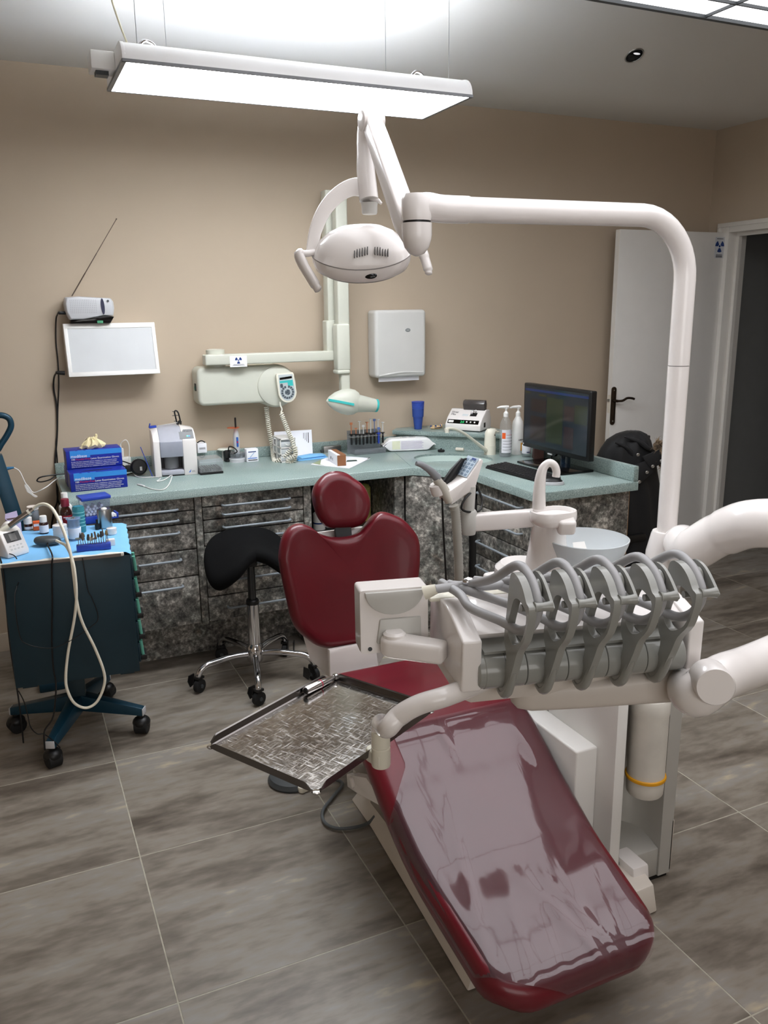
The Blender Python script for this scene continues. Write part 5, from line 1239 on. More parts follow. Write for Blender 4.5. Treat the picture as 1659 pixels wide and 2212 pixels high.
part('speaker_grille', mb, pm('grille_grey', (128, 130, 134), 0.5), t, kind='stuff')
gs = ay(216, 692, ry - 0.005); part('green_tag', MB().box(gs.x - 0.012, gs.x + 0.014, ry - 0.002, ry + 0.004, rz0, rz0 + 0.012), pm('green_tag', (70, 150, 110), 0.5), t, 0.001)
a0_ = ay(155, 640, ry + 0.03); a1_ = ay(252, 472, ry + 0.03)
part('antenna', MB().tube([a0_, lerp(a0_, a1_, 0.3), lerp(a0_, a1_, 0.301), lerp(a0_, a1_, 0.55), lerp(a0_, a1_, 0.551), lerp(a0_, a1_, 0.985), lerp(a0_, a1_, 0.986), a1_], [0.0026, 0.0026, 0.002, 0.002, 0.0015, 0.0015, 0.0028, 0.0028], 8), pm('dull_antenna_metal', (120, 108, 100), 0.35, 0.8), t)
rp = ay(142, 676, ry + 0.03)
part('cable', MB().tube(cr([rp, rp + V((-0.03, 0, 0)), wl(124, 680, 0.05), wl(121, 692, 0.02), wl(121, 740), wl(125, 780), wl(127, 830), wl(125, 880), wl(124, 930), wl(121, 960), wl(124, 1000), wl(122, 1040), wl(124, 1075), wl(130, 1095)], 5), [0.0075] * 6 + [0.0032] * 60, 8), BLACK, t)
# x-ray set
xr = thing('xray_unit', 'pale grey-green wall x-ray set with folding arm and tube head', 'x-ray machine', (1.3, WB - 0.05, 1.0))
yf = 4.06
bl_, br_, bb_ = ay(427, 830, yf), ay(622, 800, yf), ay(520, 873, yf); bt_ = ay(440, 794, yf)
part('control_box', MB().prism(rrect(br_.x - bl_.x - 0.02, bt_.z - bb_.z, 0.03, 6), 0, WB - yf - 0.001, face_m(((bl_.x + br_.x) / 2 - 0.01, WB - 0.001, (bt_.z + bb_.z) / 2), (1, 0, 0), (0, 0, 1))), XRAYW, xr, 0.016, 4)
rc = ay(598, 834, yf)
part('round_bulge', MB().lathe([(0.108, 0.0), (0.108, WB - yf - 0.02), (0.098, WB - yf + 0.004), (0.08, WB - yf + 0.012), (0.0, WB - yf + 0.012)], (0, 0, 0), 40, face_m((rc.x, WB - 0.002, rc.z), (1, 0, 0), (0, 0, 1))), XRAYW, xr)
sw = ay(427, 836, 4.12); part('power_switch', MB().box(bl_.x - 0.004, bl_.x + 0.003, 4.10, 4.125, sw.z - 0.018, sw.z + 0.018), BLACK, xr)
part('switch_rocker', MB().box(bl_.x - 0.006, bl_.x - 0.003, 4.104, 4.121, sw.z - 0.012, sw.z + 0.004), pm('green_rocker', (30, 110, 90), 0.4), xr)
# handset
hc_ = ay(618, 834, yf - 0.03); tilt = (-0.10, 0, 1)
Mhs = face_m((hc_.x, yf - 0.022, hc_.z), (1, 0.0, 0.10), (0.10, 0.0, 1))
hs = part('handset', MB().prism([(-0.042, 0.068), (-0.047, 0.06), (-0.047, -0.04)] + [(0.047 * math.cos(rad(a)), -0.032 + 0.05 * math.sin(rad(a))) for a in range(190, 351, 16)] + [(0.047, -0.04), (0.045, 0.055), (0.04, 0.064)][0:3], 0, 0.02, Mhs), IVORY, xr, 0.005, 3)
part('handset_face', MB().prism([(-0.036, 0.062), (-0.040, -0.034)] + [(0.039 * math.cos(rad(a)), -0.03 + 0.042 * math.sin(rad(a))) for a in range(190, 351, 16)] + [(0.040, -0.034), (0.037, 0.056)], 0.02, 0.0208, Mhs), pm('handset_face_grey', (186, 194, 196), 0.4), hs)
part('handset_display', MB().box(-0.032, 0.032, 0.036, 0.047, 0.0208, 0.0214, Mhs), BLACKG, hs)
part('handset_screen', MB().prism([(-0.034, 0.031), (0.034, 0.028), (0.034, -0.002), (0.006, 0.002), (0.006, 0.018), (-0.034, 0.02)], 0.0208, 0.0213, Mhs), TURQ, hs)
mb = MB()
for k in range(14):
    a0d = 100 + k * 24.5; pts = [(r_ * math.cos(rad(a0d + da)), -0.03 + r_ * math.sin(rad(a0d + da))) for r_, das in ((0.023, (0, 10, 20)), (0.034, (20, 10, 0))) for da in das]; mb.prism(pts, 0.0208, 0.0216, Mhs)
for k in range(3):
    pts = [(0, -0.03)] + [(0.014 * math.cos(rad(k * 120 + da)), -0.03 + 0.014 * math.sin(rad(k * 120 + da))) for da in range(6, 115, 18)]; mb.prism(pts, 0.0208, 0.0216, Mhs)
mb.prism(rrect(0.014, 0.02, 0.005, cx=-0.027, cy=0.006), 0.0208, 0.0216, Mhs)
part('handset_keys', mb, pm('dark_key_grey', (74, 84, 92), 0.5), hs)
# coiled cord
def coil(path, R, r, turns, nm='coiled_cord'):
    P = cr(path, 24); L = [0]
    for a, b in zip(P, P[1:]): L.append(L[-1] + (b - a).length)
    pts = []; N_ = int(turns * 9); nx = V((0, 1, 0))
    for i in range(N_ + 1):
        s = L[-1] * i / N_; j = 0
        while j < len(L) - 2 and L[j + 1] < s: j += 1
        t_ = (s - L[j]) / max(1e-9, L[j + 1] - L[j]); p = P[j].lerp(P[j + 1], t_); d = (P[j + 1] - P[j]).normalized()
        nx = (nx - d * nx.dot(d)).normalized(); ny = d.cross(nx); a = 2 * math.pi * i / 9
        pts.append(p + nx * R * math.cos(a) + ny * R * math.sin(a))
    return MB().tube(pts, r, 6)
def ck(px, py, y): return ay(px, py, y)
cpath = [ck(575, 877, 4.10), ck(580, 920, 4.13), ck(588, 965, 4.12), ck(591, 990, 4.06), ck(597, 997, 4.00), ck(615, 985, 3.97), ck(634, 966, 3.95), ck(639, 975, 3.94), ck(634, 997, 3.94), ck(623, 1000, 3.94), ck(624, 990, 3.93), ck(638, 983, 3.92), ck(634, 960, 3.93), ck(622, 930, 3.98), ck(612, 905, 4.02), ck(607, 892, 4.03)]
part('coiled_cord', coil(cpath, 0.0095, 0.0032, 84), pm('cream_cord', (222, 218, 204), 0.45), xr, angle=80)
part('cord_tail', MB().tube(cr([ck(607, 892, 4.03), ck(609, 884, 4.03), ck(606, 877, 4.03), ck(605, 868, 4.03)], 5), 0.004, 8), pm('cream_cord', (222, 218, 204), 0.45), xr)
# wall arm
ya0, ya1 = 4.02, 4.09
l0, l1 = ay(443, 767, ya0), ay(733, 765, ya0); l2 = ay(443, 790, ya0)
h_arm = part('wall_arm', MB().box(l0.x, l1.x, ya0, ya1, l2.z, l0.z), XRAYW, xr, 0.006, 3)
part('wall_plate', MB().lathe([(0.045, -0.03), (0.045, 0.052), (0.03, 0.056)], ay(470, 780, 4.07) + V((0, 0.04, 0.0)), 28), XRAYW, xr)
sk = ay(515, 779, ya0)
stk_ = part('warning_sticker', MB().box(sk.x - 0.042, sk.x + 0.042, ya0 - 0.001, ya0, sk.z - 0.03, sk.z + 0.022), PAPER, xr, label='white radiation warning sticker')
trefoil(NAVYTXT, face_m((sk.x, ya0 - 0.0012, sk.z + 0.002), (1, 0, 0), (0, 0, 1)), 0.017, stk_)
mb = MB(); mb.box(sk.x - 0.026, sk.x + 0.026, ya0 - 0.0016, ya0 - 0.001, sk.z - 0.019, sk.z - 0.0175); mb.box(sk.x - 0.03, sk.x + 0.03, ya0 - 0.0016, ya0 - 0.001, sk.z - 0.0235, sk.z - 0.022)
part('print_line', mb, BLACKTXT, stk_)
def vbox(px0, px1, py0, py1, y0, y1, nm, bev=0.008, mat=XRAYW):
    a, b = ay(px0, (py0 + py1) / 2, y0), ay(px1, (py0 + py1) / 2, y0); zt_, zb_2 = ay((px0 + px1) / 2, py0, y0).z, ay((px0 + px1) / 2, py1, y0).z
    return part(nm, MB().box(a.x, b.x, y0, y1, zb_2, zt_), mat, xr, bev, 3)
vbox(706, 731, 410, 700, 4.05, 4.12, 'folding_arm'); vbox(706, 731, 692, 764, 4.035, 4.10, 'arm_knuckle')
vbox(728, 753, 424, 706, 3.97, 4.03, 'folding_arm'); vbox(729, 757, 700, 800, 3.955, 4.02, 'arm_knuckle')
vbox(729, 757, 799, 808, 3.953, 4.022, 'arm_collar'); vbox(738, 757, 806, 850, 3.965, 4.01, 'head_neck')
sc1 = ay(728, 747, 4.034); part('arm_screw', MB().ell(sc1, 0.009, 0.006, 0.011), IVORY, xr)
kk_ = ay(724, 718, 4.034); part('arm_slot', MB().box(kk_.x - 0.004, kk_.x + 0.004, 4.03, 4.04, kk_.z - 0.02, kk_.z + 0.02), DGREY, xr)
# tube head: almond shaped body and cone
yh = 3.95
hcn = ay(752, 868, yh); 
tipL = ay(700, 862, yh); 
Mhd = frame(hcn, (1, 0.0, -0.10), (0, 0, 1))
rings = []
prof_h = [(-0.118, 0.004), (-0.105, 0.022), (-0.075, 0.045), (-0.035, 0.062), (0.0, 0.068), (0.03, 0.064), (0.05, 0.052)]
for x_, r_ in prof_h: rings.append([Mhd @ V((x_, 0.055 * r_ / 0.068 * math.cos(2 * math.pi * k / 30), r_ * math.sin(2 * math.pi * k / 30))) for k in range(30)])
hb_ = part('tube_head', MB().loft(rings), XRAYW, xr)
part('cone', MB().tube([Mhd @ V((0.035, 0, -0.002)), Mhd @ V((0.06, 0, -0.006)), Mhd @ V((0.15, 0, -0.012))], [0.05, 0.045, 0.034], 30), XRAYW, xr)
part('cone_rim', MB().tube([Mhd @ V((0.15, 0, -0.012)), Mhd @ V((0.162, 0, -0.0125))], [0.0345, 0.0335], 30), TURQ, xr)
part('head_stripe', MB().loft([[Mhd @ V((x_, -0.057 * math.sqrt(max(0, 1 - 0)) * (r_ / 0.068) - 0.003 + (0.004 if e else 0), z0_ + dz)) for dz in (-0.006, 0.006)] + [Mhd @ V((x_, -0.057 * (r_ / 0.068) + 0.004, z0_ + dz)) for dz in (0.006, -0.006)] for x_, r_, z0_, e in ((-0.112, 0.016, 0.006, 0), (-0.075, 0.045, 0.003, 0), (-0.035, 0.062, -0.002, 0), (0.01, 0.068, -0.008, 0))]), TURQ, xr)
# towel dispenser
yd = 4.09
a, b = ay(811, 745, yd), ay(921, 745, yd); tz, bz_ = ay(865, 669, yd).z, ay(865, 815, yd).z
t = thing('towel_dispenser', 'white plastic paper towel dispenser on the back wall', 'towel dispenser', ((a.x + b.x) / 2, WB - 0.04, bz_))
DISP = pm('translucent_white_plastic', (206, 205, 201), 0.25, var=0.01, coat=0.2)
part('cover', MB().prism(rrect(b.x - a.x, tz - bz_, 0.02, 5), 0, WB - yd - 0.001, face_m(((a.x + b.x) / 2, WB - 0.001, (tz + bz_) / 2), (1, 0, 0), (0, 0, 1))), DISP, t, 0.018, 4)
part('lower_lip', MB().tube(cr([(a.x + 0.02, yd + 0.004, bz_ + 0.012), ((a.x + b.x) / 2, yd + 0.001, bz_ + 0.026), (b.x - 0.02, yd + 0.004, bz_ + 0.022)], 6), 0.006, 8), DISP, t)
em = ay(881, 713, yd); part('logo_badge', MB().prism(ellp(0.015, 0.009, 24), 0, 0.0015, face_m((em.x, yd - 0.0001, em.z), (1, 0, 0), (0, 0, 1))), pm('grey_badge', (120, 126, 128), 0.4), t)
part('badge_print', MB().box(em.x - 0.009, em.x + 0.009, yd - 0.0019, yd - 0.0016, em.z - 0.0015, em.z + 0.0015), LGREY, t)
part('paper_towel', MB().box(a.x + 0.03, b.x - 0.03, yd + 0.03, yd + 0.033, bz_ - 0.022, bz_ + 0.01), PAPER, t)
# wall sockets above the upstand
solo('wall_socket', MB().box(ay(480, 985, 4.17).x, ay(502, 985, 4.17).x, 4.166, 4.1775, ay(490, 999, 4.17).z, ay(490, 974, 4.17).z), WHITEM, 'white wall socket on the upstand behind the curing light', 'socket', bev=0.003)
# ================================================================ THINGS ON THE WORKTOP
def cz(px, py): return az(px, py, ZT)
def boxthing(name, label, cat, x0, x1, y0, y1, z0, z1, mat, rz=0.0, bev=0.002, group=None):
    c = V(((x0 + x1) / 2, (y0 + y1) / 2, z0)); M = rotz(rz, c)
    t = thing(name, label, cat, M=M, group=group)
    part('body', MB().box(-(x1 - x0) / 2, (x1 - x0) / 2, -(y1 - y0) / 2, (y1 - y0) / 2, 0, z1 - z0), mat, t, bev, local=True)
    return t
# glove boxes
def glove_box(x0, y0, z0, rz, label, print_=True):
    w, d, h = 0.235, 0.118, 0.078
    t = thing('glove_box', label, 'glove box', M=rotz(rz, (x0, y0, z0)), group='blue boxes of latex gloves')
    part('carton', MB().box(0, w, 0, d, 0, h), BLUEBOX, t, 0.0015, local=True)
    part('opening', MB().prism(ellp(0.065, 0.008, 24, w / 2, d * 0.42), h, h + 0.0008), BLACK, t, local=True)
    part('side_print', MB().box(-0.0006, 0, 0.008, d - 0.008, 0.006, h - 0.006), pm('dull_violet_side', (74, 70, 130), 0.5), t, local=True)
    if print_:
        part('blue_band', MB().box(0.016, w + 0.0004, -0.0008, 0, h * 0.72, h), SKYBAND, t, local=True)
        part('label_tab', MB().box(0.016, 0.1, -0.0008, 0, h * 0.6, h * 0.72), SKYBAND, t, local=True)
        for k in range(3): part('top_tab', MB().box(0.016 + 0.034 * k, 0.04 + 0.034 * k, -0.0005, 0.008, h, h + 0.0006), SKYBAND, t, local=True)
        WMt = WM[t.name]
        def tx(s, size, x, z, mat): text(s, size, WMt @ face_m((x, -0.0012, z), (1, 0, 0), (0, 0, 1)), mat, t)
        tx('medibase', 0.018, 0.019, h * 0.625, WHITETXT)
        tx('100', 0.0115, 0.019, h * 0.475, WHITETXT); tx('Powder-Free', 0.0115, 0.039, h * 0.475, REDTXT); tx('Latex Examination Gloves', 0.0115, 0.083 + 0.018, h * 0.475, WHITETXT)
        for k, s in enumerate(('Powder free latex examination gloves, ambidextrous, micro-textured surface', "Gants d'examen en latex non poudres, ambidextres, surface micro texturee", 'Guantes de examen de latex sin polvo, ambidiestros, superficie microtexturada', 'Luvas de exame em latex sem po, ambidestras, superficie micro texturada')):
            tx(s, 0.0062, 0.019, h * (0.35 - 0.093 * k), WHITETXT)
    return t
p0, p1 = cz(154, 1063.8), cz(274, 1052)
rzb = math.atan2(p1.y - p0.y, p1.x - p0.x)
glove_box(p0.x, p0.y, ZT + 0.0006, rzb, 'blue latex glove box standing in front of the two stacked ones')
glove_box(p0.x - 0.004, p0.y + 0.122, ZT + 0.0006, rzb, 'blue latex glove box at the bottom of the stack', False)
topb = glove_box(p0.x + 0.0, p0.y + 0.118, ZT + 0.0795, rzb, 'blue latex glove box on top of the stack with a glove pulled out')
# glove sticking out
g0 = V((p0.x + 0.118, p0.y + 0.167, ZT + 0.1585))
rings = []
for k, (dz, rx_, ry_, sk_) in enumerate(((0.0, 0.05, 0.012, 0), (0.012, 0.048, 0.02, 0.002), (0.026, 0.036, 0.018, 0.005), (0.04, 0.024, 0.012, 0.003), (0.046, 0.008, 0.006, 0.0))):
    rings.append([g0 + V((sk_ + rx_ * math.cos(2 * math.pi * q / 22) * (1 + 0.16 * math.sin(q * 3 + k * 1.7)), ry_ * math.sin(2 * math.pi * q / 22) * (1 + 0.3 * math.sin(q * 2.3 + k)), dz + 0.006 * math.sin(q * 1.9 + k))) for q in range(22)])
solo('latex_glove', MB().loft(rings).tube(cr([g0 + V((0.012, 0, 0.038)), g0 + V((0.02, 0, 0.052)), g0 + V((0.018, 0, 0.062))], 4), [0.006] * 4 + [0.005] * 4 + [0.003], 8), LATEX, 'cream latex glove sticking out of the top glove box', 'glove', angle=40)
# power strip with chargers behind the glove boxes
t = thing('power_adapter', 'white double plug adapter right of the glove boxes', 'adapter', cz(274, 1015))
q = cz(272, 1012); part('body', MB().box(q.x - 0.03, q.x + 0.03, q.y, q.y + 0.06, ZT, ZT + 0.055), WHITEM, t, 0.008, 3)
part('usb_charger', MB().box(q.x - 0.026, q.x - 0.002, q.y + 0.006, q.y + 0.03, ZT + 0.055, ZT + 0.10), WHITE, t, 0.004)
part('plug_tip', MB().cyl((q.x - 0.014, q.y + 0.018, ZT + 0.10), (q.x - 0.014, q.y + 0.018, ZT + 0.12), 0.004, n=12), WHITE, t)
part('cable', MB().tube(cr([V((q.x - 0.014, q.y + 0.018, ZT + 0.12)), ay(265, 953, q.y), ay(273, 951, q.y), ay(279, 965, q.y), ay(279, 1000, q.y - 0.01), cz(285, 1022) + V((0, 0, 0.01)), cz(300, 1032) + V((0, 0, 0.003)), cz(335, 1031) + V((0, -0.01, 0.003)), cz(345, 1033) + V((0, -0.02, 0.003)), cz(339, 1041) + V((0, 0, 0.003)), cz(355, 1038) + V((0, 0, 0.003)), cz(370, 1027) + V((0, -0.015, 0.004)), cz(365, 1048) + V((0, 0, 0.003)), cz(352, 1059) + V((0, 0, 0.003)), cz(330, 1058) + V((0, 0, 0.003)), cz(312, 1052) + V((0, 0, 0.003))], 5), 0.0022, 8), WHITEM, t)
part('connector', MB().tube([cz(312, 1052) + V((0, 0, 0.004)), cz(304, 1049.5) + V((0, 0, 0.004)), cz(297, 1048) + V((0, 0, 0.004))], [0.004, 0.004, 0.003], 10), WHITEM, t)
t = thing('charger', 'round black power supply between glove boxes and scanner', 'charger', cz(300, 1028))
q = cz(300, 1028); part('body', MB().lathe([(0.034, 0.0), (0.038, 0.006), (0.038, 0.032), (0.03, 0.04), (0.0, 0.041)], (0, 0, 0), 28, frame(V((q.x + 0.004, q.y + 0.03, ZT + 0.038)), (1, 0, 0), (-0.35, -1, 0.15))), BLACK, t)
part('plug', MB().box(q.x - 0.055, q.x - 0.02, q.y + 0.01, q.y + 0.035, ZT + 0.02, ZT + 0.05), BLACK, t, 0.004)
part('rating_label', MB().box(q.x + 0.006, q.x + 0.016, q.y - 0.0125, q.y - 0.0118, ZT + 0.02, ZT + 0.045), LGREY, t)
part('cable', MB().tube(cr([V((q.x - 0.05, q.y + 0.03, ZT + 0.04)), V((q.x - 0.08, q.y + 0.06, ZT + 0.06)), V((q.x - 0.06, q.y + 0.1, ZT + 0.06)), V((q.x, q.y + 0.12, ZT + 0.03))], 6), 0.003, 8), BLACK, t)
part('cable', MB().tube(cr([V((q.x - 0.02, q.y + 0.05, ZT + 0.006)), V((q.x - 0.09, q.y + 0.02, ZT + 0.006)), V((q.x - 0.1, q.y + 0.09, ZT + 0.01)), V((q.x - 0.2, q.y + 0.19, ZT + 0.006)), ay(100, 1028, 4.1), ay(80, 1037, 4.1), ay(88, 1041, 4.1), ay(108, 1036, 4.1), ay(122, 1025, 4.12)], 6), 0.0032, 8), BLACK, t)
# image plate scanner
s0, s1 = cz(336, 1031.5), cz(428.3, 1024.7)
Ms_ = rotz(math.atan2(s1.y - s0.y, s1.x - s0.x), s0); sw_ = (s1 - s0).length
t = thing('image_plate_scanner', 'white and grey desktop image plate scanner', 'scanner', M=Ms_)
zf = ay(332, 954.5, s0.y).z - ZT; zt_ = ay(370, 925, s0.y + 0.09).z - ZT
def scan_side(x, k=1.0): return [V((x, y, z)) for y, z in ((0, 0), (0, zf), (0.035, zf + (zt_ - zf) * 0.55), (0.09, zt_ * k), (0.2, zt_ * k * 0.98), (0.22, zt_ * 0.9), (0.22, 0))]
def lift(x): return 1 + 0.05 * (1 - (2 * x / sw_ - 1) ** 2)
part('side_wing', MB().loft([scan_side(0, 0.97), scan_side(sw_ * 0.155, lift(sw_ * 0.155))]), WHITE, t, 0.004, local=True)
part('side_wing', MB().loft([scan_side(sw_ * 0.68, lift(sw_ * 0.68)), scan_side(sw_, 0.98)]), WHITE, t, 0.004, local=True)
mx0, mx1 = sw_ * 0.155, sw_ * 0.68
LILG = pm('lilac_grey_plastic', (176, 178, 188), 0.35)
part('hood', MB().loft([[V((x, y, z)) for y, z in ((-0.002, zf * 0.60), (-0.002, zf * 0.985), (0.03, zf + (zt_ - zf) * 0.5), (0.088, zt_ * lift(x) - 0.003), (0.2, zt_ * lift(x) * 0.985), (0.2, zf * 0.60))] for x in (mx0, (mx0 + mx1) / 2, mx1)]), LILG, t, 0.002, local=True)
part('hood_flap', MB().box(mx0 + 0.001, mx1 - 0.001, -0.004, 0.01, zf * 0.545, zf * 0.97), pm('blue_grey_plastic', (152, 156, 168), 0.35), t, 0.002, local=True)
part('cavity', MB().box(mx0 + 0.002, mx1 - 0.002, 0.09, 0.2, 0.02, zf * 0.6), pm('dark_cavity', (84, 84, 88), 0.5), t, local=True)
part('plate_drum', MB().cyl(((mx0 + mx1) / 2, 0.06, 0.03), ((mx0 + mx1) / 2, 0.06, zf * 0.58), 0.033), pm('grey_drum', (126, 128, 132), 0.35), t, local=True)
part('ledge', MB().box(mx0, mx1, 0.0, 0.2, 0.006, 0.026), LILG, t, 0.003, local=True)
part('vent_gap', MB().box(mx0 + 0.002, mx1, 0.004, 0.01, 0.0, 0.006), BLACK, t, local=True)
xr0 = sw_ * 0.70
part('control_face', MB().loft([[V((x, y - 0.0015, z)) for y, z in ((0.006, zf + (zt_ - zf) * 0.10), (0.035, zf + (zt_ - zf) * 0.56), (0.07, zf + (zt_ - zf) * 0.9))] + [V((x, y + 0.002, z - 0.002)) for y, z in ((0.07, zf + (zt_ - zf) * 0.9), (0.035, zf + (zt_ - zf) * 0.56), (0.006, zf + (zt_ - zf) * 0.10))] for x in (mx1 - 0.01, sw_ - 0.008)]), pm('mid_grey_face', (142, 144, 146), 0.4), t, local=True)
pA = Ms_ @ V((xr0 + 0.004, 0.048, zf + (zt_ - zf) * 0.70 + 0.001)); text('VISTASCAN', 0.0085, face_m(pA + V((0, -0.004, 0.001)), Ms_.to_3x3() @ V((1, 0, 0)), (0, 0.5, 0.6)), BLACKTXT, t)
for k, cl_ in enumerate(((90, 220, 170), (60, 120, 240))):
    part('indicator_light', MB().ell((xr0 + 0.022 + 0.009 * k, 0.0185, zf + (zt_ - zf) * 0.34 - 0.001 * k), 0.0035, 0.003, 0.0035), pm('led_%d' % k, cl_, 0.3, emit=2.0), t, local=True)
lg = Ms_ @ V((sw_ * 0.78, -0.0012, 0.012)); part('logo_mark', MB().prism([(0, 0), (0.008, 0.002), (0.012, 0.014), (0.0105, 0.014)], 0, 0.0006, face_m(lg, Ms_.to_3x3() @ V((1, 0, 0)), (0, 0, 1))), pm('logo_blue', (40, 110, 200), 0.4), t)
text('DURR', 0.0055, face_m(lg + V((0.0145, 0, 0.0055)), Ms_.to_3x3() @ V((1, 0, 0)), (0, 0, 1)), BLACKTXT, t); text('DENTAL', 0.0045, face_m(lg + V((0.0145, 0, 0.001)), Ms_.to_3x3() @ V((1, 0, 0)), (0, 0, 1)), BLACKTXT, t)
# blue sensor holder and black stand lying on the scanner
zt2 = ZT + zt_ * 1.02
q = ay(330, 922, s0.y + 0.11)
t = thing('film_holder', 'blue film holder with a wire lying on top of the scanner', 'film holder', q)
part('block', MB().box(-0.017, 0.017, -0.006, 0.006, 0, 0.012, frame(V((q.x, q.y, q.z - 0.006)), (1, 0, 0.06), (0, 0, 1))), BLUE, t, 0.003)
part('bite_plate', MB().box(-0.003, 0.001, -0.008, 0.008, 0, 0.022, frame(V((q.x - 0.017, q.y, q.z - 0.004)), (1, 0, -0.3), (-0.2, 0, 1))), BLUE, t, 0.002)
part('rod', MB().tube([V((q.x + 0.02, q.y, q.z + 0.0)), ay(345, 919, q.y), ay(383, 913, q.y)], 0.0014, 8), STEEL, t)
q = ay(384, 917, s0.y + 0.12); 
def bs_(px, py): return ay(px, py, q.y)
t = thing('aiming_arm', 'black skeletal aiming arm standing on top of the scanner', 'film holder', bs_(386, 918))
fr = [bs_(*p) for p in ((383, 917), (379, 900), (377, 890), (380, 887), (385, 892), (389, 907), (391, 917))]
part('loop', MB().tube(cr(fr, 5), 0.0035, 8), BLACK, t)
part('foot', MB().tube([bs_(382, 916), bs_(388, 911), bs_(392, 912)], [0.007, 0.008, 0.004], 10), BLACK, t)
for (a, b) in (((379, 889), (372, 889)), ((379, 897.5), (372, 898)), ((382, 909), (376, 910)), ((379, 897), (386, 897))): part('pin', MB().tube([bs_(*a), bs_(*b)], 0.0018, 6), BLACK, t)
# blue tongue stick leaning on the scanner, grey wire
b0, b1 = cz(330, 1031), ay(308.5, 964, s0.y + 0.02)
solo('plastic_strip', MB().box(-0.0015, 0.0015, -0.006, 0.006, 0, (b1 - b0).length, frame(b0 + V((0, 0, 0.001)), V((1, 0, 0.3)), b1 - b0)), BLUE, 'thin blue plastic strip leaning against the scanner', 'strip', bev=0.0006)
# small white box with barcode on the upstand
q = ay(446, 974, 4.15)
t = boxthing('small_carton', 'small white box with a black barcode on the upstand beside the scanner', 'box', ay(427, 970, 4.14).x, ay(447, 970, 4.14).x, 4.14, 4.199, 0.9025, ay(437, 958, 4.14).z, PAPER)
cxx = (ay(427, 970, 4.14).x + ay(447, 970, 4.14).x) / 2; zbc = (0.9025 + ay(437, 958, 4.14).z) / 2; mb = MB()
for k in range(9): mb.box(cxx - 0.014 + k * 0.0034, cxx - 0.0125 + k * 0.0034, 4.1392, 4.14, zbc - 0.006, zbc + 0.004)
part('barcode', mb, BLACKTXT, t)
part('cable_tie', MB().tube(cr([V((cxx - 0.02, 4.16, ay(437, 958, 4.14).z + 0.002)), V((cxx, 4.155, ay(437, 958, 4.14).z + 0.012)), V((cxx + 0.02, 4.16, ay(437, 958, 4.14).z + 0.002))], 5), 0.003, 8), BLACK, t)
# clear lidded box with black insert
c0, c1 = cz(433, 1027), cz(481, 1021); ww = c1.x - c0.x
t = thing('bur_box', 'clear plastic box with a ribbed black insert beside the scanner', 'box', (c0.x + ww / 2, c0.y + 0.07, ZT))
part('base', MB().box(c0.x, c1.x, c0.y, c0.y + 0.13, ZT, ZT + 0.012), BLACK, t, 0.003)
for k in range(9): part('rib', MB().box(c0.x + 0.008 + k * ww / 9.6, c0.x + 0.013 + k * ww / 9.6, c0.y + 0.006, c0.y + 0.12, ZT + 0.012, ZT + 0.026), BLACK, t)
for b in ((c0.x, c1.x, c0.y, c0.y + 0.0015, ZT + 0.012, ZT + 0.055), (c0.x, c0.x + 0.0015, c0.y, c0.y + 0.13, ZT + 0.012, ZT + 0.07), (c1.x - 0.0015, c1.x, c0.y, c0.y + 0.13, ZT + 0.012, ZT + 0.07), (c0.x, c1.x, c0.y + 0.128, c0.y + 0.13, ZT + 0.012, ZT + 0.07)): part('wall_pane', MB().box(*b), CLEAR, t)
part('lid', MB().loft([[V((x, c0.y, ZT + 0.055)), V((x, c0.y + 0.02, ZT + 0.07)), V((x, c0.y + 0.13, ZT + 0.07)), V((x, c0.y + 0.13, ZT + 0.068)), V((x, c0.y + 0.021, ZT + 0.068)), V((x, c0.y + 0.0015, ZT + 0.054))] for x in (c0.x, c1.x)]), CLEAR, t)
# soap-like white rest on the upstand
q = ay(484, 968, 4.16); solo('soap_dish', MB().lathe([(0.001, 0), (0.03, 0.001), (0.033, 0.006), (0.028, 0.010), (0.0, 0.011)], (q.x + 0.005, 4.165, 0.9025), 24, sx=1.2), pm('offwhite_lid', (222, 226, 216), 0.4), 'small off-white oval dish on the upstand behind the curing light', 'dish')
# curing light
q = cz(518, 999); t = thing('curing_light', 'silver curing light pen with orange shield on its charging base', 'curing light', (q.x, q.y + 0.03, ZT))
bx, by = q.x - 0.003, q.y + 0.035
part('base', MB().lathe([(0.041, 0.0), (0.041, 0.017), (0.037, 0.02), (0.0, 0.021)], (bx, by, ZT), 32), SILVER, t)
part('base_ring', MB().lathe([(0.037, 0.02), (0.038, 0.044), (0.032, 0.048), (0.019, 0.048), (0.017, 0.022)], (bx, by, ZT), 32), CLEARG, t)
zt3 = ay(518, 925, by).z
pen = part('pen', MB().lathe([(0.0125, ZT + 0.016), (0.0135, ZT + 0.05), (0.0165, ZT + 0.09), (0.0165, ZT + 0.115), (0.0125, zt3 - 0.018), (0.007, zt3)], (bx, by, 0), 24), SILVER, t)
part('button_panel', MB().prism(rrect(0.010, 0.05, 0.004), 0, 0.003, face_m((bx + 0.001, by - 0.0150, ZT + 0.102), (1, 0, 0), (0, 0, 1))), pm('blue_button_panel', (44, 92, 170), 0.4), pen)
part('red_button', MB().box(bx - 0.002, bx + 0.004, by - 0.019, by - 0.0178, ZT + 0.097, ZT + 0.106), REDTXT, pen)
part('tip', MB().tube(cr([V((bx, by, zt3)), V((bx, by, zt3 + 0.03)), V((bx, by, ay(516, 903, by).z - 0.004)), V((bx, by - 0.002, ay(516, 902, by).z))], 4), 0.0045, 10), BLACK, t)
part('orange_shield', MB().lathe([(0.005, 0), (0.031, 0.001), (0.031, 0.003), (0.005, 0.003)], (bx - 0.014, by - 0.006, zt3 + 0.004), 28, sx=1.0, sy=0.9), m_clear('orange_acrylic', (240, 120, 60), 0.5), t)
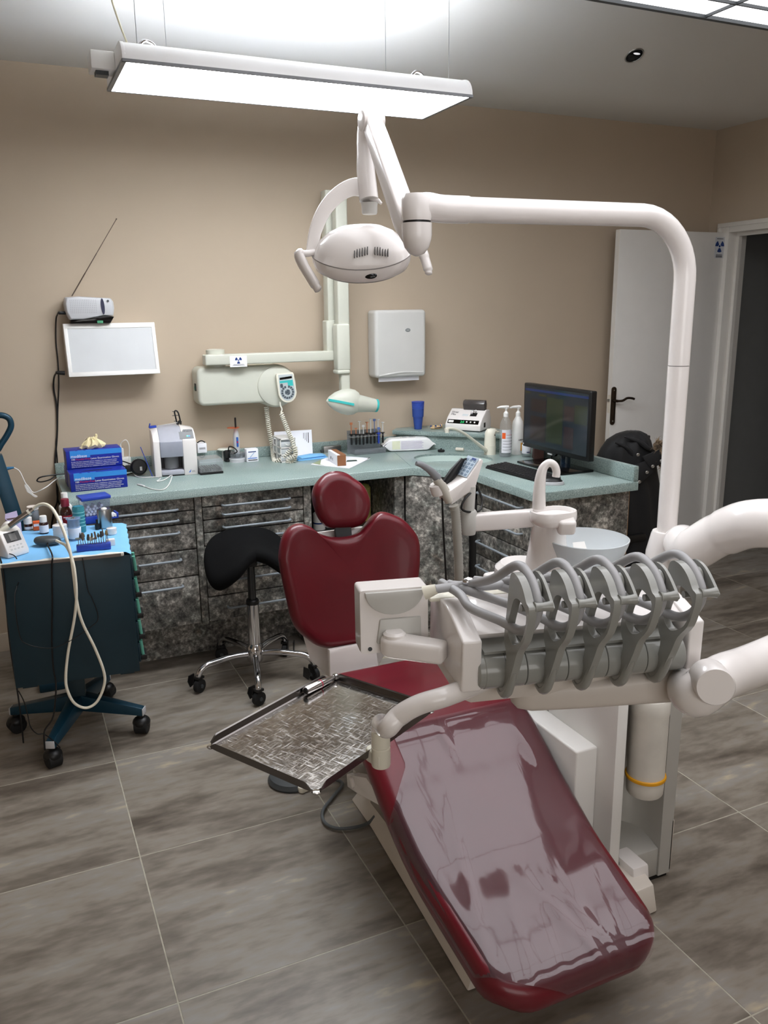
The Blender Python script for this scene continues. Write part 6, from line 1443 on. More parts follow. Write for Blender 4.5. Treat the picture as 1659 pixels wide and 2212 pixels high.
part('charger_plug', MB().box(ay(486, 990, 4.13).x, ay(499, 990, 4.13).x, 4.125, 4.166, ay(492, 998, 4.13).z, ay(492, 972, 4.13).z), BLACK, t, 0.004)
part('cable', MB().tube(cr([ay(493, 976, 4.13), ay(495, 965, 4.10), ay(505, 967, 4.07), ay(512, 976, 4.05), V((bx - 0.03, by + 0.03, ZT + 0.03)), V((bx, by + 0.045, ZT + 0.04)), V((bx + 0.035, by + 0.02, ZT + 0.03)), V((bx + 0.03, by - 0.0, ZT + 0.02))], 5), 0.003, 8), BLACK, t)
part('cable', MB().tube(cr([ay(489, 996, 4.12), V((bx - 0.055, by + 0.01, ZT + 0.008)), V((bx - 0.03, by - 0.005, ZT + 0.008))], 5), 0.0055, 8), BLACK, t)
# medicine carton
a, b = cz(534, 999), cz(561, 998)
t = boxthing('medicine_carton', 'small white carton with a blue stripe right of the curing light', 'box', a.x, b.x, a.y, a.y + 0.045, ZT + 0.0006, ay(547, 970, a.y).z, PAPER)
part('blue_stripe', MB().box(a.x + 0.004, b.x - 0.008, a.y - 0.0008, a.y, ZT + 0.018, ZT + 0.0215), pm('logo_blue', (40, 110, 200), 0.4), t)
part('tooth_mark', MB().prism([(0, 0), (0.024, 0.026), (0.026, 0.024), (0.004, 0)], 0, 0.0006, face_m((a.x + 0.014, a.y - 0.0002, ZT + 0.0235), (1, 0, 0), (0, 0, 1))), pm('pale_blue_mark', (140, 180, 220), 0.5), t)
part('print_line', MB().box(a.x + 0.008, b.x - 0.012, a.y - 0.0008, a.y, ZT + 0.050, ZT + 0.0545), NAVYTXT, t); part('print_line', MB().box(a.x + 0.006, b.x - 0.006, a.y - 0.0008, a.y, ZT + 0.008, ZT + 0.012), BLACKTXT, t)
# mini drawer tower
a, b = cz(607, 1000), cz(642, 998); 
hgt = ay(607, 948, a.y).z - ZT
t = thing('mini_drawer_tower', 'small white drawer tower wrapped by the coiled cord', 'drawer tower', (a.x + 0.03, a.y + 0.06, ZT))
dw = b.x - a.x; dd_ = 0.13
mb = MB()
for k in range(4): mb.box(a.x, b.x, a.y, a.y + dd_, ZT + hgt * k / 3.4 if k < 3 else ZT + hgt - 0.006, (ZT + hgt * k / 3.4 if k < 3 else ZT + hgt - 0.006) + 0.006)
for x_ in (a.x, b.x - 0.004): 
    for y_ in (a.y, a.y + dd_ / 2, a.y + dd_ - 0.008): mb.box(x_, x_ + 0.004, y_, y_ + 0.008, ZT, ZT + hgt)
part('frame', mb, WHITEM, t)
for k in range(3): 
    d = part('drawer', MB().box(a.x + 0.005, b.x - 0.005, a.y + 0.002, a.y + dd_ - 0.004, ZT + 0.008 + hgt * k / 3.4, ZT + hgt * (k + 1) / 3.4 - 0.004), FROST, t, 0.002)
    part('pull', MB().tube(cr([(a.x + dw * 0.35, a.y, ZT + hgt * (k + 0.5) / 3.4 + 0.004), (a.x + dw / 2, a.y - 0.007, ZT + hgt * (k + 0.5) / 3.4 - 0.002), (a.x + dw * 0.65, a.y, ZT + hgt * (k + 0.5) / 3.4 + 0.004)], 4), 0.0018, 6), WHITEM, d)
# letter leaning on the wall
a, b = cz(600, 985), ay(676, 984, 4.15); yl = 4.10
c = [ay(592, 933, 4.165), ay(673, 928, 4.165), ay(676, 985, 4.12), ay(593, 992, 4.12)]
mb = MB(); nrm = V((0, -1, 0.3)).normalized(); mb.loft([[p for p in c], [p + V((0, 0.0012, 0)) for p in c]])
t = thing('letter', 'white sheet of paper with sideways print leaning on the wall', 'paper', (c[3] + c[2]) / 2)
part('sheet', mb, PAPER, t)
ux = (c[1] - c[0]).normalized(); uz = (c[0] - c[3]).normalized()
pt_ = lerp(c[1], c[2], 0.1) - ux * 0.022 + V((0, -0.0012, 0))
for k in range(4): part('print_line', MB().box(0, 0.055 - 0.008 * k, 0, 0.004 if k == 0 else 0.002, 0, 0.0004, face_m(pt_ - ux * (0.0085 * k), -uz, ux)), BLACKTXT, t)
# blue napkins
n0 = cz(645, 997)
for k in range(4):
    solo('paper_napkin', MB().prism([(0.0 + 0.004 * k, 0.0), (0.17 - 0.006 * k, 0.022 + 0.004 * k), (0.15, 0.10), (0.09, 0.115), (0.0, 0.07)], 0, 0.0034, Matrix.Translation(n0 + V((0.002 * k, 0.004, 0.0006 + 0.0038 * k))) @ Matrix.Rotation(rad(3 * (k % 3 - 1)), 4, 'Z')), NAPKIN, ('light blue paper napkin at the bottom of the small stack', 'light blue paper napkin second from the bottom of the stack', 'light blue paper napkin second from the top of the stack', 'light blue paper napkin on top of the small stack')[k], 'napkin', group='stack of blue napkins', bev=0.0008)
# steel socket box on the upstand
a, b = ay(700, 985, 4.14), ay(738, 985, 4.14)
t = boxthing('metal_socket', 'grey metal socket box on the upstand behind the brown carton', 'socket', a.x, b.x, 4.14, 4.178, ay(715, 985, 4.14).z, ay(715, 964, 4.14).z, STEEL, bev=0.004)
part('side_plug', MB().cyl((a.x - 0.012, 4.155, (ay(715, 985, 4.14).z + ay(715, 964, 4.14).z) / 2), (a.x, 4.155, (ay(715, 985, 4.14).z + ay(715, 964, 4.14).z) / 2), 0.008, n=12), DGREY, t)
# leaflet and carton
lf = [cz(672, 1004.5), cz(755, 1013), cz(800, 991), cz(745, 987), cz(705, 990)]
t = thing('leaflet', 'glossy folded leaflet under the brown carton', 'leaflet', (lf[0] + lf[2]) / 2)
part('pages', MB().loft([[p + V((0, 0, h)) for p in lf] for h in (0.0006, 0.004)]), PAPER, t)
part('green_photo', MB().loft([[p + V((0, 0, h)) for p in (lerp(lf[4], lf[0], 0.35), lerp(lf[4], lf[0], 0.9), lerp(lf[0], lf[1], 0.35), lerp(lf[0], lf[1], 0.3) + V((0, 0.03, 0)))] for h in (0.0041, 0.0046)]), pm('green_leaf_print', (150, 160, 120), 0.35), t)
part('dark_photo', MB().loft([[p + V((0, 0, h)) for p in (cz(750, 996), cz(770, 995), cz(772, 998), cz(748, 999.5))] for h in (0.0041, 0.0046)]), pm('dark_print', (60, 80, 70), 0.35), t)
part('corner_mark', MB().loft([[p + V((0, 0, h)) for p in (cz(793, 993), cz(800, 991), cz(797, 990.2))] for h in (0.0041, 0.0046)]), BLACKTXT, t)
a = az(729, 1007, ZT + 0.005); b = az(748, 1006, ZT + 0.005); cbk = az(709, 994, ZT + 0.005)
hb2 = ay(729, 983.5, a.y).z - a.z
ev = cbk - a; ev.z = 0; eu = b - a; eu.z = 0; eu = V((ev.y, -ev.x, 0)).normalized() * eu.length
t = thing('small_carton', 'small white carton with a brown end lying on the leaflet', 'box', a)
pts = [a, a + eu, a + eu + ev, a + ev]
part('body', MB().loft([[p + V((0, 0, h)) for p in pts] for h in (0, hb2)]), PAPER, t, 0.0008)
part('brown_end', MB().loft([[p + V((0, 0, h)) for p in (a - ev.normalized() * 0.0008, a + eu - ev.normalized() * 0.0008, a + eu, a)] for h in (0.0004, hb2 - 0.0004)]), CARD, t)
part('brown_top', MB().loft([[p + V((0, 0, h)) for p in (lerp(a, a + eu, 0.35), a + eu, a + eu + ev, a + ev + eu * 0.35)] for h in (hb2, hb2 + 0.0008)]), CARD, t)
text('H', 0.022, face_m(a + ev * 0.72 + V((0, 0, hb2 * 0.28)) - eu.normalized() * 0.001, -ev, (0, 0, 1)), BLACKTXT, t)
text('C', 0.018, face_m(a + ev * 0.52 + V((0, 0, hb2 * 0.28)) - eu.normalized() * 0.001, -ev, (0, 0, 1)), BLACKTXT, t)
# syringe rack
a, b = cz(767, 984), cz(834, 978)
Mr = rotz(math.atan2(b.y - a.y, b.x - a.x), a); rw_ = (b - a).length
t = thing('syringe_rack', 'clear acrylic syringe rack on the worktop', 'rack', M=Mr)
hr_ = ay(753, 930, a.y + 0.06).z - ZT
part('base', MB().box(0, rw_, 0.0, 0.07, 0, 0.012), CLEARG, t, 0.002, local=True)
part('back_pane', MB().box(-0.02, rw_ - 0.005, 0.055, 0.058, 0, hr_), CLEARG, t, local=True)
part('top_shelf', MB().box(-0.02, rw_ + 0.004, 0.0, 0.055, hr_ - 0.03, hr_ - 0.026), CLEAR, t, local=True)
part('lip', MB().box(0, rw_, 0.0, 0.003, 0.012, 0.03), CLEARG, t, local=True)
cols = [((222, 140, 96), 'orange'), ((222, 140, 96), 'orange'), ((235, 235, 235), 'white'), ((235, 235, 235), 'white'), ((222, 120, 70), 'orange'), ((220, 225, 230), 'clear'), ((96, 120, 180), 'blue'), ((220, 224, 230), 'clear'), ((240, 240, 240), 'white'), ((70, 120, 200), 'blue')]
spx = [(759, 0.035, 920), (769, 0.03, 930), (777, 0.02, 915), (785, 0.012, 925), (793, 0.042, 917), (801, 0.02, 910), (809, 0.03, 912), (817, 0.04, 911), (827, 0.02, 917), (818, 0.008, 930)]
nm_ = ['leftmost of the row', 'second from the left, short', 'third from the left with square grip', 'fourth from the left at the front', 'fifth from the left at the back', 'sixth from the left', 'seventh from the left with a blue plunger', 'eighth from the left at the back', 'rightmost with a white plunger', 'in front near the right end, slim blue']
for k, ((cl_, cn), (px_s, dy, topy)) in enumerate(zip(cols, spx)):
    w0 = Mr @ V((0, 0.055 - dy if False else dy, 0)); wx = ay(px_s, 940, w0.y + 0.004); X_, Y_ = wx.x, w0.y + 0.004
    ztop_ = ay(px_s, topy - 4, Y_).z; zsh = ZT + hr_ - 0.026
    s = thing('syringe', 'dental composite syringe in the rack, ' + nm_[k], 'syringe', (X_, Y_, zsh - 0.05), group='syringes in the acrylic rack')
    part('barrel', MB().lathe([(0.0035, zsh - 0.048), (0.0055, zsh - 0.044), (0.0055, zsh + 0.004), (0.011, zsh + 0.005), (0.011, zsh + 0.009), (0.005, zsh + 0.01)], (X_, Y_, 0), 12), BLACK if k != 9 else BLUE, s)
    pmt = pm('plunger_%s' % cn, cl_, 0.4)
    part('plunger', MB().cyl((X_, Y_, zsh + 0.008), (X_, Y_, ztop_), 0.0024, n=8), pmt, s)
    part('thumb_rest', MB().lathe([(0.0085, ztop_), (0.009, ztop_ + 0.003), (0.0, ztop_ + 0.0035)], (X_, Y_, 0), 12) if k % 3 else MB().box(X_ - 0.007, X_ + 0.007, Y_ - 0.002, Y_ + 0.002, ztop_ - 0.004, ztop_ + 0.008), pmt, s)
# wipes pack
a, b = cz(848, 974), cz(930, 976)
Mw = rotz(rad(-14), (a + b) / 2 + V((0.0, 0.045, 0)))
Mw = Mw @ Matrix.Scale(1.13, 4)
t = thing('wipes_pack', 'white soft pack of wipes lying at the foot of the raised corner shelf', 'wipes', M=Mw)
hw_ = 0.105; rings = []
for x_, hy, hz_ in ((-0.128, 0.036, 0.003), (-0.122, 0.034, 0.006), (-0.098, 0.036, 0.05), (-0.085, 0.037, 0.058), (0.0, 0.038, 0.062), (0.085, 0.037, 0.058), (0.098, 0.036, 0.05), (0.122, 0.034, 0.006), (0.128, 0.036, 0.003)):
    zc_ = 0.03; b_ = max(0.001, zc_ - hz_ * 0.48); t_ = zc_ + hz_ * 0.52
    rings.append([V((x_, -hy, zc_ if hz_ < 0.01 else b_ + 0.004)), V((x_, -hy * 0.8, b_)), V((x_, hy * 0.8, b_)), V((x_, hy, b_ + 0.004 if hz_ > 0.01 else zc_)), V((x_, hy, t_ - 0.006)), V((x_, hy * 0.8, t_)), V((x_, -hy * 0.8, t_)), V((x_, -hy, t_ - 0.006))])
part('pouch', MB().loft(rings), pm('white_film_pouch', (238, 238, 238), 0.35, var=0.02), t, 0.002, local=True)
part('yellow_print', MB().box(-0.083, -0.045, -0.0388, -0.0375, 0.012, 0.052), pm('pale_yellow_print', (232, 234, 206), 0.4), t, local=True)
for k in range(6): part('print_line', MB().box(-0.04, 0.068 - 0.006 * (k % 2), -0.0388, -0.0378, 0.014 + 0.0065 * k, 0.0155 + 0.0065 * k), pm('lilac_print', (176, 162, 196), 0.5), t, local=True)
part('reseal_flap', MB().prism(rrect(0.075, 0.034, 0.012), 0.0622, 0.0636), WHITE, t, local=True)
part('flap_print', MB().box(-0.028, -0.006, -0.006, 0.006, 0.0636, 0.0642).box(0.006, 0.026, -0.006, 0.006, 0.0636, 0.0642), pm('grey_print', (110, 120, 126), 0.5), t, local=True)
# sink plug, brush, tap
q = cz(953, 976); t = thing('sink_plug', 'small black rubber sink plug beside the oval sink', 'sink plug', q)
part('stopper', MB().lathe([(0.017, 0.0), (0.019, 0.004), (0.018, 0.011), (0.0, 0.0115)], q, 22), RUBBER, t); part('knob', MB().lathe([(0.005, 0.011), (0.003, 0.015), (0.005, 0.019), (0.0, 0.02)], q, 14), RUBBER, t)
a, b = cz(984, 975), cz(1043, 978)
t = thing('nail_brush', 'white bristle brush lying between sink and tap', 'brush', a)
part('handle', MB().tube([a + V((0.03, -0.0, 0.012)), lerp(a, b, 0.5) + V((0, 0, 0.008)), b + V((0, 0, 0.006))], [0.004, 0.0035, 0.004], 10), CLEAR, t)
bdir = (b - a).normalized()
part('bristles', MB().tube([a + V((0, 0, 0.012)), a + bdir * 0.004 + V((0, 0, 0.012)), a + bdir * 0.045 + V((0, 0, 0.012))], [0.006, 0.010, 0.009], 14), pm('cream_bristles', (216, 210, 196), 0.8, bump=0.6, bscale=300), t)
q = cz(1058, 981)
t = thing('sink_tap', 'ivory single-lever mixer tap with a long swan spout', 'tap', q)
zh_ = ay(1060, 928, q.y).z
part('body', MB().lathe([(0.031, 0.0), (0.031, 0.045), (0.0295, 0.0455), (0.0305, 0.047), (0.0285, zh_ - ZT - 0.034), (0.027, zh_ - ZT - 0.024)], q, 30), IVORY, t)
part('lever_cap', MB().loft([[q + V((x_ + rx_ * math.cos(2 * math.pi * k / 24), 0.024 * math.sin(2 * math.pi * k / 24) * s_, z_)) for k in range(24)] for x_, rx_, s_, z_ in ((0.0, 0.028, 1.15, zh_ - ZT - 0.034), (0.0, 0.0285, 1.15, zh_ - ZT - 0.018), (0.008, 0.032, 1.0, zh_ - ZT - 0.006), (0.006, 0.024, 0.7, zh_ - ZT + 0.004), (0.004, 0.006, 0.2, zh_ - ZT + 0.007))]), IVORY, t)
part('lever', MB().tube([q + V((0.01, -0.004, zh_ - ZT - 0.008)), q + V((0.034, -0.012, zh_ - ZT - 0.012)), q + V((0.046, -0.016, zh_ - ZT - 0.01))], [0.011, 0.009, 0.005], 12, flat=0.5), IVORY, t)
part('temperature_dot', MB().ell(q + V((0.012, -0.0275, zh_ - ZT - 0.026)), 0.0032, 0.002, 0.0032), BLACK, t)
sy_ = q.y
def tp_(px, py, dy): return ay(px, py, sy_ + dy)
sp_ = cr([tp_(1050, 973, -0.01), tp_(1030, 957, -0.04), tp_(1005, 938, -0.07), tp_(985, 928, -0.09), tp_(970, 925.5, -0.105), tp_(962, 928, -0.11)], 6)
part('spout', MB().tube(sp_, [0.0105 - 0.003 * min(1, i / 8) for i in range(len(sp_))], 14), IVORY, t)
part('aerator', MB().cyl(tp_(965, 927, -0.108), tp_(966, 934, -0.108), 0.011, n=18), IVORY, t)
# on the raised corner shelf: cups, tooth model, amalgam mixer
ZS = 0.9465
q = az(903, 927, ZS); zc1 = ay(902, 868, q.y).z
H0 = zc1 - ZS
for k, (dz, lb) in enumerate(((0.0, 'blue translucent cup at the bottom of the nested pair'), (H0 * 0.45, 'blue translucent cup nested on top of the other one'))):
    hcup = H0 * 0.55 if k else H0 * 0.56
    t = thing('plastic_cup', lb + ' on the corner shelf', 'cup', (q.x, q.y, ZS + dz), group='blue plastic cups on the corner shelf')
    r0_, r1_ = (0.0205, 0.029) if k == 0 else (0.0305, 0.034)
    part('wall', MB().lathe([(0.001, 0.001), (r0_, 0.001), (r1_, hcup), (r1_ + 0.0015, hcup), (r1_ - 0.001, hcup - 0.001), (r0_ - 0.001, 0.003), (0.001, 0.003)], (q.x, q.y, ZS + dz), 28), BLUECUP, t)
    for j in range(0 if k == 0 else 6): part('rim_line', MB().lathe([(r1_ + 0.001 - 0.0006 * j, hcup - 0.007 * j - 0.0015), (r1_ + 0.0022 - 0.0006 * j, hcup - 0.007 * j), (r1_ + 0.001 - 0.0006 * j, hcup - 0.007 * j + 0.0015)], (q.x, q.y, ZS + dz), 28), pm('cobalt_cup_rim', (50, 80, 190), 0.35), t)
q = az(940, 926, ZS)
t = thing('tooth_model', 'beige jaw model with dark marks beside the mixer', 'dental model', q)
GYP = pm('beige_gypsum', (214, 184, 140), 0.7, var=0.1)
arch = cr([V((q.x - 0.03, q.y - 0.006, ZS + 0.008)), V((q.x - 0.012, q.y - 0.016, ZS + 0.008)), V((q.x + 0.014, q.y - 0.016, ZS + 0.008)), V((q.x + 0.034, q.y - 0.006, ZS + 0.01)), V((q.x + 0.04, q.y + 0.012, ZS + 0.012))], 5)
part('arch', MB().tube(arch, 0.0095, 10, flat=0.85), GYP, t)
for k in range(0, len(arch), 2): part('tooth', MB().ell(arch[k] + V((0, -0.003, 0.009)), 0.0048, 0.0045, 0.006), GYP if k % 3 else NAVYTXT, t)
part('marks', MB().tube([p + V((0, -0.0088, 0.001)) for p in arch[4:15]], 0.0024, 6), pm('dark_blue_marks', (36, 40, 70), 0.6), t)
# amalgam mixer facing the chamfer
f0, f1 = az(961, 929, ZS), az(1037, 934, ZS)
eu = (f1 - f0); wmx = eu.length; Mm = rotz(math.atan2(eu.y, eu.x), f0)
t = thing('amalgam_mixer', 'white amalgam mixer with open smoky lid on the corner shelf', 'mixer', M=Mm)
dm_ = 0.155; zz = ay(1000, 884, (f0.y + f1.y) / 2 + 0.06).z - ZS
sidep = [(0.0, 0.004), (0.0, 0.034), (0.028, zz * 0.62), (0.085, zz), (0.13, zz * 0.98), (dm_, zz * 0.55), (dm_, 0.004)]
part('body', MB().loft([[V((x_, y_, z_)) for y_, z_ in sidep] for x_ in (0.0, wmx)]), WHITE, t, 0.005, 3, local=True)
part('foot', MB().box(0.006, wmx - 0.006, 0.006, dm_ - 0.006, 0, 0.005), BLACK, t, local=True)
# sloped front local frame
def slope_m(x, s):  # s along the lower slope from 0 to 1
    a = V((x, 0.0, 0.034)); b = V((x, 0.028, zz * 0.62)); return lerp(a, b, s), (b - a).normalized()
p_, u_ = slope_m(0.0, 0.15); R3 = Mm.to_3x3()
Mf = face_m(Mm @ p_, R3 @ V((1, 0, 0)), R3 @ u_)
Ls = (V((0, 0.028, zz * 0.62)) - V((0, 0, 0.034))).length
part('control_strip', MB().box(0.012, wmx - 0.014, 0.0, Ls * 0.55, 0.0, 0.0014, Mf), BLACKG, t)
part('strip_logo', MB().prism(rrect(0.03, Ls * 0.3, 0.003, cx=0.032, cy=Ls * 0.27), 0.0014, 0.002, Mf), WHITEM, t)
text('2:0', Ls * 0.42, Mf @ Matrix.Translation((wmx * 0.42, Ls * 0.12, 0.0016)), pm('green_led_digits', (40, 190, 110), 0.4, emit=0.8), t, name='led_digits')
for k in range(3): part('round_button', MB().cyl(Mf @ V((wmx * (0.60 + 0.11 * k), Ls * 0.27, 0.0014)), Mf @ V((wmx * (0.60 + 0.11 * k), Ls * 0.27, 0.003)), 0.0045, n=14), WHITEM, t)
p2 = V((0.0, 0.028, zz * 0.62)); u2 = (V((0, 0.085, zz)) - p2).normalized(); Mg = face_m(Mm @ p2, R3 @ V((1, 0, 0)), R3 @ u2)
text('Silver', 0.019, Mg @ Matrix.Translation((0.014, 0.036, 0.0006)), BLACKTXT, t); text('Mix', 0.019, Mg @ Matrix.Translation((0.016, 0.018, 0.0006)), BLACKTXT, t)
part('rating_label', MB().box(wmx * 0.40, wmx * 0.56, 0.016, 0.03, 0.0, 0.0008, Mg), pm('pale_label', (206, 212, 214), 0.5), t)
part('capsule_well', MB().box(wmx * 0.62, wmx * 0.80, 0.016, 0.042, -0.002, 0.001, Mg), BLACK, t)
part('capsule_fork', MB().tube(cr([Mg @ V((wmx * 0.66, 0.03, 0.002)), Mg @ V((wmx * 0.66, 0.05, 0.016)), Mg @ V((wmx * 0.71, 0.04, 0.012)), Mg @ V((wmx * 0.76, 0.05, 0.016)), Mg @ V((wmx * 0.76, 0.03, 0.002))], 4), 0.0022, 8), CHROME, t)
SMOKE = m_clear('smoky_brown_acrylic', (112, 106, 104), 0.45)
lid = [(0.078, zz - 0.004), (0.066, zz + 0.03), (0.075, zz + 0.047), (0.098, zz + 0.052), (0.108, zz + 0.03), (0.104, zz)]
part('smoky_lid', MB().loft([[Mm @ V((x_, y_, z_)) for y_, z_ in lid] for x_ in (wmx * 0.36, wmx * 0.97)]), SMOKE, t, 0.003)
part('lid_hinge', MB().cyl(Mm @ V((wmx * 0.38, 0.08, zz)), Mm @ V((wmx * 0.95, 0.08, zz)), 0.003, n=10), DGREY, t)
part('side_switch', MB().box(wmx - 0.001, wmx + 0.002, 0.05, 0.07, 0.02, 0.045), BLACK, t, local=True)
# pump bottles
def pump_bottle(q, h, r, label, body_m, lab_m, head_dir, art):
    t = thing('pump_bottle', label, 'bottle', q, group='pump bottles by the sink')
    part('bottle', MB().lathe([(r * 0.96, 0.0), (r, 0.004), (r, h * 0.62), (r * 0.9, h * 0.70), (r * 0.45, h * 0.80), (r * 0.36, h * 0.82), (r * 0.36, h * 0.84)], q, 30), body_m, t)
    lo, hi = art[0]
    part('label', MB().lathe([(r + 0.0006, h * lo), (r + 0.0008, h * lo + 0.001), (r + 0.0008, h * hi), (r + 0.0006, h * hi + 0.001)], q, 30) if art[1] is None else MB().loft([[q + V(((r + dr) * math.cos(rad(a)), (r + dr) * math.sin(rad(a)), z_)) for a in range(200, 331, 10)] + [q + V(((r + dr + 0.001) * math.cos(rad(a)), (r + dr + 0.001) * math.sin(rad(a)), z_)) for a in range(330, 199, -10)] for dr, z_ in ((0.0004, h * lo), (0.0004, h * hi))]), lab_m, t)
    part('collar', MB().lathe([(r * 0.42, h * 0.81), (r * 0.42, h * 0.885), (r * 0.3, h * 0.905), (r * 0.14, h * 0.93)], q, 22), WHITEM, t)
    part('pump_stem', MB().cyl(q + V((0, 0, h * 0.9)), q + V((0, 0, h * 1.0)), 0.0045, n=12), WHITEM, t)
    d = V(head_dir).normalized()
    part('pump_head', MB().tube([q + d * -0.012 + V((0, 0, h * 1.003)), q + V((0, 0, h * 1.006)), q + d * 0.03 + V((0, 0, h * 1.01)), q + d * 0.048 + V((0, 0, h * 0.995))], [0.008, 0.009, 0.006, 0.004], 12).cyl(q + V((0, 0, h * 0.965)), q + V((0, 0, h * 1.0)), 0.0085, n=14), WHITEM, t)
    return t
LABW = pm('white_label', (226, 226, 232), 0.5)
q = cz(1091, 986); h = ay(1091, 880, q.y).z - ZT
t = pump_bottle(q, h, 0.030, 'clear hand gel pump bottle with a white label', CLEAR, LABW, (-1, 0.25, 0), ((0.09, 0.56), 1))
def onb(a, r, z): return q + V((r * math.cos(rad(a)), r * math.sin(rad(a)), z))
part('orange_picture', MB().loft([[onb(a, 0.0318 + e, z_) for a in range(206, 241, 8)] + [onb(a, 0.0324 + e, z_) for a in range(238, 205, -8)] for e, z_ in ((0, h * 0.38), (0, h * 0.50))]), ORANGE, t)
part('gel', MB().lathe([(0.0285, 0.003), (0.0288, h * 0.03), (0.0285, h * 0.10)], q, 24), CLEARG, t)
for k in range(6): part('print_line', MB().loft([[onb(a, 0.0318, z_) for a in range(212 if k < 4 else 245, 322, 10)] + [onb(a, 0.0322, z_) for a in range(320, (212 if k < 4 else 245) - 1, -10)] for z_ in (h * (0.15 + 0.06 * k), h * (0.15 + 0.06 * k) + 0.0014)]), BLACKTXT if k != 5 else REDTXT, t)
q = cz(1117, 981); h = ay(1113, 880, q.y).z - ZT
t = pump_bottle(q, h, 0.029, 'white lotion pump bottle with an orange patch behind the clear one', WHITEM, WHITEM, (-1, 0.1, 0), ((0.1, 0.5), 1))
part('orange_patch', MB().loft([[q + V((rr * math.cos(rad(a)), rr * math.sin(rad(a)), z_)) for a in range(270, 331, 10)] + [q + V(((rr + 0.0006) * math.cos(rad(a)), (rr + 0.0006) * math.sin(rad(a)), z_)) for a in range(330, 269, -10)] for rr, z_ in ((0.0303, h * 0.09), (0.0303, h * 0.26))]), pm('amber_print', (230, 160, 50), 0.5), t)
text('LAVO', 0.011, face_m(q + V((-0.014, -0.0312, h * 0.31)), (1, 0, 0), (0, 0, 1)), BLACKTXT, t)
q = cz(1137, 987); hq = 0.095
t = thing('clear_bottle', 'small clear bottle with a white label below the monitor edge', 'bottle', q)
part('bottle', MB().lathe([(0.022, 0.0), (0.0235, 0.003), (0.0235, hq * 0.8), (0.012, hq * 0.95), (0.012, hq)], q, 26), CLEAR, t)
part('label', MB().lathe([(0.0238, 0.02), (0.0241, 0.021), (0.0241, 0.062), (0.0238, 0.063)], q, 26), LABW, t)
part('print_line', MB().box(q.x - 0.014, q.x + 0.004, q.y - 0.0246, q.y - 0.022, ZT + 0.027, ZT + 0.0305), NAVYTXT, t)
q = cz(1165, 992)
t = boxthing('card_holder', 'small brown card holder behind the monitor stand', 'box', q.x - 0.02, q.x + 0.03, q.y, q.y + 0.04, ZT + 0.0006, ZT + 0.06, pm('brown_leatherette', (96, 66, 60), 0.5), rad(-20))
# monitor
MX = 2.318; my0, my1, mz0, mz1 = 2.945, 3.465, 0.922, 1.236
t = thing('computer_monitor', 'black computer monitor on the peninsula showing a dim screen', 'monitor', (MX + 0.03, 3.2, ZT))
part('casing', MB().box(MX, MX + 0.035, my0, my1, mz0, mz1), BLACK, t, 0.006, 3)
part('back_hump', MB().box(MX + 0.035, MX + 0.06, my0 + 0.1, my1 - 0.1, mz0 + 0.05, mz1 - 0.06), BLACK, t, 0.01)
Mo = face_m((MX - 0.0002, my1 - 0.014, mz0 + 0.022), (0, -1, 0), (0, 0, 1)); sw2, sh2 = my1 - my0 - 0.028, mz1 - mz0 - 0.036
def scr(nm, rgb, x0_, x1_, y0_, y1_, h_=0.0008, e=0.55): part(nm, MB().box(x0_ * sw2, x1_ * sw2, y0_ * sh2, y1_ * sh2, 0.0, h_, Mo), pm('scr_%s_%d_%d_%d' % (nm, *rgb), rgb, 0.12, var=0.02, emit=e), t)
scr('screen', (22, 28, 34), 0, 1, 0, 1, 0.0005)
scr('screen_window', (24, 34, 66), 0.0, 1.0, 0.925, 0.965)
for nm, rgb, a_, b_, c_, d_ in (('screen_block', (30, 24, 24), 0.10, 0.36, 0.58, 0.80), ('screen_block', (30, 24, 24), 0.10, 0.36, 0.07, 0.50), ('screen_block', (32, 38, 26), 0.37, 0.63, 0.10, 0.86), ('screen_block', (38, 30, 30), 0.645, 0.80, 0.52, 0.76), ('screen_block', (32, 38, 26), 0.805, 0.99, 0.50, 0.80), ('screen_block', (36, 28, 30), 0.655, 0.80, 0.06, 0.42), ('screen_block', (44, 42, 20), 0.23, 0.36, 0.86, 0.89), ('screen_block', (40, 40, 22), 0.0, 0.09, 0.88, 0.91)): scr(nm, rgb, a_, b_, c_, d_, 0.0009)
part('badge', MB().ell(Mo @ V((-0.005, -0.008, 0.001)), 0.003, 0.004, 0.004), SILVER, t)
part('logo_bar', MB().box(sw2 * 0.40, sw2 * 0.47, -0.032, -0.026, -0.006, -0.002, Mo), SILVER, t)
part('chin_tab', MB().prism([(sw2 * 0.36, -0.022), (sw2 * 0.53, -0.022), (sw2 * 0.50, -0.036), (sw2 * 0.39, -0.036)], -0.02, -0.006, Mo), BLACKG, t)
part('stand_neck', MB().cyl((MX + 0.045, 3.17, ZT + 0.012), (MX + 0.045, 3.17, mz0 + 0.1), 0.024), pm('blue_black_gloss', (22, 34, 48), 0.1, coat=0.5), t)
bq = [cz(1137, 982), cz(1206, 1026), cz(1280, 1010), cz(1222, 976)]
part('stand_foot', MB().box(MX - 0.07, MX + 0.115, my0 + 0.10, my1 - 0.06, ZT + 0.0006, ZT + 0.012), BLACKG, t, 0.003)
part('cable', MB().tube(cr([V((MX + 0.03, 3.22, mz0 + 0.03)), V((MX + 0.02, 3.24, ZT + 0.06)), V((MX + 0.05, 3.28, ZT + 0.02)), V((MX + 0.1, 3.3, ZT + 0.006))], 5), 0.003, 8), BLACK, t)
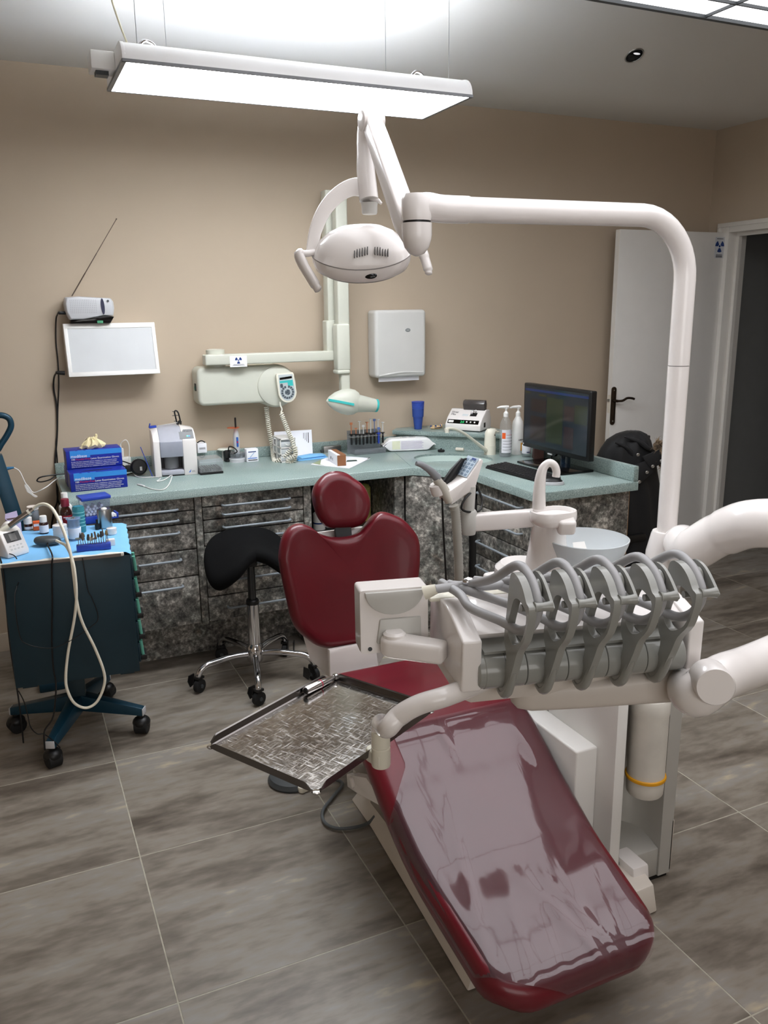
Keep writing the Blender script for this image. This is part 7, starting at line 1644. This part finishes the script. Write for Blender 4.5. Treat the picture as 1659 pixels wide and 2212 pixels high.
# keyboard
k0, k1 = cz(1048, 1012), cz(1155, 1041); k2 = cz(1095, 998)
eu = (k1 - k0); eu.z = 0; Lk = 0.40; eu.normalize(); ev = V((-eu.y, eu.x, 0)); ev = ev if ev.x > 0 else -ev
Mk_ = Matrix(((eu.x, ev.x, 0, k0.x), (eu.y, ev.y, 0, k0.y), (0, 0, 1, ZT + 0.0006), (0, 0, 0, 1)))
Wk = 0.125
t = thing('keyboard', 'black computer keyboard on the peninsula', 'keyboard', M=Mk_)
part('tray', MB().loft([[V((0, 0, 0)), V((Lk, 0, 0)), V((Lk, Wk, 0)), V((0, Wk, 0))], [V((0.002, 0.002, 0.010)), V((Lk - 0.002, 0.002, 0.010)), V((Lk - 0.002, Wk - 0.002, 0.018)), V((0.002, Wk - 0.002, 0.018))]]), BLACK, t, 0.002, local=True)
kme = MB().prism(rrect(0.0155, 0.0155, 0.002, 2), 0, 0.005, None, 0.86).mesh('key'); kme.materials.append(pm('key_black', (30, 30, 32), 0.5))
for r_ in range(6):
    for c_ in range(21):
        if r_ == 0 and 4 <= c_ <= 8: continue
        o = bpy.data.objects.new('key', kme); COL.objects.link(o); o.parent = t
        o.location = (0.012 + 0.0187 * c_, 0.013 + 0.0195 * r_, 0.0105 + 0.0013 * r_)
part('space_bar', MB().box(0.012 + 0.0187 * 4 - 0.007, 0.012 + 0.0187 * 8 + 0.007, 0.006, 0.02, 0.0105, 0.0155), pm('key_black', (30, 30, 32), 0.5), t, 0.001, local=True)
# mouse
q = cz(1190, 1046)
t = thing('computer_mouse', 'black and silver computer mouse in front of the keyboard', 'mouse', q)
Mm2 = rotz(rad(-35), q + V((0.0, 0.0, 0.0006)))
part('shell', MB().ell((0, 0, 0.0), 0.055, 0.033, 0.034, Mm2, 26, 10, 0.0, 1.0), BLACK, t)
part('silver_skirt', MB().lathe([(1.0, 0.0), (1.02, 0.006), (0.97, 0.014), (0.955, 0.0142)], (0, 0, 0), 30, Mm2 @ Matrix.Diagonal((0.0555, 0.0335, 1, 1))), SILVER, t)
part('scroll_wheel', MB().cyl(Mm2 @ V((-0.028, -0.003, 0.028)), Mm2 @ V((-0.028, 0.003, 0.028)), 0.006, n=14), DGREY, t)
part('receiver', MB().ell(q + V((-0.06, 0.06, 0.008)), 0.02, 0.012, 0.009), BLACK, t) if False else None
# ================================================================ UNDER THE WORKTOP (open bay)
zsh = 0.5335
def shelfcan(px, y, r, h, mat, name, label, cat, capm=None, band=None):
    X_ = ay(px, 1120, y).x; t = thing(name, label, cat, (X_, y, zsh))
    part('can', MB().lathe([(r, 0.0), (r, h * 0.9), (r * 0.75, h * 0.97), (r * 0.4, h)], (X_, y, zsh), 24), mat, t)
    if capm: part('cap', MB().lathe([(r * 0.8, h * 0.94), (r * 0.8, h * 1.1), (0, h * 1.11)], (X_, y, zsh), 20), capm, t)
    if band: part('band', MB().lathe([(r + 0.0003, h * 0.35), (r + 0.0006, h * 0.36), (r + 0.0006, h * 0.42), (r + 0.0003, h * 0.43)], (X_, y, zsh), 24), band, t)
zc_ = ay(690, 1105, 3.78).z - zsh
shelfcan(689, 3.78, 0.03, max(0.06, zc_), WHITEM, 'spray_can', 'white spray can with a blue band on the shelf left of the headrest', 'can', band=NAVYTXT)
shelfcan(706, 3.86, 0.022, 0.11, CLEARG, 'glass_jar', 'small clear jar on the shelf under the headrest', 'jar', STEEL)
shelfcan(761, 3.8, 0.026, 0.13, WHITEM, 'plastic_tub', 'white tub with dark print on the shelf right of the headrest stem', 'tub', band=BLACKTXT)
shelfcan(785, 3.86, 0.04, 0.19, pm('pale_yellow_plastic', (214, 206, 120), 0.4), 'plastic_tub', 'pale yellow plastic tub on the shelf right of the headrest', 'tub')
# ================================================================ COAT hanging behind the peninsula
CX_, CY_ = 2.90, 3.30
coat = thing('winter_coat', 'black winter coat with fur-trimmed hood draped over a chair back', 'coat', (CX_, CY_, 0.1))
COATM = pm('black_nylon', (11, 11, 13), 0.7, var=0.25, scale=14, bump=0.5, bscale=18, sheen=0.1)
def cp(px, py): return hit(px, py, (CX_, CY_, 0), (math.sin(rad(24)), math.cos(rad(24)), 0))
outl = [(1289, 985, 1330), (1298, 962, 1345), (1312, 945, 1375), (1330, 936, 1392), (1352, 931, 1390)]
rings = []
rows = [(931, 1352, 1384), (937, 1333, 1396), (950, 1312, 1404), (968, 1298, 1410), (990, 1285, 1417), (1020, 1283, 1421), (1060, 1290, 1427), (1120, 1295, 1430), (1180, 1296, 1432), (1260, 1298, 1434), (1340, 1300, 1432)]
vd_ = V((math.sin(rad(24)), math.cos(rad(24)), 0))
for i, (y_, xl, xr_) in enumerate(rows):
    L_, R_ = cp(xl, y_), cp(xr_, y_); c = (L_ + R_) / 2; hwx = (R_ - L_).length / 2; th = (0.03, 0.06, 0.085, 0.095, 0.10, 0.10, 0.095, 0.09, 0.09, 0.09, 0.085)[i]; ud = (R_ - L_).normalized()
    rings.append([c + ud * hwx * math.cos(2 * math.pi * k / 30) * (1 + 0.03 * math.sin(5 * k + i)) + vd_ * th * math.sin(2 * math.pi * k / 30) * (1 + 0.16 * math.sin(4.1 * k + i * 0.7)) for k in range(30)])
part('body', MB().loft(rings), COATM, coat, angle=80)
for fold in (((1318, 950), (1345, 962), (1362, 985), (1368, 1010)), ((1338, 938), (1368, 948), (1388, 962), (1402, 968))):
    part('fold', MB().tube([p - vd_ * 0.088 for p in cr([cp(*q_) for q_ in fold], 5)], [0.004 + 0.008 * math.sin(math.pi * i / 15) for i in range(16)], 10), COATM, coat, angle=80)
flap = [cp(1372, 978), cp(1408, 962), cp(1418, 990), cp(1390, 1003)]
part('collar_flap', MB().loft([[p - vd_ * d for p in flap] for d in (0.125, 0.112)]), COATM, coat, 0.004)
part('placket', MB().loft([[cp(*p_) - vd_ * d for p_ in ((1340, 1003), (1384, 985), (1396, 1010), (1360, 1042), (1352, 1040))] for d in (0.118, 0.106)]), COATM, coat, 0.003)
for p_ in ((1411, 986), (1393, 997.5), (1381, 1010), (1365, 1030), (1362, 973)): 
    c = cp(*p_) - vd_ * 0.127; part('snap_button', MB().lathe([(0.008, 0), (0.0085, 0.002), (0.005, 0.003), (0.004, 0.0015)], (0, 0, 0), 16, frame(c, RGT, -vd_)), STEEL, coat)
random.seed(3)
FUR = pm('tan_fur', (150, 126, 98), 0.85, rgb2=(70, 58, 46), var=0.3, scale=30)
fb = [cp(1406, 950), cp(1413, 962), cp(1418, 980), cp(1420, 1000)]
part('fur_trim', MB().tube([p - vd_ * 0.09 for p in cr(fb, 5)], [0.02 + 0.012 * math.sin(math.pi * i / 15) for i in range(16)], 10), FUR, coat)
mb = MB()
for i in range(420):
    b = lerp(*[(fb[0], fb[1]), (fb[1], fb[2]), (fb[2], fb[3])][i % 3], random.random()) - vd_ * (0.09 + random.uniform(-0.02, 0.04))
    d = V((random.uniform(-0.4, 1.0), random.uniform(-0.8, 0.5), random.uniform(-0.7, 0.8))).normalized(); L_ = random.uniform(0.03, 0.055)
    mb.tube([b, b + d * L_ * 0.6, b + d * L_ + V((0, 0, -0.008))], [0.0016, 0.0011, 0.0002], 4, False)
part('fur_hairs', mb, FUR, coat, kind='stuff')
# chair under the coat
t = thing('visitor_chair', 'dark chair hidden under the black coat beside the door', 'chair', (CX_, CY_, 0))
part('seat', MB().box(CX_ - 0.2, CX_ + 0.2, CY_ - 0.1, CY_ + 0.3, 0.42, 0.46), BLACK, t, 0.01)
for sx in (-0.18, 0.18):
    for sy in (-0.08, 0.28): part('leg', MB().cyl((CX_ + sx, CY_ + sy, 0), (CX_ + sx, CY_ + sy, 0.42), 0.012, n=12), BLACK, t)
part('backrest', MB().box(CX_ - 0.08, CX_ + 0.08, CY_ - 0.01, CY_ + 0.01, 0.46, 0.95), BLACK, t, 0.005)
# ================================================================ ON THE TROLLEY
ZC = 0.7695
def kz(px, py): return az(px, py, ZC + 0.0035)
# absorbent sheet
sheet = thing('absorbent_sheet', 'light blue absorbent sheet covering the trolley top', 'sheet', M=MC)
NX, NY = 26, 16
bm = bmesh.new(); vs = []
for i in range(NX + 1):
    row = []
    for j in range(NY + 1):
        x = bx0 - 0.008 + (bx1 - bx0 + 0.012) * i / NX; y = by0 - 0.004 + (by1 - by0 + 0.02) * j / NY
        z = ZC + 0.0012 + 0.0012 * (math.sin(i * 1.1 + j * 0.6) + 1)
        if j == 0: z -= 0.004
        if i == NX: z -= 0.010; x += 0.002 * math.sin(j * 2.1)
        if i == NX - 1: z -= 0.001
        row.append(bm.verts.new((x, y, z)))
    vs.append(row)
for i in range(NX):
    for j in range(NY): bm.faces.new((vs[i][j], vs[i + 1][j], vs[i + 1][j + 1], vs[i][j + 1]))
mb = MB(); mb.bm.free(); mb.bm = bm
part('sheet', mb, NAPKIN, sheet, local=True, angle=80)
def jar(name, label, cat, px, pyb, pyt, r, mat, capm=None, caph=0.3, capr=0.85, neck=0.6, labm=None, lab=(0.1, 0.55), shoulder=0.12):
    q = kz(px, pyb); q.y += r * 0.6; q.x += r * 0.25; h = ay(px, pyt, q.y).z - q.z
    t = thing(name, label, cat, q); hb = h * (1 - caph) if capm else h
    part('body', MB().lathe([(r * 0.95, 0.0), (r, 0.002), (r, hb * (1 - shoulder) - 0.004), (r * 0.93, hb * (1 - shoulder) + 0.002), (r * neck, hb * 0.97), (r * neck, hb)], q, 26), mat, t)
    if capm: part('cap', MB().lathe([(r * capr, hb * 0.97), (r * capr, h * 0.97), (r * capr * 0.9, h), (0, h)], q, 26), capm, t)
    if labm: part('label', MB().lathe([(r + 0.0002, hb * lab[0]), (r + 0.0006, hb * lab[0] + 0.0005), (r + 0.0006, hb * lab[1]), (r + 0.0002, hb * lab[1] + 0.0005)], q, 26), labm, t)
    return t, q, h
MAROON = pm('maroon_cap_plastic', (120, 30, 50), 0.4)
jar('squeeze_bottle', 'tall white plastic bottle at the back of the trolley', 'bottle', 141, 1125, 1064, 0.026, WHITEM, WHITEM, 0.32, 0.5, 0.45, shoulder=0.25)
t, q, h = jar('antiseptic_bottle', 'amber bottle with maroon cap and red label on the trolley', 'bottle', 142, 1132, 1077, 0.0225, AMBER, MAROON, 0.28, 0.72, 0.55, pm('red_label', (150, 26, 40), 0.5), (0.06, 0.48), 0.3)
part('print_line', MB().box(q.x - 0.012, q.x + 0.006, q.y - 0.0236, q.y - 0.02, q.z + h * 0.27, q.z + h * 0.29), WHITETXT, t)
t, q, h = jar('rinse_bottle', 'teal translucent bottle behind the plastic beaker', 'bottle', 171, 1151, 1093, 0.0225, m_clear('teal_plastic', (70, 150, 160), 0.75), None, neck=0.82, shoulder=0.04)
for k in range(5): part('print_line', MB().lathe([(0.0228, h * (0.25 + 0.13 * k)), (0.0231, h * (0.25 + 0.13 * k) + 0.001), (0.0228, h * (0.25 + 0.13 * k) + 0.002)], q, 24), pm('pale_teal_print', (150, 210, 210), 0.5), t)
jar('pill_bottle', 'dark bottle with white screw cap beside the orange carton', 'bottle', 94, 1153, 1114, 0.0165, AMBER, WHITEM, 0.33, 0.82, 0.7, LABW, (0.1, 0.72))
jar('pill_bottle', 'dark bottle with white screw cap behind the motor unit', 'bottle', 60, 1145, 1117, 0.0155, AMBER, WHITEM, 0.5, 1.0, 0.8, LABW, (0.1, 0.5))
jar('cream_jar', 'round white jar with lid in the middle of the trolley', 'jar', 128, 1162, 1133, 0.026, WHITEM, WHITE, 0.42, 1.0, 0.98)
jar('cream_jar', 'small low white jar next to the bur block', 'jar', 240, 1155, 1140, 0.0185, WHITEM, WHITE, 0.45, 1.0, 0.98)
jar('slim_bottle', 'slim white bottle between the jars and the maroon-capped bottle', 'bottle', 129, 1140, 1115, 0.011, WHITEM, WHITE, 0.35, 0.9, 0.8)
jar('plastic_bottle', 'grey bottle with a white printed cap at the back left of the trolley', 'bottle', 70, 1124, 1093, 0.022, pm('slate_grey_plastic', (128, 134, 142), 0.45), pm('white_orange_cap', (226, 214, 206), 0.5), 0.22, 1.05, 0.9)
t, q, h = jar('metal_can', 'brushed silver can with a white top on the trolley', 'can', 225, 1141, 1099, 0.0275, STEEL, None, neck=0.9, shoulder=0.03)
part('white_top', MB().ell(q + V((0, 0, h)), 0.012, 0.012, 0.006), WHITEM, t)
jar('dropper_bottle', 'small black dropper bottle in front of the silver can', 'bottle', 210, 1144, 1122, 0.0095, BLACK, BLACK, 0.45, 0.45, 0.6)
# beaker with instruments
t, q, h = jar('plastic_beaker', 'clear blue plastic beaker holding small steel parts', 'beaker', 160, 1168, 1119, 0.022, m_clear('pale_blue_clear', (196, 216, 238), 0.28), None, neck=1.2, shoulder=0.02)
part('white_label', MB().lathe([(0.0225, h * 0.1), (0.0229, h * 0.12), (0.024, h * 0.55), (0.0236, h * 0.57)], q, 24), LABW, t)
for k in range(3):
    e = thing('steel_part', ('steel ring resting at the left of the beaker', 'steel tube standing in the middle of the beaker', 'dark steel bit leaning in the beaker')[k], 'instrument', q + V((-0.01 + 0.01 * k, 0, h * 0.5)))
    c = q + V((-0.012 + 0.011 * k, 0.002 * k, h * (0.75 + 0.1 * (k == 1))))
    part('shaft', MB().tube([c + V((0.004, 0, -0.04)), c + V((0, 0, 0.012))], [0.003, 0.0055], 12), (STEEL, CHROME, DGREY)[k], e); part('collar', MB().tube([c + V((0, 0, 0.008)), c + V((-0.001, 0, 0.014))], 0.008, 14), (CHROME, STEEL, STEEL)[k], e)
# cotton roll dispenser
a, b = kz(186, 1134), kz(240, 1126)
Mq_ = rotz(math.atan2(b.y - a.y, b.x - a.x), a); L_ = (b - a).length; hq = ay(186, 1076, a.y).z - a.z
t = thing('cotton_roll_dispenser', 'clear dispenser with cobalt blue lid and base full of cotton rolls', 'dispenser', M=Mq_)
part('base', MB().box(0, L_, 0, 0.075, 0, hq * 0.28), BLUE, t, 0.003, local=True)
part('drawer_lip', MB().box(L_ - 0.012, L_ + 0.035, 0.012, 0.062, 0.006, 0.012).box(L_ + 0.028, L_ + 0.036, 0.012, 0.062, 0.006, 0.03), BLUE, t, 0.002, local=True)
part('hopper', MB().loft([[V((0.003, 0.003, hq * 0.28)), V((L_ - 0.003, 0.003, hq * 0.28)), V((L_ - 0.003, 0.072, hq * 0.28)), V((0.003, 0.072, hq * 0.28))], [V((-0.006, 0, hq * 0.9)), V((L_ + 0.004, 0, hq * 0.9)), V((L_ + 0.004, 0.076, hq * 0.9)), V((-0.006, 0.076, hq * 0.9))]]), m_clear('lilac_clear', (226, 230, 240), 0.10), t, local=True)
part('lid', MB().box(-0.01, L_ + 0.008, -0.004, 0.08, hq * 0.88, hq), BLUE, t, 0.003, local=True)
COTTON = pm('white_cotton', (240, 240, 242), 0.9)
lab_i = 0
for r_ in range(4):
    for c_ in range(5):
        x = 0.012 + c_ * 0.0135 + (0.006 if r_ % 2 else 0); z = hq * 0.34 + r_ * 0.0105
        if r_ == 3 and c_ % 2: continue
        c0_ = Mq_ @ V((x, 0.012, z)); c1_ = Mq_ @ V((x, 0.055, z))
        solo('cotton_roll', MB().cyl(c0_, c1_, 0.0056, n=12), COTTON, 'white cotton roll in the dispenser, %s row from the bottom, %s from the left' % (('first', 'second', 'third', 'fourth')[r_], ('first', 'second', 'third', 'fourth', 'fifth')[c_]), 'cotton roll', group='cotton rolls inside the dispenser')
for c_ in range(3):
    c0_ = Mq_ @ V((L_ + 0.003 + c_ * 0.011, 0.014, 0.019)); c1_ = Mq_ @ V((L_ + 0.003 + c_ * 0.011, 0.058, 0.019))
    solo('cotton_roll', MB().cyl(c0_, c1_, 0.0055, n=12), COTTON, ('white cotton roll in the open dispenser drawer, next to the dispenser', 'middle white cotton roll in the open dispenser drawer', 'white cotton roll at the outer end of the dispenser drawer')[c_], 'cotton roll', group='cotton rolls in the dispenser drawer')
# cartons
q = kz(20, 1162); M_ = rotz(rad(14), q)
t = thing('carton', 'open lilac carton at the left end of the trolley', 'box', M=M_)
part('carton', MB().box(0, 0.048, 0, 0.03, 0, 0.068), pm('lilac_card', (196, 184, 214), 0.6), t, 0.001, local=True)
part('opening', MB().box(0.003, 0.045, 0.003, 0.027, 0.068, 0.0688), pm('dark_brown_inside', (70, 52, 48), 0.7), t, local=True)
part('flap', MB().loft([[V((0.0, 0.03, 0.068)), V((0.048, 0.03, 0.068)), V((0.046, 0.034, 0.092)), V((0.004, 0.034, 0.086))], [V((0.0, 0.031, 0.068)), V((0.048, 0.031, 0.068)), V((0.046, 0.035, 0.092)), V((0.004, 0.035, 0.086))]]), pm('lilac_card', (196, 184, 214), 0.6), t, local=True)
q = kz(73, 1147); t = boxthing('carton', 'small orange and white carton between the two pill bottles', 'box', q.x, q.x + 0.026, q.y, q.y + 0.02, q.z, q.z + 0.036, ORANGE)
part('white_label', MB().box(q.x + 0.002, q.x + 0.024, q.y - 0.0007, q.y, q.z + 0.017, q.z + 0.027), LABW, t)
# bur block
a, b = kz(166, 1193), kz(240, 1186)
Mb_ = rotz(math.atan2(b.y - a.y, b.x - a.x), a); L_ = (b - a).length
t = thing('bur_block', 'blue block with a row of polishing burs', 'bur block', M=Mb_)
part('block', MB().box(0, L_, 0, 0.028, 0, 0.022), BLUE, t, 0.002, local=True)
random.seed(11)
BURC = [pm('grey_green_bur', (92, 98, 88), 0.6), DGREY, pm('brown_bur', (108, 92, 80), 0.6), pm('ivory_felt', (230, 224, 206), 0.8), pm('gold_bur', (170, 150, 110), 0.4, 0.6)]
for k in range(14):
    x = 0.008 + (L_ - 0.016) * k / 13; y = 0.009 + 0.010 * (k % 2); hgt = 0.022 + random.uniform(0.018, 0.034)
    m_ = BURC[(3 if k == 5 else (4 if k == 12 else k % 3))]
    base = Mb_ @ V((x, y, 0.022)); tp2 = Mb_ @ V((x + random.uniform(-0.004, 0.004), y, hgt))
    br = thing('polishing_bur', ('flat disc bur at the left end of the block', 'grey cone bur second from the left', 'dark barrel bur third from the left', 'brown tapered bur fourth from the left', 'grey bullet bur fifth from the left', 'cream felt wheel bur sixth from the left', 'brown flame bur seventh from the left', 'flat dark disc bur eighth from the left', 'dark barrel bur ninth from the left', 'brown cone bur tenth from the left', 'grey cup bur eleventh from the left', 'dark cylinder bur twelfth from the left', 'gold pointed bur thirteenth from the left', 'steel-grey bur at the right end of the block')[k], 'bur', base, group='polishing burs in the blue block')
    part('shank', MB().cyl(base, tp2, 0.0014, n=8), STEEL, br)
    up_ = (tp2 - base).normalized(); w_ = random.uniform(0.0035, 0.0055)
    if k in (0, 7): part('head', MB().tube([tp2 - up_ * 0.001, tp2 + up_ * 0.001], 0.010, 16), m_, br)
    elif k == 5: part('head', MB().ell(tp2, 0.011, 0.005, 0.009), m_, br)
    else: part('head', MB().tube([tp2 - up_ * 0.004, tp2 + up_ * 0.002, tp2 + up_ * (0.012 + 0.006 * (k % 3))], [w_ * 0.8, w_, w_ * (0.25 if k % 2 else 0.8)], 12), m_, br)
q = kz(240, 1180); t = boxthing('plastic_block', 'small white block beside the blue bur block', 'block', q.x - 0.014, q.x + 0.016, q.y + 0.004, q.y + 0.024, q.z, q.z + 0.024, WHITEM, bev=0.002)
# motor control unit with screen
a, b = kz(22, 1205), kz(66, 1203)
Mu = rotz(rad(34), a + V((0.004, -0.004, 0)))
t = thing('motor_control_unit', 'white endodontic motor unit with a small tilted screen', 'control unit', M=Mu)
W2 = 0.072; sp2 = [(0.0, 0.0), (0.0, 0.018), (0.036, 0.085), (0.06, 0.098), (0.085, 0.075), (0.09, 0.0)]
part('housing', MB().loft([[V((x, y, z)) for y, z in sp2] for x in (-0.012, W2)]), WHITE, t, 0.004, 3, local=True)
R3 = Mu.to_3x3(); u_ = V((0, 0.036, 0.067)).normalized(); Mf = face_m(Mu @ V((-0.012, 0.0, 0.018)), R3 @ V((1, 0, 0)), R3 @ u_)
part('screen', MB().box(0.014, 0.07, 0.036, 0.072, 0.0, 0.0012, Mf), BLACKG, t)
part('screen_glare', MB().box(0.03, 0.055, 0.04, 0.066, 0.0012, 0.0016, Mf), pm('screen_grey', (110, 108, 106), 0.15), t)
mb = MB()
for i in range(4):
    for j in range(2): mb.prism(ellp(0.004, 0.003, 10, 0.02 + 0.014 * i, 0.010 + 0.012 * j), 0.0, 0.0008, Mf)
part('key', mb, LGREY, t)
part('handpiece_rest', MB().tube(cr([Mu @ V((0.02, 0.06, 0.095)), Mu @ V((0.03, 0.05, 0.11)), Mu @ V((0.055, 0.05, 0.105))], 4), 0.008, 12), WHITE, t)
part('cable', MB().tube(cr([Mu @ V((-0.012, 0.06, 0.03)), Mu @ V((-0.03, 0.05, 0.035)), Mu @ V((-0.045, 0.0, 0.02)), Mu @ V((-0.05, -0.02, -0.05)), Mu @ V((-0.046, 0.0, -0.3)), Mu @ V((-0.04, 0.0, -0.52)), Mu @ V((-0.03, 0.02, -0.70))], 6), 0.003, 8), BLACK, t)
part('cable', MB().tube(cr([Mu @ V((-0.01, 0.01, 0.02)), Mu @ V((0.004, -0.02, 0.004)), Mu @ V((0.01, -0.026, -0.06)), ay(32, 1290, 2.955), ay(42, 1370, 2.95), ay(60, 1392, 2.945), ay(110, 1400, 2.94), ay(150, 1385, 2.94), ay(195, 1355, 2.945), ay(212, 1335, 2.95), ay(200, 1295, 2.952), ay(190, 1275, 2.955), ay(183, 1235, 2.96), ay(178, 1205, 2.965)], 6), 0.0018, 6), BLACK, t)
# dark grey oval receiver
a = kz(106, 1180)
t = thing('receiver_unit', 'flat dark grey oval unit lying in front of the jars', 'control unit', a)
Mo_ = rotz(rad(-18), a + V((0.004, 0.02, 0)))
part('shell', MB().pad([(p[0] * (1 - 0.25 * (p[0] > 0) * (p[0] / 0.055)), p[1] * (1 - 0.5 * max(0, p[0]) / 0.055)) for p in ellp(0.055, 0.034, 32)], 0.024, lambda u, v, h: Mo_ @ V((u, v, 0.027 + h - 0.10 * (u / 0.055) * 0.03)), 0.012, 6, crown=0.004), DGREY, t)
part('socket', MB().box(-0.004, 0.004, -0.0335, -0.029, 0.010, 0.018, Mo_), BLACK, t)
part('cable', MB().tube(cr([Mo_ @ V((0, -0.033, 0.012)), ay(113, 1200, 2.975), ay(112, 1225, 2.965), ay(113, 1300, 2.96), ay(112, 1380, 2.955), ay(115, 1440, 2.95), ay(121, 1480, 2.95), ay(118, 1530, 2.95), ay(112, 1555, 2.95), ay(98, 1575, 2.95), ay(95, 1590, 2.95), ay(97, 1620, 2.96)], 6), 0.003, 8), BLACK, t)
part('cable', MB().tube(cr([ay(40, 1492, 2.95), ay(52, 1516, 2.95), ay(60, 1545, 2.95), ay(66, 1570, 2.95), ay(80, 1585, 2.95), ay(95, 1586, 2.95), ay(115, 1600, 2.95), ay(130, 1615, 2.955)], 6), 0.002, 6), BLACK, t)
# contra-angle handpiece resting on the unit, with its white hose looped in front of the trolley
yh = Mu.translation.y + 0.05
def hp_(px, py, dy=0.0): return ay(px, py, yh + dy)
t = thing('endo_handpiece', 'steel endodontic handpiece with a long white hose looped down the trolley front', 'handpiece', hp_(50, 1118))
part('grip', MB().tube([hp_(20, 1137), hp_(40, 1122), hp_(60, 1109), hp_(72, 1100)], [0.0095, 0.011, 0.0105, 0.0085], 18), pm('warm_steel', (150, 140, 132), 0.3, 0.9), t)
part('ring', MB().tube([hp_(61, 1108.5), hp_(65, 1105.5)], 0.0115, 18), IVORY, t)
part('nose', MB().tube([hp_(20, 1137), hp_(6, 1146), hp_(-12, 1156)], [0.0095, 0.011, 0.012], 16), IVORY, t)
yfh = 2.945
hose = [hp_(70, 1102), hp_(80, 1093, -0.005), hp_(95, 1089, -0.02), hp_(112, 1098, -0.05), hp_(128, 1125, -0.09), ay(142, 1160, 2.98), ay(153, 1200, 2.955), ay(160, 1250, yfh), ay(166, 1300, yfh), ay(178, 1345, yfh), ay(205, 1400, yfh), ay(224, 1450, yfh), ay(225, 1480, yfh), ay(210, 1515, yfh), ay(187, 1529, yfh), ay(162, 1520, yfh), ay(147, 1495, yfh), ay(142, 1465, yfh), ay(147, 1410, yfh), ay(160, 1340, yfh - 0.004), ay(165, 1290, yfh - 0.008), ay(162, 1240, yfh - 0.004), ay(155, 1205, 2.955), ay(143, 1180, 2.975), ay(130, 1172, 3.0), ay(122, 1168, 3.03)]
part('hose', MB().tube(cr(hose, 7), [0.0062 - 0.0012 * min(1, i / 60) for i in range(7 * (len(hose) - 1) + 1)], 12), pm('white_silicone_hose', (232, 226, 208), 0.4), t, angle=80)
# ================================================================ TEAL FLOOR STAND at the left edge
ST = V((-0.1, 3.75, 0))
t = thing('loop_stand', 'teal lacquered metal stand with a loop handle at the left edge', 'stand', (-0.05, 3.72, 0))
def sp3(px, py): return ay(px, py, 3.72)
pa, pb = sp3(-12, 985), sp3(30, 1110); dpo = (pb - pa).normalized()
foot = pb + dpo * ((0.04 - pb.z) / dpo.z)
part('post', MB().box(0, (foot - pa).length, -0.03, 0.03, -0.028, 0.028, frame(pa, dpo, (0, -1, 0.2))), TEALBL, t, 0.004)
loop = [sp3(-30, 930), sp3(-18, 905), sp3(0, 897), sp3(18, 903), sp3(24, 918), sp3(18, 935), sp3(4, 957), sp3(-10, 972)]
lp_ = cr(loop, 6, True); part('loop_handle', MB().tube(lp_ + [lp_[0], lp_[1]], 0.0125, 14), TEALBL, t, angle=60)
part('foot_plate', MB().box(foot.x - 0.12, foot.x + 0.06, 3.62, 3.82, 0, 0.04), TEALBL, t, 0.006)
part('neck_link', MB().cyl(sp3(-14, 970), pa, 0.02, n=16), TEALBL, t)
part('cable_plug', MB().tube([sp3(8, 1013), sp3(16, 1012), sp3(30, 1010)], [0.006, 0.007, 0.004], 10), pm('blue_plug', (50, 110, 150), 0.4), t)
yb = 3.72
cb = cr([sp3(30, 1010), sp3(42, 1018), sp3(54, 1042), sp3(62, 1052), sp3(74, 1064), sp3(100, 1052), ay(122, 1035, 3.9), ay(138, 1028, 4.05)], 6)
part('charging_cable', MB().tube(cb, 0.0022, 8), WHITEM, t)
mb = MB()
for k in range(4): mb.tube(cr([sp3(54 + k, 1047), sp3(56 + 2 * k, 1055 - k), sp3(66 + k, 1065), sp3(80 - k, 1072), sp3(74, 1073 - k), sp3(62 - k, 1062)], 4, True), 0.0022, 6)
part('cable_bundle', mb, WHITEM, t)
